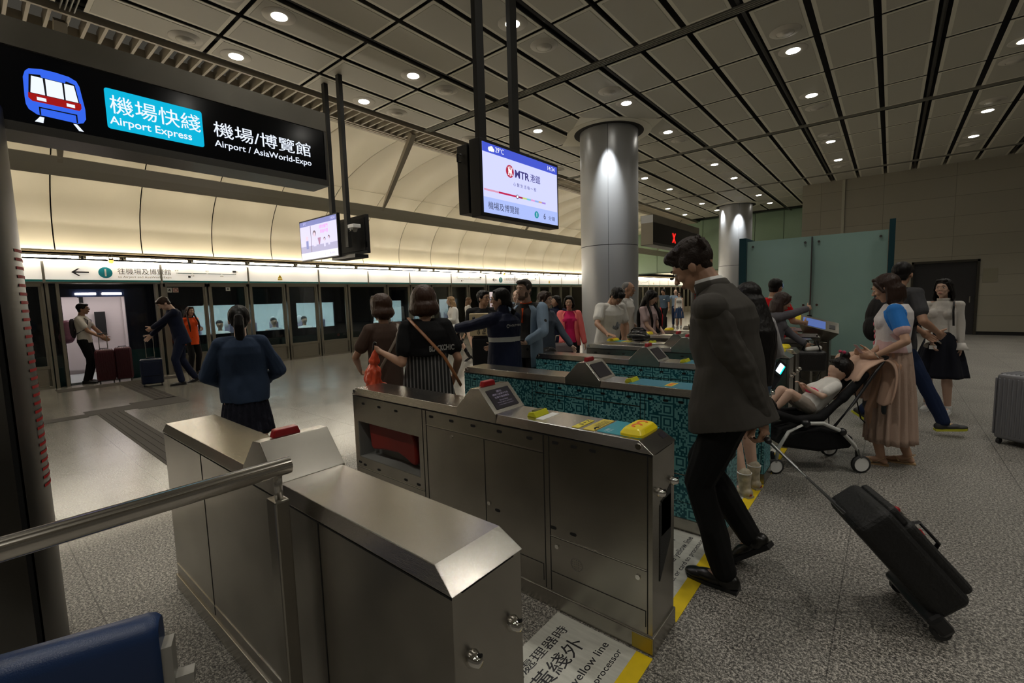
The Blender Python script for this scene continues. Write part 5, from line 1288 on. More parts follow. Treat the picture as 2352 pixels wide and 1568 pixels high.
# ================================================================== WHO STANDS WHERE
def wheel_case(name, label, x, y, w_, d_, h_, ang, m, grp=None, ribs=False, handle=.0, lean=0, dirv=None, soft=False, wheels=4, hm=None):
    """upright wheeled case; ang = facing as for people; returns empty"""
    t = thing(name, label, 'suitcase', (x, y, 0), grp); f = facing(x, y, ang); r = V((f.y, -f.x, 0)); u = V((0, 0, 1)); o = V((x, y, 0))
    mb = MB(); obox(mb, o+u*(.05+h_/2), f, r, (d_/2, w_/2, h_/2)); b = mb.build('case_shell', m, t, bevel=.035)
    b.modifiers['b'].segments = 4; b.data.polygons.foreach_set('use_smooth', [True]*len(b.data.polygons))
    if ribs:
        mb = MB(); n = int(w_/.035)
        for k in range(n):
            c = o+r*(-w_/2+.03+(w_-.06)*k/(n-1)); 
            for s_ in (-1, 1): mb.cap(c+f*s_*(d_/2-.001)+u*(.10), c+f*s_*(d_/2-.001)+u*(h_), .008, n=8)
        for k in range(int(d_/.035)):
            c = o+f*(-d_/2+.03+.035*k)
            for s_ in (-1, 1): mb.cap(c+r*s_*(w_/2-.001)+u*.10, c+r*s_*(w_/2-.001)+u*h_, .008, n=8)
        for k in range(n):
            c = o+r*(-w_/2+.03+(w_-.06)*k/(n-1))+u*(h_+.049); mb.cap(c-f*(d_/2-.03), c+f*(d_/2-.03), .008, n=8)
        mb.build('shell_ribs', m, t, smooth=True)
    else:
        mb = MB(); obox(mb, o+f*(d_/2+.004)+u*(.05+h_*.62), f, r, (.012, w_*.38, h_*.28)); mb.build('front_pocket', m, t, bevel=.008)
    for a, b in ((-1, -1), (-1, 1), (1, -1), (1, 1)):
        c = o+f*a*(d_/2-.03)+r*b*(w_/2-.04)+u*.028; w1 = MB().cyl(c-r*.012, c+r*.012, .027, n=16).build('wheel', rubber, t); MB().cyl(c+u*.01, c+u*.04, .012, n=8).build('wheel_fork', black, w1)
    hm = hm or steel_top
    if handle:
        c = o-f*(d_/2-.03)+u*(.05+h_)
        for s_ in (-1, 1): MB().cyl(c+r*s_*.065, c+r*s_*.065+u*handle, .008, n=8).build('handle_tube', hm, t)
        mb = MB(); mb.cap(c+r*-.07+u*handle, c+r*.07+u*handle, .014, n=10); mb.build('grip', black, t, smooth=True)
    mb = MB(); c = o+u*(.05+h_+.0); mb.tube([c+r*-.07, c+r*-.06+u*.022, c+r*.06+u*.022, c+r*.07], .009, 8); mb.build('top_handle', black, t, smooth=True)
    return t
K = cloth('cloth_black', (.010, .010, .011)); W_ = cloth('cloth_white', (.72, .70, .66)); NAVY = cloth('cloth_navy', (.010, .014, .035)); 
TR_K = cloth('trouser_black', (.009, .009, .010)); DEN = cloth('denim_blue', (.030, .060, .13)); DEN_D = cloth('denim_dark', (.012, .022, .060)); LBLUE = cloth('cloth_light_blue', (.22, .30, .40)); DENJ = cloth('denim_jacket', (.034, .056, .105), b=.5)
sh_k = mat('black_leather', (.012, .011, .011), .3); sh_w = mat('white_leather', (.6, .6, .58), .5)
HK, HB = hair_k, hair_b

# --- platform edge
p = make_person('person in white polo with a pink backpack standing in the open train doorway', -13.12, 1.66, 105, 1.68, True, head=(0, 0), skin=skin_m, hair=('short', HK), glasses=True,
    rw=(.12, .30, .98), lw=(-.05, .32, .98), top=dict(m=W_, collar='polo', name='polo_shirt', hem=-.06), bottom=dict(m=TR_K), shoes=dict(m=sh_k))
t = thing('backpack', 'dusty pink backpack on the back of the person in the train doorway', 'backpack', (-13.3, 1.5, 1.1))
mb = MB(); mb.ell(p.U(0, -.25, .22), (.16, .13, .22), p.UM); mb.ell(p.U(0, -.28, .08), (.15, .13, .14), p.UM)
blob(mb, 'pack_body', cloth('pink_nylon', (.50, .24, .36), .5), t, .01, 3, wr=.01); blob(MB().ell(p.U(0, -.17, .25), (.14, .05, .22), p.UM), 'pack_panel', cloth('grey_nylon', (.06, .055, .06)), t, .01, 3)
for sd in (-1, 1): MB().tube([p.U(sd*.09, -.14, .45), p.U(sd*.10, .0, .505), p.U(sd*.11, .115, .42), p.U(sd*.135, .10, .25), p.U(sd*.15, -.08, .14)], .018, 8, flat=.4).build('shoulder_strap', MT['grey_nylon'], t, smooth=True)
wine = mat('wine_red_shell', (.055, .010, .016), .3)
wheel_case('suitcase', 'wine red hard suitcase in the train doorway, the one nearer the traveller', -12.80, 1.90, .30, .22, .66, 180, wine, handle=.33, ribs=True)
wheel_case('suitcase', 'wine red hard suitcase with pale stickers, outermost of the two in the doorway', -12.78, 2.20, .28, .24, .68, 180, wine, ribs=True)
for k, (dy, z, c) in enumerate(((-.05, .60, (.3, .26, .2)), (.07, .58, (.35, .3, .25)), (-.06, .42, (.3, .2, .15)), (.08, .47, (.25, .22, .2)))):
    pass
# suited traveller and his case
p = make_person('person in dark navy suit bending to a small navy wheeled case on the platform', -11.02, 2.82, 262, 1.80, True, lean=12, head=(0, 30), skin=skin_p, hair=('short', HB),
    lw=V((-11.42, 2.28, 1.02)), rw=V((-11.32, 2.42, 1.02)), lf=(-.09, .08, 0, 0, 0), rf=(.09, -.16, .02, 0, 18), top=dict(m=NAVY, sleeve='long', hem=-.16, infl=.022, name='suit_jacket', collar=None, flare=.01), bottom=dict(m=NAVY), shoes=dict(m=sh_k))
t = wheel_case('suitcase', 'small glossy navy wheeled case with tall handle beside the suited traveller', -11.34, 2.37, .36, .24, .50, 180, mat('navy_shell', (.006, .012, .035), .25), handle=.46)
MB().tube([V((-11.40, 2.30, 1.0)), V((-11.28, 2.44, 1.0))], .01, 6).build('grip_bar', black, t)
p = make_person('person in bright orange vest standing hands behind back by the screen doors', -12.45, 3.40, 150, 1.55, False, skin=skin_m, hair=('bob', HB), rw=(.10, -.16, .82), lw=(-.10, -.16, .82), rel=(.8, -.5, 0), lel=(-.8, -.5, 0),
    top=dict(m=cloth('orange_vest', (.75, .085, .015)), sleeve='short', hem=-.18, flare=.02, collar='polo', m2=K, name='vest'), bottom=dict(m=TR_K), shoes=dict(m=sh_k))
p.hair and None
# ponytail, denim jacket
p = make_person('person with low ponytail in denim jacket and dark shaggy skirt, seen from behind', -3.85, 1.37, 2, 1.54, False, head=(0, 8), vox=.006, skin=skin_p, hair=('pony', HK, .006, .30), rw=(.14, .20, 1.02), lw=(-.14, .20, 1.02), rel=(.75, -.5, -.3), lel=(-.75, -.5, -.3), face=False,
    top=dict(m=DENJ, sleeve='long', hem=-.03, infl=.038, loose=1.02, name='denim_jacket', wr=.014, flare=-.01), bottom=dict(m=cloth('shaggy_navy', (.012, .013, .022), b=.9, sc_=60), kind='skirt', hem=.62, wid=.20, folds=23, fa=.010, hemjit=.05, wr=.01), shoes=dict(m=sh_k))
# brown tee
p = make_person('person in brown tee with short brown hair and a crossbody strap, seen from behind', -3.50, 2.42, 335, 1.60, False, vox=.007, head=(-15, 0), skin=skin_m, hair=('bob', mat('hair_reddish', (.050, .019, .007), .45, bump=(.5, 90, (1, 1, .12))), .007, .07, 0, 1.12), rw=(.10, .26, .98), lw=(-.16, .24, 1.0), lel=(-.8, -.4, -.4), face=False,
    top=dict(m=cloth('brown_tee', (.085, .055, .042)), hem=-.14, infl=.03, name='t_shirt', wr=.010, loose=.94), bottom=dict(m=TR_K), shoes=dict(m=sh_k))
bs = mat('taupe_leather', (.20, .16, .12), .45)
t = thing('shoulder_bag', 'small taupe handbag hanging at the hip of the person in brown tee', 'handbag', (-3.7, 2.3, .8))
sphere_strap([p.U(.115, .04, .52), p.U(.12, -.06, .50), p.U(.06, -.15, .38), p.U(-.05, -.165, .22), p.U(-.14, -.16, .08), p.U(-.20, -.08, -.04), p.U(-.235, -.03, -.08)], .013, bs, t, 'strap')
blob(MB().ell(p.U(-.265, -.02, -.20), (.06, .11, .11), p.UM), 'bag_body', mat('grey_beige_leather', (.17, .15, .125), .4), t, .007, 2, wr=.006)
# black tee, striped skirt
stripe = mat('striped_skirt', (.02, .02, .02), .8)
nt = stripe.node_tree; b_ = nt.nodes['Principled BSDF']; tc = N(nt, 'ShaderNodeTexCoord'); wv = N(nt, 'ShaderNodeTexWave', wave_type='BANDS', bands_direction='X'); mp = N(nt, 'ShaderNodeMapping')
mp.inputs['Rotation'].default_value = (0, 0, R(-50)); nt.links.new(tc.outputs['Object'], mp.inputs[0]); nt.links.new(mp.outputs[0], wv.inputs['Vector']); wv.inputs['Scale'].default_value = 11.5; cr = N(nt, 'ShaderNodeValToRGB'); nt.links.new(wv.outputs[0], cr.inputs[0])
cr.color_ramp.elements[0].position = .62; cr.color_ramp.elements[0].color = (.010, .010, .010, 1); cr.color_ramp.elements[1].position = .72; cr.color_ramp.elements[1].color = (.16, .155, .15, 1); nt.links.new(cr.outputs[0], b_.inputs['Base Color'])
p = make_person('person in black tee and black-and-grey striped skirt with bobbed auburn hair', -2.80, 2.32, 352, 1.64, False, vox=.006, fat=1.02, head=(0, 6), skin=skin_m, hair=('bob', mat('hair_auburn', (.042, .013, .004), .42, bump=(.5, 90, (1, 1, .12))), .006, .085, 0, 1.22), face=False,
    lw=V((-3.04, 2.07, 1.16)), rw=(.24, .10, .95), lel=(-.3, -.3, -1), top=dict(m=K, hem=.24, infl=.040, name='t_shirt', wr=.012, loose=1.05), bottom=dict(m=stripe, kind='skirt', hem=.42, wid=.27, folds=30, fa=.006, waist=.29, depth=.9), shoes=dict(m=sh_k))
bk_ = p.U(0, -.215, .275); to_ = text(p.t, 'lettering', 'BLACKCHIC', bk_+p.Q @ p.r*.0, p.Q @ p.r, p.Q @ p.u, .045, mat('silver_glitter_print', (.5, .5, .48), .4, .3), width=.20, bold=.03); conform(to_, p.top, p.Q @ p.f)
t = thing('crossbody_bag', 'tan leather strap bag worn across the black tee', 'handbag', (-2.6, 2.3, .9))
sphere_strap([p.U(-.13, .02, .54), p.U(-.12, -.08, .515), p.U(-.03, -.20, .40), p.U(.10, -.235, .24), p.U(.19, -.20, .08), p.U(.25, -.12, -.02)], .014, mat('tan_leather', (.30, .12, .04), .45), t, 'strap')
blob(MB().ell(p.U(.20, .12, -.16), (.05, .09, .08), p.UM), 'bag_body', MT['tan_leather'], t, .008, 2)
t = thing('carrier_bag', 'crumpled orange plastic bag with a black umbrella handle, held by the person in black tee', 'plastic bag', (-3.05, 2.10, .8))
h_ = p.__dict__['hand-1']; mb = MB(); mb.cap(h_+V((0, 0, -.02)), h_+V((0, 0, -.10)), .022, .04); mb.ell(h_+V((-.01, -.01, -.26)), (.075, .06, .15)); mb.ell(h_+V((.02, .02, -.36)), (.08, .06, .09))
blob(mb, 'bag_film', mat('orange_plastic_film', (.75, .10, .04), .3, bump=(.8, 25)), t, .007, 1, wr=.022, wf=22)
MB().cap(h_+V((-.02, 0, -.06)), h_+V((.01, 0, .04)), .014, n=10).build('umbrella_handle', sh_k, t, smooth=True)
# --- the group around the platform ends of the gates
p = make_person('fair-haired person in white blouse and black trousers striding across the platform', -8.28, 7.78, 262, 1.62, False, skin=skin_p, hair=('curly', hair_bl, .008, .16), lean=4, lf=(-.07, .30, 0, 0, -8), rf=(.07, -.34, .05, 0, 30), lw=(-.16, .28, 1.10), rw=(.16, .1, .90),
    top=dict(m=W_, sleeve='long', hem=-.10, infl=.025, name='blouse', wr=.012), bottom=dict(m=TR_K, kind='leggings'), shoes=dict(m=sh_k, kind='boot', heel=.04))
p = make_person('person with long fair-brown hair in white top, behind the striding blonde', -11.0, 11.0, 75, 1.60, False, skin=skin_l, hair=('long', mat('hair_light_brown', (.16, .08, .035), .45), .01, .28), vox=.011, lf=(-.07, -.25, .03, 0, 20), rf=(.07, .25, 0, 0, 0), face=False,
    top=dict(m=W_, sleeve='long', hem=-.05), bottom=dict(m=TR_K, kind='leggings'), shoes=dict(m=sh_k, kind='boot'))
p = make_person('person with glasses in black printed tee looking aside over a cardboard box', -4.60, 4.90, 172, 1.66, True, head=(-42, 0), skin=skin_l, hair=('short', HK), glasses=True, vox=.007, lw=(-.06, .28, 1.13), rw=(.20, .18, .92), lel=(-.8, -.3, -.3),
    top=dict(m=K, hem=-.10, infl=.03, name='t_shirt', loose=1.05), bottom=dict(m=TR_K), shoes=dict(m=sh_k))
conform(text(p.t, 'lettering', 'COLUMBIA', p.U(0, .172, .285), p.Q @ -p.r, p.Q @ p.u, .022, mat('pale_print', (.35, .34, .28), .6), width=.20, align='C'), p.top, p.Q @ -p.f)
conform(text(p.t, 'lettering', 'SPORT', p.U(0, .172, .25), p.Q @ -p.r, p.Q @ p.u, .018, MT['pale_print'], width=.10, align='C'), p.top, p.Q @ -p.f)
t = thing('cardboard_box', 'tan cardboard box with black print and yellow band, carried on the luggage cart', 'box', (-4.35, 4.60, .95))
f_ = facing(-4.33, 4.60, 180); r2 = V((f_.y, -f_.x, 0)); cb = V((-4.36, 4.56, 1.20)); mb = MB(); obox(mb, cb, f_, r2, (.10, .13, .15)); mb.build('carton', mat('cardboard', (.52, .42, .25), .8), t, bevel=.004)
mb = MB(); obox(mb, cb+V((0, 0, .03)), f_, r2, (.102, .132, .006)); mb.build('yellow_band', mat('yellow_band', (.55, .50, .08), .5), t)
xr = -r2; text(t, 'lettering', 'Glory', cb+f_*.103+xr*.02+V((0, 0, -.13)), V((0, 0, 1)), -xr, .05, ink, width=.13, bold=.02); text(t, 'lettering', 'Flow', cb+f_*.103+xr*.09+V((0, 0, -.13)), V((0, 0, 1)), -xr, .05, ink, width=.12, bold=.02)
MB().ell(cb+f_*.103-xr*.07+V((0, 0, .09)), (.02, .02, .025)).build('flower_print', ink, t)
t = thing('luggage_cart', 'folding luggage cart with black bag strapped on, under the cardboard box', 'luggage cart', (-4.36, 4.60, 0))
cc = V((-4.36, 4.58, 0)); mb = MB()
for s_ in (-1, 1): mb.cyl(cc+r2*s_*.12+f_*-.10+V((0, 0, .05)), cc+r2*s_*.10+f_*-.14+V((0, 0, 1.05)), .010, n=8)
for z in (.3, .6, .9): mb.cyl(cc+r2*-.11+f_*-.12+V((0, 0, z)), cc+r2*.11+f_*-.12+V((0, 0, z)), .007, n=8)
mb.build('cart_frame', steel_top, t)
mb = MB(); obox(mb, cc+f_*.02+V((0, 0, .06)), f_, r2, (.14, .13, .008)); mb.build('cart_plate', black, t)
mb = MB(); obox(mb, cc+f_*.0+V((0, 0, .55)), f_, r2, (.11, .12, .47)); b = mb.build('strapped_bag', K, t, bevel=.03)
for s_ in (-1, 1): MB().cyl(cc+r2*(s_*.14)+f_*-.1+V((0, 0, .06)), cc+r2*(s_*.16)+f_*-.1+V((0, 0, .06)), .06, n=18).build('wheel', rubber, t)
# staff in navy coat
p = make_person('station staff member in navy coat with grey reflective stripe, pointing to the platform', -3.14, 3.66, 318, 1.64, False, vox=.006, fat=1.12, head=(-38, 4), skin=skin_l, hair=('lowpony', HK, .006, .12, 0, 1.05), glasses=True,
    lw=V((-3.66, 3.30, 1.22)), rw=(.12, .30, 1.05), lel=(-.5, -.2, -.8), ldir=(-.75, .6, .02), lh=.55, top=None, bottom=dict(m=TR_K), shoes=dict(m=sh_k))
refl = mat('reflective_grey', (.48, .48, .46), .4, bump=(.2, 80)); zst = p.U(0, 0, .235).z
COAT = cloth('navy_coat', (.010, .014, .038), .6, b=.5)
bk = p.U(0, -.16, .12); 
def fstaff(c):
    q = c-p.pel; hor = V((q.x, q.y, 0)).length
    if abs(c.z-zst) < .019*1.3 and hor < .26: return 1
    w_ = (c-p.wr[-1]).length; e_ = (c-p.el[-1]).length
    return 1 if .05 < w_ < .095 and e_ > .12 else 0
make_top(p, COAT, vox=.006, fat=1.12, sleeve='long', hem=-.28, infl=.040, flare=.02, name='coat', collar='high', m2=refl, fn=fstaff, wr=.010)
conform(text(p.t, 'lettering', 'FACILITY SERVICE', p.U(.035, -.196, .375), p.Q @ p.r, p.Q @ p.u, .020, refl, width=.20, align='C', bold=.02), p.top, p.Q @ p.f)
MB().lathe([(.013, 0), (.019, 0), (.019, .002), (.013, .002), (.013, 0)], snap(p.top, p.U(-.10, -.196, .386)), 20, M((p.Q @ p.r, p.Q @ p.u, p.Q @ -p.f)).transposed(), cap=False).build('badge_ring', refl, p.t)
# tall man with phone
GREYP = cloth('charcoal_tee', (.045, .042, .042)); 
p = make_person('tall bearded person in open pale blue shirt over charcoal and orange top, holding a phone', -3.27, 4.22, 205, 1.75, True, head=(16, 2), vox=.006, skin=skin_p, hair=('short', mat('hair_cropped_brown', (.035, .028, .022), .7), .006, .3, 0, .94), lw=(-.10, .26, 1.02), rw=(.22, .02, .85), lel=(-.9, -.3, -.4), lpn=(0, 0, 1), ldir=(.75, .6, .1),
    top=dict(m=GREYP, hem=-.1, infl=.016, name='polo_top', collar='polo', m2=cloth('orange_knit', (.75, .10, .02))), bottom=dict(m=TR_K), shoes=dict(m=sh_k))
blob(MB().ell(p.Hd(0, .045, -.083), (.049, .050, .036), p.HM).ell(p.Hd(0, .084, -.040), (.024, .010, .005), p.HM).ell(p.Hd(.05, .015, -.05), (.012, .03, .04), p.HM).ell(p.Hd(-.05, .015, -.05), (.012, .03, .04), p.HM), 'beard', mat('beard_brown', (.14, .085, .06), .8), p.t, .006, 2)
def fsh(c): q = c-p.pel; return 0
mb = MB()
for sd in (-1, 1):
    rs = []
    for z, w_, d_ in ((-.20, .195, .155), (-.05, .185, .15), (.15, .178, .14), (.33, .195, .145), (.43, .20, .125), (.49, .12, .09)):
        rs.append([p.U(sd*w_*cos(a), d_*sin(a)-.005, z) for a in [R(-92+150*q/14) for q in range(15)]])
    mb.rings(rs, cap=False, closed=False)
mb.build('open_shirt_front', LBLUE, p.t, smooth=True, solid=.006)
mb = MB()
for sd in (-1, 1):
    mb.cap(p.sh[sd], p.el[sd], .075, .062); mb.cap(p.el[sd], p.el[sd].lerp(p.wr[sd], .8), .062, .050)
blob(mb, 'shirt_sleeve', LBLUE, p.t, .007, 3, wr=.008)
MB().tube([p.U(-.02, .135, .46), p.U(-.012, .14, .30)], .012, 6).build('orange_placket', MT['orange_knit'], p.t, smooth=True)
MB().tube([p.Hd(.078, .01, -.02), p.Hd(.082, .02, -.09), p.U(.09, .12, .46), p.U(.06, .15, .30)], .002, 5).build('earphone_cord', white_p, p.t)
t = thing('phone', 'black phone in the hand of the tall bearded person', 'phone', tuple(p.__dict__['hand-1'])); mb = MB(); obox(mb, p.__dict__['hand-1']+V((0, 0, .025)), p.f*.6+p.r*.8, (p.f*.6+p.r*.8).cross(V((0, 0, 1))), (.075, .038, .006)); mb.build('phone_body', black, t, bevel=.003)
p = make_person('fair person partly hidden behind the tall bearded person', -5.02, 6.25, 205, 1.68, True, skin=skin_p, hair=('balding', hair_g), top=dict(m=cloth('pale_stripe', (.4, .38, .38)), sleeve='long'), bottom=dict(m=TR_K), shoes=dict(m=sh_k), vox=.01)
# woman with glasses in denim shirt
p = make_person('person with long dark curls and glasses in grey-blue denim shirt, reaching to her bag handle', -3.52, 4.92, 140, 1.61, False, head=(-20, 0), vox=.007, skin=skin_p, hair=('curly', HB, .007, .22, 0, 1.06), glasses=True, lw=(-.24, .30, .95), rw=(.22, .06, .80), lel=(-.4, -.6, -.6),
    top=dict(m=cloth('grey_denim', (.065, .082, .11)), sleeve='long', hem=-.04, infl=.026, name='denim_shirt', wr=.010), bottom=dict(m=TR_K), shoes=dict(m=sh_k))
t = thing('shoulder_bag', 'large black shoulder bag at the hip of the person with dark curls', 'handbag', (-3.3, 4.8, .8)); blob(MB().ell(p.U(.10, .20, -.10), (.17, .06, .13), p.UM), 'bag_body', sh_k, t, .009, 2, wr=.008)
sphere_strap([p.U(.23, .17, .0), p.U(.19, .16, .25), p.U(.13, .10, .50), p.U(.13, -.08, .48)], .012, sh_k, t)
p = make_person('person in dark hooded coat behind the person in pink jacket', -4.75, 7.05, 170, 1.56, False, head=(60, 0), vox=.011, skin=skin_l, hair=('long', HK, .011, .15), top=dict(m=NAVY, sleeve='long', hem=-.25, infl=.045, collar='high'), bottom=dict(m=TR_K), shoes=dict(m=sh_k), face=False)
PINK = cloth('coral_pink_jacket', (.80, .17, .16), .6)
p = make_person('person in coral pink jacket over magenta top with a fringe bob', -4.02, 6.33, 178, 1.55, False, head=(6, 8), vox=.007, skin=skin_l, hair=('bob', HK, .007, .09), rw=(.12, .24, .86), lw=(-.27, .06, .83), top=dict(m=cloth('magenta_top', (.62, .02, .12)), hem=-.05, infl=.015, name='top'), bottom=dict(m=TR_K), shoes=dict(m=sh_k))
mb = MB()
for sd in (-1, 1):
    rs = []
    for z, w_, d_, a1 in ((-.10, .20, .17, 48), (.05, .18, .155, 56), (.2, .165, .15, 60), (.35, .17, .15, 58), (.44, .165, .12, 52), (.50, .085, .085, 40)):
        rs.append([p.U(sd*w_*cos(a), d_*sin(a)-.005, z) for a in [R(-92+(92+a1)*q/14) for q in range(15)]])
    mb.rings(rs, cap=False, closed=False)
mb.build('jacket_front', PINK, p.t, smooth=True, solid=.008)
mb = MB()
for sd in (-1, 1): mb.cap(p.sh[sd], p.el[sd], .068, .055); mb.cap(p.el[sd], p.el[sd].lerp(p.wr[sd], .92), .055, .042)
blob(mb, 'jacket_sleeve', PINK, p.t, .007, 3, wr=.006)
t = thing('tote_bag', 'large dark brown bag stacked on a trolley in front of the person in pink', 'bag', (-3.95, 5.85, .4)); mb = MB()
o_ = V((-3.90, 5.87, 0)); f_ = facing(-3.9, 5.87, 180); r2 = V((f_.y, -f_.x, 0))
mb.rings([[o_+r2*x*w_+f_*y*d_+V((0, 0, z)) for x, y in ((-1, -1), (1, -1), (1, 1), (-1, 1))] for z, w_, d_ in ((.28, .19, .11), (.50, .22, .14), (.72, .20, .12), (.84, .17, .06))])
b = mb.build('bag_body', mat('brown_nylon', (.035, .016, .016), .5, bump=(.6, 8)), t, bevel=.04); b.modifiers['b'].segments = 3
for s_ in (-1, 1): MB().tube([o_+r2*s_*.09+V((0, 0, .82)), o_+r2*s_*.06+V((0, 0, .95)), o_+r2*(s_*.02)+V((0, 0, .95))], .010, 8).build('bag_handle', mat('beige_strap', (.35, .3, .22), .6), t)
mb = MB(); obox(mb, o_+V((0, 0, .15)), f_, r2, (.12, .18, .13)); mb.build('trolley_case', K, t, bevel=.02)
# --- at the reader ends beyond
p = make_person('person with glasses in white printed tee pressing a hand on a yellow card reader', -3.15, 5.96, 140, 1.69, True, lean=12, head=(-6, 34), vox=.006, skin=skin_m, hair=('bowl', HK, .006, .35, 0, 1.05), glasses=True, rw=V((-2.90, 5.50, 1.03)), lw=(-.16, .24, .92), rdir=(.0, 1, -.05), rpn=(0, 0, -1), rh=.25, lel=(-.8, -.3, -.5), rel=(.8, -.3, -.5),
    top=dict(m=W_, hem=-.10, infl=.035, name='t_shirt', loose=1.05, wr=.012), bottom=dict(m=TR_K), shoes=dict(m=sh_k))
blob(MB().ell(snap(p.top, p.U(-.02, .150, .22), -.008), (.06, .016, .07), p.UM), 'shirt_print', mat('grey_print', (.22, .24, .27), .7), p.t, .006, 1, wr=.01, wf=40)
p = make_person('grey-haired person in white shirt walking behind the person in printed tee', -3.32, 6.95, 110, 1.75, True, head=(0, 5), vox=.008, skin=skin_m, hair=('balding', hair_g), lw=(-.2, .12, .95), top=dict(m=W_, hem=-.08, collar='polo', name='shirt'), bottom=dict(m=TR_K), shoes=dict(m=sh_k))
p = make_person('person with very long straight black hair and pale pink top by the black bag', -3.03, 7.14, 125, 1.60, False, head=(-5, 22), vox=.007, skin=skin_p, hair=('long', HK, .007, .46, 0, 1.1), lw=(-.1, .26, .95), rw=(.1, .26, .95), top=dict(m=cloth('pale_pink_top', (.55, .42, .42)), sleeve='short', hem=-.1), bottom=dict(m=TR_K), shoes=dict(m=sh_k))
t = thing('handbag', 'round-topped glossy black bag resting on a steel gate by the white tee', 'bag', (-2.50, 5.58, .937))
mb = MB(); mb.ell((-2.50, 5.585, 1.005), (.16, .085, .065)); mb.ell((-2.50, 5.585, 1.05), (.115, .07, .05)); blob(mb, 'bag_body', mat('glossy_black_nylon', (.012, .012, .013), .25), t, .006, 2, wr=.004, wf=20)
MB().tube([(-2.6, 5.585, 1.08), (-2.56, 5.585, 1.115), (-2.44, 5.585, 1.115), (-2.40, 5.585, 1.08)], .012, 8).build('bag_handle', black, t, smooth=True); MB().tube([(-2.62, 5.50, 1.03), (-2.50, 5.495, 1.045), (-2.38, 5.50, 1.03)], .004, 5).build('zip', chrome, t)
p = make_person('dark-haired person in black with a red sash beside a tall black case', -3.62, 8.75, 70, 1.58, False, vox=.010, skin=skin_l, hair=('long', HK, .01, .2), face=False, top=dict(m=K, sleeve='long', infl=.03, hem=-.15), bottom=dict(m=TR_K), shoes=dict(m=sh_k))
MB().tube([p.U(.10, .13, .45), p.U(.12, .17, .28), p.U(.10, .17, .05)], .022, 8, flat=.5).build('red_sash', mat('red_cloth', (.7, .02, .03), .7), p.t, smooth=True)
wheel_case('suitcase', 'tall black soft suitcase standing beyond the gates near the red sash', -4.05, 9.7, .42, .26, .78, 175, K, handle=.1)
p = make_person('person in grey-blue uniform shirt and black trousers striding with one arm out', -7.45, 19.2, 205, 1.74, True, head=(8, 6), vox=.011, skin=skin_m, hair=('short', HK), rw=(.62, .20, 1.12), lw=(-.26, .05, .80), rel=(.3, -.2, -1), lf=(-.09, .26, 0, -10, 0), rf=(.12, -.30, .05, 20, 25), top=dict(m=cloth('uniform_blue_grey', (.07, .10, .14)), hem=-.02, name='shirt', collar='polo'), bottom=dict(m=TR_K), shoes=dict(m=sh_k))
plate(p.t, 'name_badge', p.U(-.05, .16, .33), p.Q @ -p.r, p.Q @ p.u, .08, .025, white_p, .003)
p = make_person('person with sunglasses in white printed top and long denim skirt, far off', -7.35, 20.75, 180, 1.60, False, vox=.011, skin=skin_p, hair=('bob', HB, .011, .05), glasses=True, shade=black, top=dict(m=W_, hem=0, sleeve='none'), bottom=dict(m=DEN, kind='skirt', hem=.45, wid=.22), shoes=dict(m=sh_w))
for z in (.33, .25): text(p.t, 'lettering', '■ ■ ■', p.U(0, .17, z), p.Q @ -p.r, p.Q @ p.u, .04, ink, width=.2, align='C')
p = make_person('bearded person in blue shirt with an arm held out, behind the sunglasses wearer', -7.85, 21.7, 185, 1.72, True, vox=.011, skin=skin_p, hair=('balding', HB), rw=(.55, .25, 1.0), top=dict(m=LBLUE, sleeve='long', hem=-.1), bottom=dict(m=DEN_D), shoes=dict(m=sh_k))
wheel_case('suitcase', 'far black suitcase standing next to the sunglasses wearer', -8.1, 20.6, .42, .28, .60, 180, K, handle=.25)
wheel_case('suitcase', 'far dark bag on wheels beside the striding uniformed person', -7.75, 19.9, .34, .26, .48, 180, K, handle=.3)
# ================================================================== NEAR FIGURES ON THE RIGHT
# --- the suited man with the rolling case
SUIT = mat('charcoal_suit_wool', (.058, .053, .046), .8, bump=(.35, 12, (1, 1, .6)), spec=.25)
nt = SUIT.node_tree
CH = V((-.595, 2.56, 0)); 
p = make_person('person in charcoal suit jacket and black trousers, head bowed, pulling a black wheeled case', CH.x, CH.y, 287, 1.88, True, lean=14, twist=-6, head=(-4, 20), shz=.425, vox=.0045, skin=skin_m, hair=('spiky', mat('hair_black_brown', (.020, .011, .007), .55, bump=(.4, 120), spec=.25), .0045),
    lw=V((-.425, 2.535, .815)), lel=(-.45, -1, .1), rw=(.26, .04, .80), rel=(.5, -.9, 0), ldir=(-.25, -.3, -1), lpn=(.2, 1, 0), lh=1.15, lf=(-.11, .035, 0, 0, 0), rf=(.14, .0, .09, 5, 40), pz=.91,
    bottom=dict(m=cloth('black_trousers', (.006, .006, .006), .8), wr=.008, leg=1.06), shoes=dict(m=mat('polished_black_leather', (.010, .009, .008), .28), vox=.0045) if 0 else None)
make_shoes(p, mat('polished_black_leather', (.010, .009, .008), .28), vox=.005)
s = p.s; U = p.U; mb = MB(); i = .022
for_rs = []
for z, w_, d_ in ((-.13, .210, .200), (-.09, .207, .195), (-.02, .196, .182), (.08, .182, .165), (.17, .178, .146), (.27, .190, .150), (.34, .200, .152), (.40, .196, .142), (.45, .160, .120), (.495, .115, .095), (.53, .080, .078)):
    for_rs.append([U(w_*cos(a), d_*sin(a)+(.055 if z < .0 else .03 if z < .15 else 0 if z < .3 else -.014), z) for a in [2*pi*q/36 for q in range(36)]])
mb.rings(for_rs)
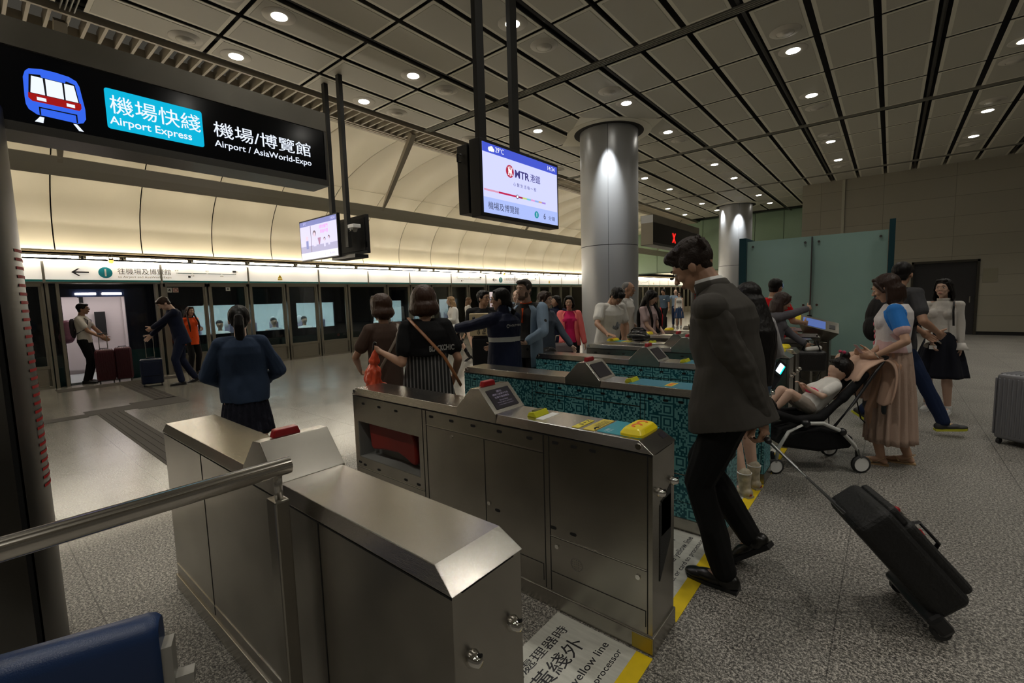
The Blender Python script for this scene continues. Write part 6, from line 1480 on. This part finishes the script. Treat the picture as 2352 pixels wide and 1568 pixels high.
for sd in (-1, 1):
    S_, E_, Wr = p.sh[sd], p.el[sd], p.wr[sd]
    mb.ell(S_+V((0, 0, .0)), (.086, .086, .078)); mb.cap(U(sd*.10, -.01, .43), S_, .070, .080)
    ms = MB(); ms.ell(S_.lerp(E_, .12), (.078, .078, .080)); ms.cap(S_.lerp(E_, .12), S_.lerp(E_, .5), .078, .078); ms.cap(S_.lerp(E_, .5), E_, .078, .074); ms.cap(E_, E_.lerp(Wr, .5), .074, .066); ms.cap(E_.lerp(Wr, .5), E_.lerp(Wr, .93), .066, .060)
    blob(ms, 'jacket_sleeve', SUIT, p.t, .0055, 3, wr=.011, wf=9, ws=1.2, seed=sd+4)
jk = blob(mb, 'suit_jacket', SUIT, p.t, .0055, 4, wr=.010, wf=6.5, ws=.8, seed=5)
# collar, shirt collar, lapel, pocket, pin
cl_ = MB(); n = 26
cl_.rings([[U(.074*cos(a)*k, .074*sin(a)*k+dy, z) for a in [R(-225+270*q/n) for q in range(n+1)]] for z, k, dy in ((.50, 1.22, -.004), (.555, 1.05, .006), (.558, 1.01, .006), (.51, 1.08, 0))], cap=False, closed=False)
cl_.build('jacket_collar', SUIT, p.t, smooth=True, solid=.004)
cl_ = MB(); cl_.rings([[U(.066*cos(a)*k, .068*sin(a)*k+dy, z) for a in [R(-250+320*q/n) for q in range(n+1)]] for z, k, dy in ((.50, 1.06, 0), (.575, 1.0, .014))], cap=False, closed=False)
cl_.build('shirt_collar', mat('shirt_white', (.62, .62, .6), .7), p.t, smooth=True, solid=.003)
d_ = (p.wr[-1]-p.el[-1]).normalized(); MB().cyl(p.wr[-1]-d_*.045, p.wr[-1]-d_*.002, .044, .042, n=24).build('shirt_cuff', MT['shirt_white'], p.t, smooth=True)
mb = MB()
for sd in (-1,):
    mb.tube([U(sd*.035, .105, .50), U(sd*.085, .128, .44), U(sd*.075, .150, .33), U(sd*.02, .152, .14)], .014, 8, flat=.35)
del mb
pin = snap(jk, (-.82, 2.49, 1.352), .004)
MB().tube([pin+V((0, 0, .03)), pin+V((.002, .0, .012)), pin+V((.006, 0, -.006)), pin+V((.018, .002, -.014))], .0055, 8, flat=.5).build('lapel_pin', gold, p.t, smooth=True)
mainp = p
# rolling black case, dragged tilted behind him
t = thing('suitcase', 'black soft wheeled case with silver handle, tilted and rolling behind the suited person', 'suitcase', (.2, 2.75, 0))
hd = p.__dict__['hand-1'].copy(); wb = V((.155, 2.76, .05))
grip = hd+V((.0, .005, -.025)); ax_ = (grip-wb); ax_.normalize()         # axis from wheels to grip
top_ = wb+ax_*.60
side = ax_.cross(V((0, 0, 1))).normalized(); nrm = side.cross(ax_).normalized()    # nrm points up, away from the floor
nrm = nrm if nrm.z > 0 else -nrm
ck = mat('black_ballistic_nylon', (.008, .008, .008), .65, bump=(.5, 60)); ck2 = mat('black_nylon_pocket', (.012, .012, .012), .6, bump=(.5, 60))
def oc(a, b, c): return wb+ax_*a+side*b+nrm*c
mb = MB(); obox(mb, oc(.28, 0, .10), ax_, side, (.26, .17, .085), nrm); b = mb.build('case_body', ck, t, bevel=.04); b.modifiers['b'].segments = 4
mb = MB(); obox(mb, oc(.24, 0, .195), ax_, side, (.19, .15, .028), nrm); b = mb.build('front_pocket', ck2, t, bevel=.025); b.modifiers['b'].segments = 3
mb = MB(); obox(mb, oc(.47, 0, .192), ax_, side, (.05, .14, .022), nrm); b = mb.build('top_pocket', ck2, t, bevel=.02)
mb = MB(); obox(mb, oc(.02, 0, .015), ax_, side, (.05, .19, .035), nrm); mb.build('base_guard', black, t, bevel=.02)
for s_ in (-1, 1):
    w1 = MB().cyl(oc(-.005, s_*.165-.014, -.0), oc(-.005, s_*.165+.014, -.0), .036, n=24).build('wheel', rubber, t); MB().cyl(oc(-.005, s_*.165-.016, -.0), oc(-.005, s_*.165+.016, 0), .018, n=14).build('wheel_hub', steel_dk, w1)
    MB().tube([oc(.56, s_*.055, .035), grip+side*s_*.055-ax_*.01], .0085, 8).build('handle_tube', mat('handle_alloy', (.42, .43, .43), .4, .8), t, smooth=True)
mb = MB(); mb.cap(grip-side*.065, grip+side*.065, .015); mb.build('grip', black, t, smooth=True); MB().cap(grip-side*.03+V((0, 0, .004)), grip+side*.03+V((0, 0, .004)), .0165).build('grip_inlay', chrome, t, smooth=True)
mb = MB(); mb.tube([oc(.37, .17, .10), oc(.36, .205, .12), oc(.24, .205, .12), oc(.23, .17, .10)], .014, 8, flat=.5); mb.build('side_handle', black, t, smooth=True)
mb = MB(); mb.tube([oc(.38, -.06, .21), oc(.36, -.06, .25), oc(.24, -.06, .25), oc(.22, -.06, .21)], .014, 8, flat=.5); mb.build('front_handle', black, t, smooth=True)
for a, b_ in ((.40, .02), (.36, .0), (.32, .03), (.29, -.02)): MB().cyl(oc(a, b_-.045, .228), oc(a, b_+.045, .228), .004, n=8).build('silver_buckle', chrome, t)
MB().ell(oc(.45, -.05, .215), (.016, .016, .016)).build('red_logo', red_pl, t); MB().tube([oc(.27, .06, .23), oc(.24, .07, .243), oc(.22, .055, .238)], .010, 8, flat=.5).build('red_tag', mat('red_tag', (.5, .03, .03), .5), t)
# --- girl with very long hair, pale boots
p = make_person('person with waist-long black hair in white top, denim shorts and pale ankle boots', -.80, 3.80, 318, 1.60, False, vox=.006, head=(0, 15), skin=skin_p, hair=('long', HK, .006, .52, 0, 1.1), face=False, rw=(.20, .22, 1.03), lw=(-.12, .22, 1.0), rel=(.75, -.8, -.3), lf=(-.10, -.05, 0, -10, 0), rf=(.09, .06, 0, 0, 0),
    top=dict(m=cloth('white_ribbed', (.42, .41, .42)), sleeve='long', hem=-.02, name='top'), bottom=dict(m=cloth('faded_denim', (.09, .13, .20)), kind='shorts'), shoes=dict(m=mat('cream_patterned_leather', (.42, .37, .27), .5, vary=(.35, 22)), kind='boot', sole=mat('cream_sole', (.40, .37, .30), .6)))
for sd in (-1, 1): 
    an = p.an[sd]; MB().lathe([(.045, .10), (.052, .10), (.052, .106), (.045, .106), (.045, .10)], an+V((0, 0, 0)), 20, cap=False).build('boot_trim', white_p, p.t)
    MB().prism([(-.012, 0), (.012, 0), (0, .02)], lambda q, z: an-p.ft[sd]*(.066+z)+p.r*(q[0]+sd*.01)+V((0, 0, -.055+q[1])), 0, .004).build('triangle_mark', red_pl, p.t)
t = thing('sling_bag', 'black sling bag with a lit phone screen and small yellow tag at the long-haired person', 'bag', (-.72, 3.90, .95))
c0 = V((-.70, 3.90, .93)); a_ = p.r*.8+p.u*-.6; 
mb = MB(); obox(mb, c0, a_.normalized(), p.f, (.105, .045, .095), a_.normalized().cross(p.f)); b = mb.build('bag_body', mat('navy_black_nylon', (.010, .012, .02), .45), t, bevel=.02)
ph = c0+p.r*.05-p.f*.055+V((0, 0, .035)); an_ = a_.normalized(); un_ = an_.cross(p.f).normalized()
mb = MB(); obox(mb, ph, an_, -p.f, (.042, .006, .055), un_); mb.build('phone_case', black, t, bevel=.003)
mb = MB(); obox(mb, ph-p.f*.0075, an_, -p.f, (.022, .001, .035), un_); mb.build('lit_screen', emis('phone_screen', (.7, .85, 1), 3.0), t)
mb = MB(); obox(mb, ph-p.f*.0075+an_*.030, an_, -p.f, (.003, .001, .035), un_); mb.build('teal_light', emis('phone_teal', (.0, .7, .6), 2.0), t)
MB().ell(c0-p.r*.07+V((0, 0, .11)), (.014, .014, .014)).build('yellow_tag', yellow, t); MB().tube([c0-p.r*.08+V((0, 0, .08)), p.U(.02, -.14, .18), p.U(-.08, -.14, .40), p.U(-.10, .0, .52)], .008, 6).build('strap', black, t)
MB().tube([c0-p.r*.09+p.f*-.03+V((0, 0, .06)), c0-p.r*.02+p.f*-.05+V((0, 0, .045)), c0+p.r*.01+p.f*-.05+V((0, 0, .09))], .004, 6).build('metal_clip', chrome, t)
# --- red polo and grey sweater at the enquiry post
p = make_person('person in red polo shirt with white collar and glasses, back turned, by the green glass', -1.24, 7.17, 48, 1.70, True, head=(-20, 5), vox=.007, skin=skin_m, hair=('short', HK, .007), glasses=True, rw=(.16, .34, 1.10), lw=(-.1, .3, 1.0), top=dict(m=cloth('red_polo', (.55, .008, .012)), collar='polo', m2=W_, hem=-.1, infl=.025, name='polo_shirt'), bottom=dict(m=TR_K), shoes=dict(m=sh_k))
SW = cloth('grey_sweater', (.11, .105, .12))
p = make_person('person in grey sweater with brown hair lifting a hand toward the blue touch screen', -1.09, 6.18, 78, 1.52, False, head=(0, 16), lean=6, vox=.006, skin=skin_l, hair=('long', mat('hair_dark_auburn', (.028, .011, .007), .5, bump=(.5, 90, (1, 1, .12))), .006, .16, 0, 1.12), face=True, rw=V((-.74, 6.52, 1.33)), lw=(-.02, .40, 1.02), rel=(.2, -.3, -1), rh=.9,
    top=dict(m=SW, sleeve='long', hem=-.06, infl=.028, name='sweater'), bottom=dict(m=cloth('white_trousers', (.38, .38, .38))), shoes=dict(m=sh_w))
t = thing('handbag', 'black handbag hanging from the arm of the person in grey sweater', 'handbag', (-.70, 6.30, .7)); o_ = V((-.69, 6.30, .72)); mb = MB(); obox(mb, o_, p.f, p.r, (.15, .07, .12)); b = mb.build('bag_body', mat('black_grained_leather', (.014, .013, .013), .4, bump=(.4, 90)), t, bevel=.04); b.modifiers['b'].segments = 3
for s_ in (-1, 1): MB().tube([o_+p.f*-.09+p.r*.04*s_+V((0, 0, .10)), o_+p.f*-.05+V((0, 0, .24)), o_+p.f*.05+V((0, 0, .24)), o_+p.f*.09+p.r*.04*s_+V((0, 0, .10))], .008, 8).build('bag_handle', black, t, smooth=True)
MB().tube([o_+p.f*-.14+V((0, 0, .05)), o_+p.f*-.10+V((0, 0, -.20)), o_+p.f*.05+V((0, 0, -.28)), o_+p.f*.14+V((0, 0, .0))], .005, 6).build('long_strap', black, t, smooth=True)
MB().cap(o_+p.f*-.04+V((0, 0, .13)), o_+p.f*.08+V((0, 0, .15)), .03).build('pale_scarf', W_, t, smooth=True)
# --- mother with raglan tee and tulle skirt
RB = mat('raglan_blue', (.01, .17, .55), .8); RW = cloth('tee_white', (.62, .59, .59))
p = make_person('person in white and blue raglan tee and long pink-beige tulle skirt beside the pushchair', .03, 5.12, 272, 1.66, False, head=(2, 22), vox=.0055, skin=skin_l, hair=('long', HB, .0055, .13, 0, 1.02), rw=V((-.115, 4.98, .985)), lw=V((-.085, 4.87, .975)), lel=(-.3, -1, -.2), rel=(.3, -1, -.2), ldir=(.25, 1, .1), rdir=(-.2, 1, .15), lh=.7, rh=.7, lf=(-.08, .06, 0, 0, 0), rf=(.09, -.12, 0, -5, 0))
def frag(c):
    for sd in (-1, 1):
        a, b = p.sh[sd], p.el[sd]; d = (b-a).normalized(); q = c-a; al = q.dot(d); rd = (q-d*al).length
        if rd > .11: continue
        if al > .165: return 2
        if al > -.05 and rd < .085 and (q.dot(p.r)*sd > -.05): return 1
    return 0
make_top(p, RW, vox=.0055, hem=.09, infl=.020, name='raglan_tee', m2=[RB, mat('pink_piping', (.6, .4, .4), .7)], fn=frag, wr=.008)
mb = MB()
for (y_, z_, r_q) in ((-.015, .33, .02), (.0, .27, .022), (.01, .22, .026), (-.01, .17, .024)): mb.ell(snap(p.top, p.U(-.015+y_, .158, z_), -.004), (.035, .012, r_q), p.UM)
blob(mb, 'printed_motif', mat('pink_print', (.62, .16, .20), .7), p.t, .005, 1, wr=.004, wf=40); MB().ell(snap(p.top, p.U(-.02, .164, .275), -.002), (.028, .010, .018), p.UM).build('green_print', mat('green_print', (.18, .26, .18), .7), p.t, smooth=True)
make_bottom(p, mat('tulle_beige', (.43, .305, .24), .8, bump=(.3, 120)), 'skirt', hem=.21, wid=.19, folds=17, fa=.014, waist=.15, depth=.95, name='tulle_skirt', hemjit=.02)
MB().rings([[p.U(.146*cos(a), .118*sin(a), z) for a in [2*pi*q/32 for q in range(32)]] for z in (.125, .165)], cap=False).build('waistband', K, p.t, smooth=True, solid=.004)
make_shoes(p, mat('gold_tan_leather', (.40, .26, .13), .4), 'sandal')
d_ = (p.wr[-1]-p.el[-1]).normalized(); x_, y_, _ = frame_of(d_); w0 = p.wr[-1]-d_*.02
MB().tube([w0+(x_*cos(a)+y_*sin(a))*.029 for a in [2*pi*k/18 for k in range(19)]], .006, 6).build('wristwatch', chrome, p.t)
for sd in (-1, 1): MB().ell(p.Hd(sd*.079, -.004, -.035), (.003, .003, .003)).build('earring', chrome, p.t)
t = thing('ticket_card', 'small pink paper ticket held by the person in raglan tee', 'ticket', (-.13, 4.87, 1.03)); hd = p.__dict__['hand-1']
mb = MB(); obox(mb, hd+V((-.03, -.02, .05)), V((-.5, -.3, .8)).normalized(), V((.5, -.86, 0)).normalized(), (.045, .028, .001), V((-.5, -.3, .8)).normalized().cross(V((.5, -.86, 0)).normalized())); mb.build('card', mat('pink_paper', (.6, .42, .42), .7), t)
# --- man with backpack
p = make_person('person in dark grey tee and jeans with a black backpack, walking off to the side', .07, 6.42, 72, 1.80, True, twist=-28, vox=.006, fat=1.0, head=(-30, 10), skin=skin_m, hair=('short', HK, .006), lf=(-.10, -.20, .08, 0, 35), rf=(.14, .40, 0, 0, -6), rw=(.16, .26, 1.02), lw=(-.18, .26, 1.0), rel=(.9, -.5, -.4), face=False,
    top=dict(m=cloth('dark_grey_tee', (.060, .060, .064)), hem=-.10, infl=.025, name='t_shirt', wr=.012), bottom=dict(m=DEN_D, wr=.010), shoes=None)
make_shoes(p, mat('black_mesh_trainer', (.03, .03, .03), .6), vox=.006, sole=mat('lime_sole', (.50, .50, .03), .5), trim=mat('lime_lace', (.60, .62, .05), .6))
t = thing('backpack', 'plain black backpack on the person in dark grey tee', 'backpack', (.25, 6.3, 1.2)); mb = MB(); mb.ell(p.U(-.0, -.21, .22), (.145, .09, .25), p.UM); mb.ell(p.U(-.0, -.25, .13), (.13, .08, .15), p.UM)
blob(mb, 'pack_body', cloth('black_pack_nylon', (.014, .014, .015), .6), t, .008, 3, wr=.006)
for sd in (-1, 1): MB().tube([p.U(sd*.09, -.16, .42), p.U(sd*.10, -.04, .525), p.U(sd*.125, .10, .47), p.U(sd*.16, .14, .30), p.U(sd*.185, .0, .15), p.U(sd*.15, -.15, .10)], .024, 8, flat=.35).build('shoulder_strap', MT['black_pack_nylon'], t, smooth=True)
# --- woman in white blouse
p = make_person('person in white high-neck blouse with flared cuffs, black skirt and white trainers', .50, 7.60, 192, 1.62, False, fat=.88, vox=.0065, head=(8, 0), skin=skin_p, hair=('long', HK, .0065, .14, 0, 1.02), rw=(.05, .20, .92), lw=(-.19, .02, .79), rpn=(-1, 0, -.2), rel=(.9, -.5, -.2), lf=(-.10, .03, 0, 0, 0), rf=(.12, -.05, 0, 0, 0),
    top=dict(m=cloth('blouse_white', (.62, .59, .55)), sleeve='long', hem=.02, infl=.014, name='blouse', cuff=True, wr=.008), bottom=dict(m=cloth('skirt_black', (.010, .011, .018), b=.1), kind='skirt', hem=.47, wid=.26, folds=8, fa=.018, depth=1.05), shoes=dict(m=sh_w, sole=white_p, trim=white_p))
MB().rings([[p.U(.062*cos(a), .064*sin(a)+.0, z) for a in [2*pi*q/28 for q in range(28)]] for z in (.50, .525, .54)], cap=False).build('ruffle_collar', MT['blouse_white'], p.t, smooth=True, solid=.006)
MB().tube([p.U(-.115, .09, .50), p.U(-.125, .145, .38), p.U(-.135, .145, .20)], .010, 6, flat=.5).build('bag_strap', black, p.t, smooth=True)
hd = p.__dict__['hand1']; t = thing('ticket_card', 'small white card in the hand of the person in white blouse', 'ticket', tuple(hd)); mb = MB(); obox(mb, hd+V((0, 0, .01))+p.f*.02, p.r, p.u, (.035, .022, .001), p.f); mb.build('card', white_p, t)
# --- grey ribbed suitcase at the right edge
wheel_case('suitcase', 'large silver grey ribbed hard suitcase cut by the right edge of the picture', 1.12, 6.36, .50, .32, .64, 205, mat('silver_grey_shell', (.22, .22, .24), .35, .2), ribs=True)
# --- pushchair with toddler
t = thing('pushchair', 'black folding pushchair with white frame tubes and white-centred wheels', 'pushchair', (-.45, 4.75, 0))
F_ = V((-.80, -.60, 0)).normalized(); S_ = V((F_.y, -F_.x, 0)); B_ = V((-.28, 4.88, 0))     # B_ near rear wheel line
def C(f, s_, z): return B_+F_*f+S_*s_+V((0, 0, z))
wf_ = mat('pushchair_frame_white', (.55, .55, .53), .4); fab = cloth('pushchair_black', (.008, .008, .009), .75)
HW = .21
for s_ in (-1, 1):
    y_ = s_*HW
    MB().tube([C(-.02, y_, .13), C(.04, y_, .24), C(.15, y_, .36), C(.30, y_, .43), C(.44, y_, .43)], .016, 10, flat=1).build('frame_tube', wf_, t, smooth=True)
    MB().tube([C(.44, y_, .43), C(.58, y_, .36), C(.66, y_, .22), C(.68, y_, .10)], .015, 10).build('frame_tube', wf_, t, smooth=True)
    MB().tube([C(.20, y_*.95, .40), C(.04, y_*.9, .60), C(-.12, y_*.85, .84), C(-.22, y_*.8, .97)], .012, 10).build('push_tube', black, t, smooth=True)
    MB().ell(C(.14, y_, .355), (.032, .032, .032)).build('joint', black, t, smooth=True); MB().ell(C(.44, y_, .43), (.035, .035, .035)).build('joint', black, t, smooth=True)
    for f, r_ in ((-.02, .075), (.68, .065)):
        for q in ((-.02, .02),): 
            w1 = MB().lathe([(r_*.80, -.016), (r_, -.012), (r_, .012), (r_*.80, .016), (r_*.80, -.016)], C(f, y_, r_), 28, M((V((0, 0, 1)), F_, S_)).transposed(), cap=False).build('wheel', rubber, t, smooth=True)
            MB().cyl(C(f, y_-.012, r_), C(f, y_+.012, r_), r_*.80, n=28).build('wheel_disc', white_p, w1)
        MB().cap(C(f, y_*.86, r_+.01), C(f+.02, y_*.9, r_+.11), .022, .016).build('wheel_fork', black, t, smooth=True)
MB().cap(C(-.22, -HW*.8, .97), C(-.22, HW*.8, .97), .016, n=10).build('push_bar', black, t, smooth=True)
mb = MB(); prf = [(.66, .50), (.46, .44), (.28, .46), (.11, .62), (-.07, .82)]
for a, b in zip(prf, prf[1:]): 
    for s_ in (-1, 0, 1): mb.cap(C(a[0], s_*.14, a[1]), C(b[0], s_*.14, b[1]), .040, .034)
blob(mb, 'seat', fab, t, .010, 3, wr=.006)
mb = MB(); mb.rings([[C(f, s_, z) for f, z in ((.02, .30), (.30, .39), (.56, .33), (.62, .22), (.30, .17), (.04, .20))] for s_ in (-HW*.9, HW*.9)]); b = mb.build('basket', fab, t, bevel=.03)
mb = MB(); obox(mb, C(.70, 0, .47), F_, S_, (.03, .15, .015)); mb.build('footrest', fab, t, bevel=.01)
MB().tube([C(.0, .22, .62), C(-.01, .22, .45), C(-.02, .22, .30)], .012, 6, flat=.4).build('loose_strap', black, t)
MB().tube([C(-.16, .10, .62), C(-.22, .10, .38), C(-.30, .05, .28), C(-.40, .02, .30), C(-.44, .0, .42)], .006, 6).build('cable_strap', black, t, smooth=True)
# toddler half lying in the seat
tt = thing('person', 'toddler with a hair bun and pink bow, white top, lying back in the pushchair', 'person', tuple(C(.25, 0, .5)))
mb = MB(); c = mb.cap; hc_ = C(.05, 0, .845)
HMx = M((S_, F_, V((0, 0, 1)))).transposed()
mb.ell(hc_, (.070, .084, .084), HMx, 18, 12); mb.ell(hc_+F_*.045+V((0, 0, -.035)), (.048, .04, .042), HMx); mb.ell(hc_+F_*.080+V((0, 0, -.012)), (.008, .010, .009), HMx)
for s_ in (-1, 1): mb.ell(hc_+S_*s_*.067+V((0, 0, -.008)), (.007, .014, .020), HMx)
c(hc_+V((0, 0, -.06)), C(.11, 0, .74), .034, .036); c(C(.12, 0, .72), C(.30, 0, .54), .075, .085)
for s_ in (-1, 1):
    c(C(.34, s_*.05, .55), C(.50, s_*.07, .66), .052, .042); c(C(.50, s_*.07, .66), C(.60, s_*.06, .54), .042, .027); c(C(.60, s_*.06, .54), C(.66, s_*.06, .55), .024, .018)
    c(C(.12, s_*.09, .72), C(.26, s_*.12, .64), .028, .024); c(C(.26, s_*.12, .64), C(.34, s_*.04, .70), .024, .017)
    hand(mb, C(.34, s_*.04, .70), (F_*.6+V((0, 0, .8))), V((0, 0, -1))*.6+F_*-.4, .50, s_, .8, r=.009)
blob(mb, 'body', skin_p, tt, .0055, 3)
mb = MB(); mb.ell(hc_-F_*.020+V((0, 0, .024)), (.084, .092, .090), HMx, 18, 12); mb.ell(hc_-F_*.05+V((0, 0, -.03)), (.07, .05, .065), HMx); mb.ell(hc_-F_*.045+V((0, 0, .125)), (.040, .040, .036)); mb.cap(hc_+F_*.045+V((0, 0, .075))-S_*.04, hc_+F_*.045+V((0, 0, .075))+S_*.04, .018)
blob(mb, 'hair', HK, tt, .006, 2, wr=.003, wf=55)
for s_ in (-1, 1):
    MB().ell(hc_+F_*.068+S_*s_*.026+V((0, 0, .004)), (.008, .006, .004), HMx).build('eye', eye_d, tt, smooth=True)
    MB().ell(hc_-F_*.02+S_*s_*.026+V((0, 0, .158)), (.022, .008, .014), HMx).build('bow', mat('pink_ribbon', (.5, .03, .10), .5), tt, smooth=True)
MB().ell(hc_+F_*.086+V((0, 0, -.042)), (.012, .005, .004), HMx).build('lips', lip_m, tt, smooth=True)
mb = MB(); mb.cap(C(.12, 0, .71), C(.29, 0, .55), .088, .098)
for s_ in (-1, 1): mb.cap(C(.12, s_*.085, .72), C(.22, s_*.11, .67), .040, .038)
blob(mb, 'top', W_, tt, .007, 3, wr=.008); MB().ell(C(.27, 0, .665), (.07, .05, .03), HMx).build('pink_bib', cloth('hot_pink_cloth', (.55, .03, .10)), tt, smooth=True)
blob(MB().cap(C(.32, -.04, .53), C(.42, -.06, .60), .065, .055).cap(C(.32, .04, .53), C(.42, .06, .60), .065, .055), 'shorts', cloth('toddler_shorts', (.35, .30, .26)), tt, .008, 2)
for s_ in (-1, 1): blob(MB().cap(C(.61, s_*.06, .53), C(.66, s_*.06, .60), .026, .024), 'shoe', sh_k, tt, .007, 2)
# jacket draped over the push bar, and a grey bag behind
t = thing('jacket', 'peach jacket draped over the pushchair push bar', 'jacket', tuple(C(-.22, 0, 1.0)))
mb = MB(); rs = []
fold = [(.02, .76, 1.0), (-.04, .87, .95), (-.13, .955, .9), (-.21, 1.0, .9), (-.26, .98, .95), (-.29, .87, 1.05), (-.27, .72, 1.1), (-.22, .56, 1.1)]
for k, (f, z, w_) in enumerate(fold):
    ring = []
    for q in range(15):
        u_ = q/14*2-1; ring.append(C(f+.03*sin(q*1.3+k*.5)*(.4+.6*(k > 3)), u_*.20*w_, z-.05*u_*u_*(k in (2, 3, 4))+(.025*sin(q*2.1) if k in (0, 7) else 0)))
    rs.append(ring)
mb.rings(rs, cap=False, closed=False); o = mb.build('jacket_body', cloth('peach_cotton', (.60, .40, .30), .85), t, smooth=True, solid=.02); md = o.modifiers.new('ss', 'SUBSURF'); md.levels = 2; md.render_levels = 2
mb = MB(); mb.cap(C(-.14, .24, .90), C(-.15, .27, .72), .060, .055); mb.cap(C(-.15, .27, .72), C(-.11, .27, .56), .055, .048); mb.cap(C(-.20, .10, .95), C(-.14, .24, .90), .05, .06)
blob(mb, 'jacket_sleeve', MT['peach_cotton'], t, .008, 3, wr=.012, wf=12)
MB().cyl(C(-.11, .27, .52), C(-.112, .27, .56), .056, .057, n=22).build('sleeve_cuff', MT['peach_cotton'], t, smooth=True)
t = thing('tote_bag', 'slate grey bag hanging behind the pushchair under the peach jacket', 'bag', tuple(C(-.22, 0, .6))); mb = MB(); obox(mb, C(-.30, .02, .60), F_, S_, (.045, .14, .14)); b = mb.build('bag_body', mat('slate_nylon', (.06, .075, .085), .6, bump=(.4, 20)), t, bevel=.03)
# toddler & case done; travellers seated in the train
def sitter(x, y, lab, hairm, shirt):
    t = thing('person', lab, 'person', (x, y, .4)); o = V((x, y, 0)); mb = MB()
    mb.ell(o+V((.0, 0, 1.06)), (.078, .085, .105)); mb.cap(o+V((0, 0, .9)), o+V((0, 0, 1.0)), .05); mb.cap(o+V((0, .0, .45)), o+V((0, 0, .78)), .14, .13); mb.cap(o+V((0, -.2, .8)), o+V((0, .2, .8)), .055)
    mb.ell(o+V((.085, -.03, 1.05)), (.012, .010, .014))
    blob(mb, 'body', skin_l, t, .012, 2); mb = MB(); mb.ell(o+V((-.015, 0, 1.10)), (.085, .09, .085)); blob(mb, 'hair', hairm, t, .012, 1)
    mb = MB(); mb.cap(o+V((0, 0, .45)), o+V((0, 0, .76)), .16, .15); mb.cap(o+V((0, -.16, .80)), o+V((0, .16, .80)), .075); blob(mb, 'shirt', shirt, t, .014, 2)
sitter(-13.85, 6.75, 'seated passenger in white shirt facing out of the nearer train window', HK, W_)
sitter(-13.85, 5.85, 'seated passenger with long dark hair behind the second train window', HK, cloth('pale_shirt_grey', (.4, .42, .42)))
sitter(-13.85, 4.45, 'seated passenger with dark cap seen low in the first train window', HK, W_)
sitter(-13.85, 9.35, 'seated passenger in white low in the train window behind the brown tee', HK, W_)
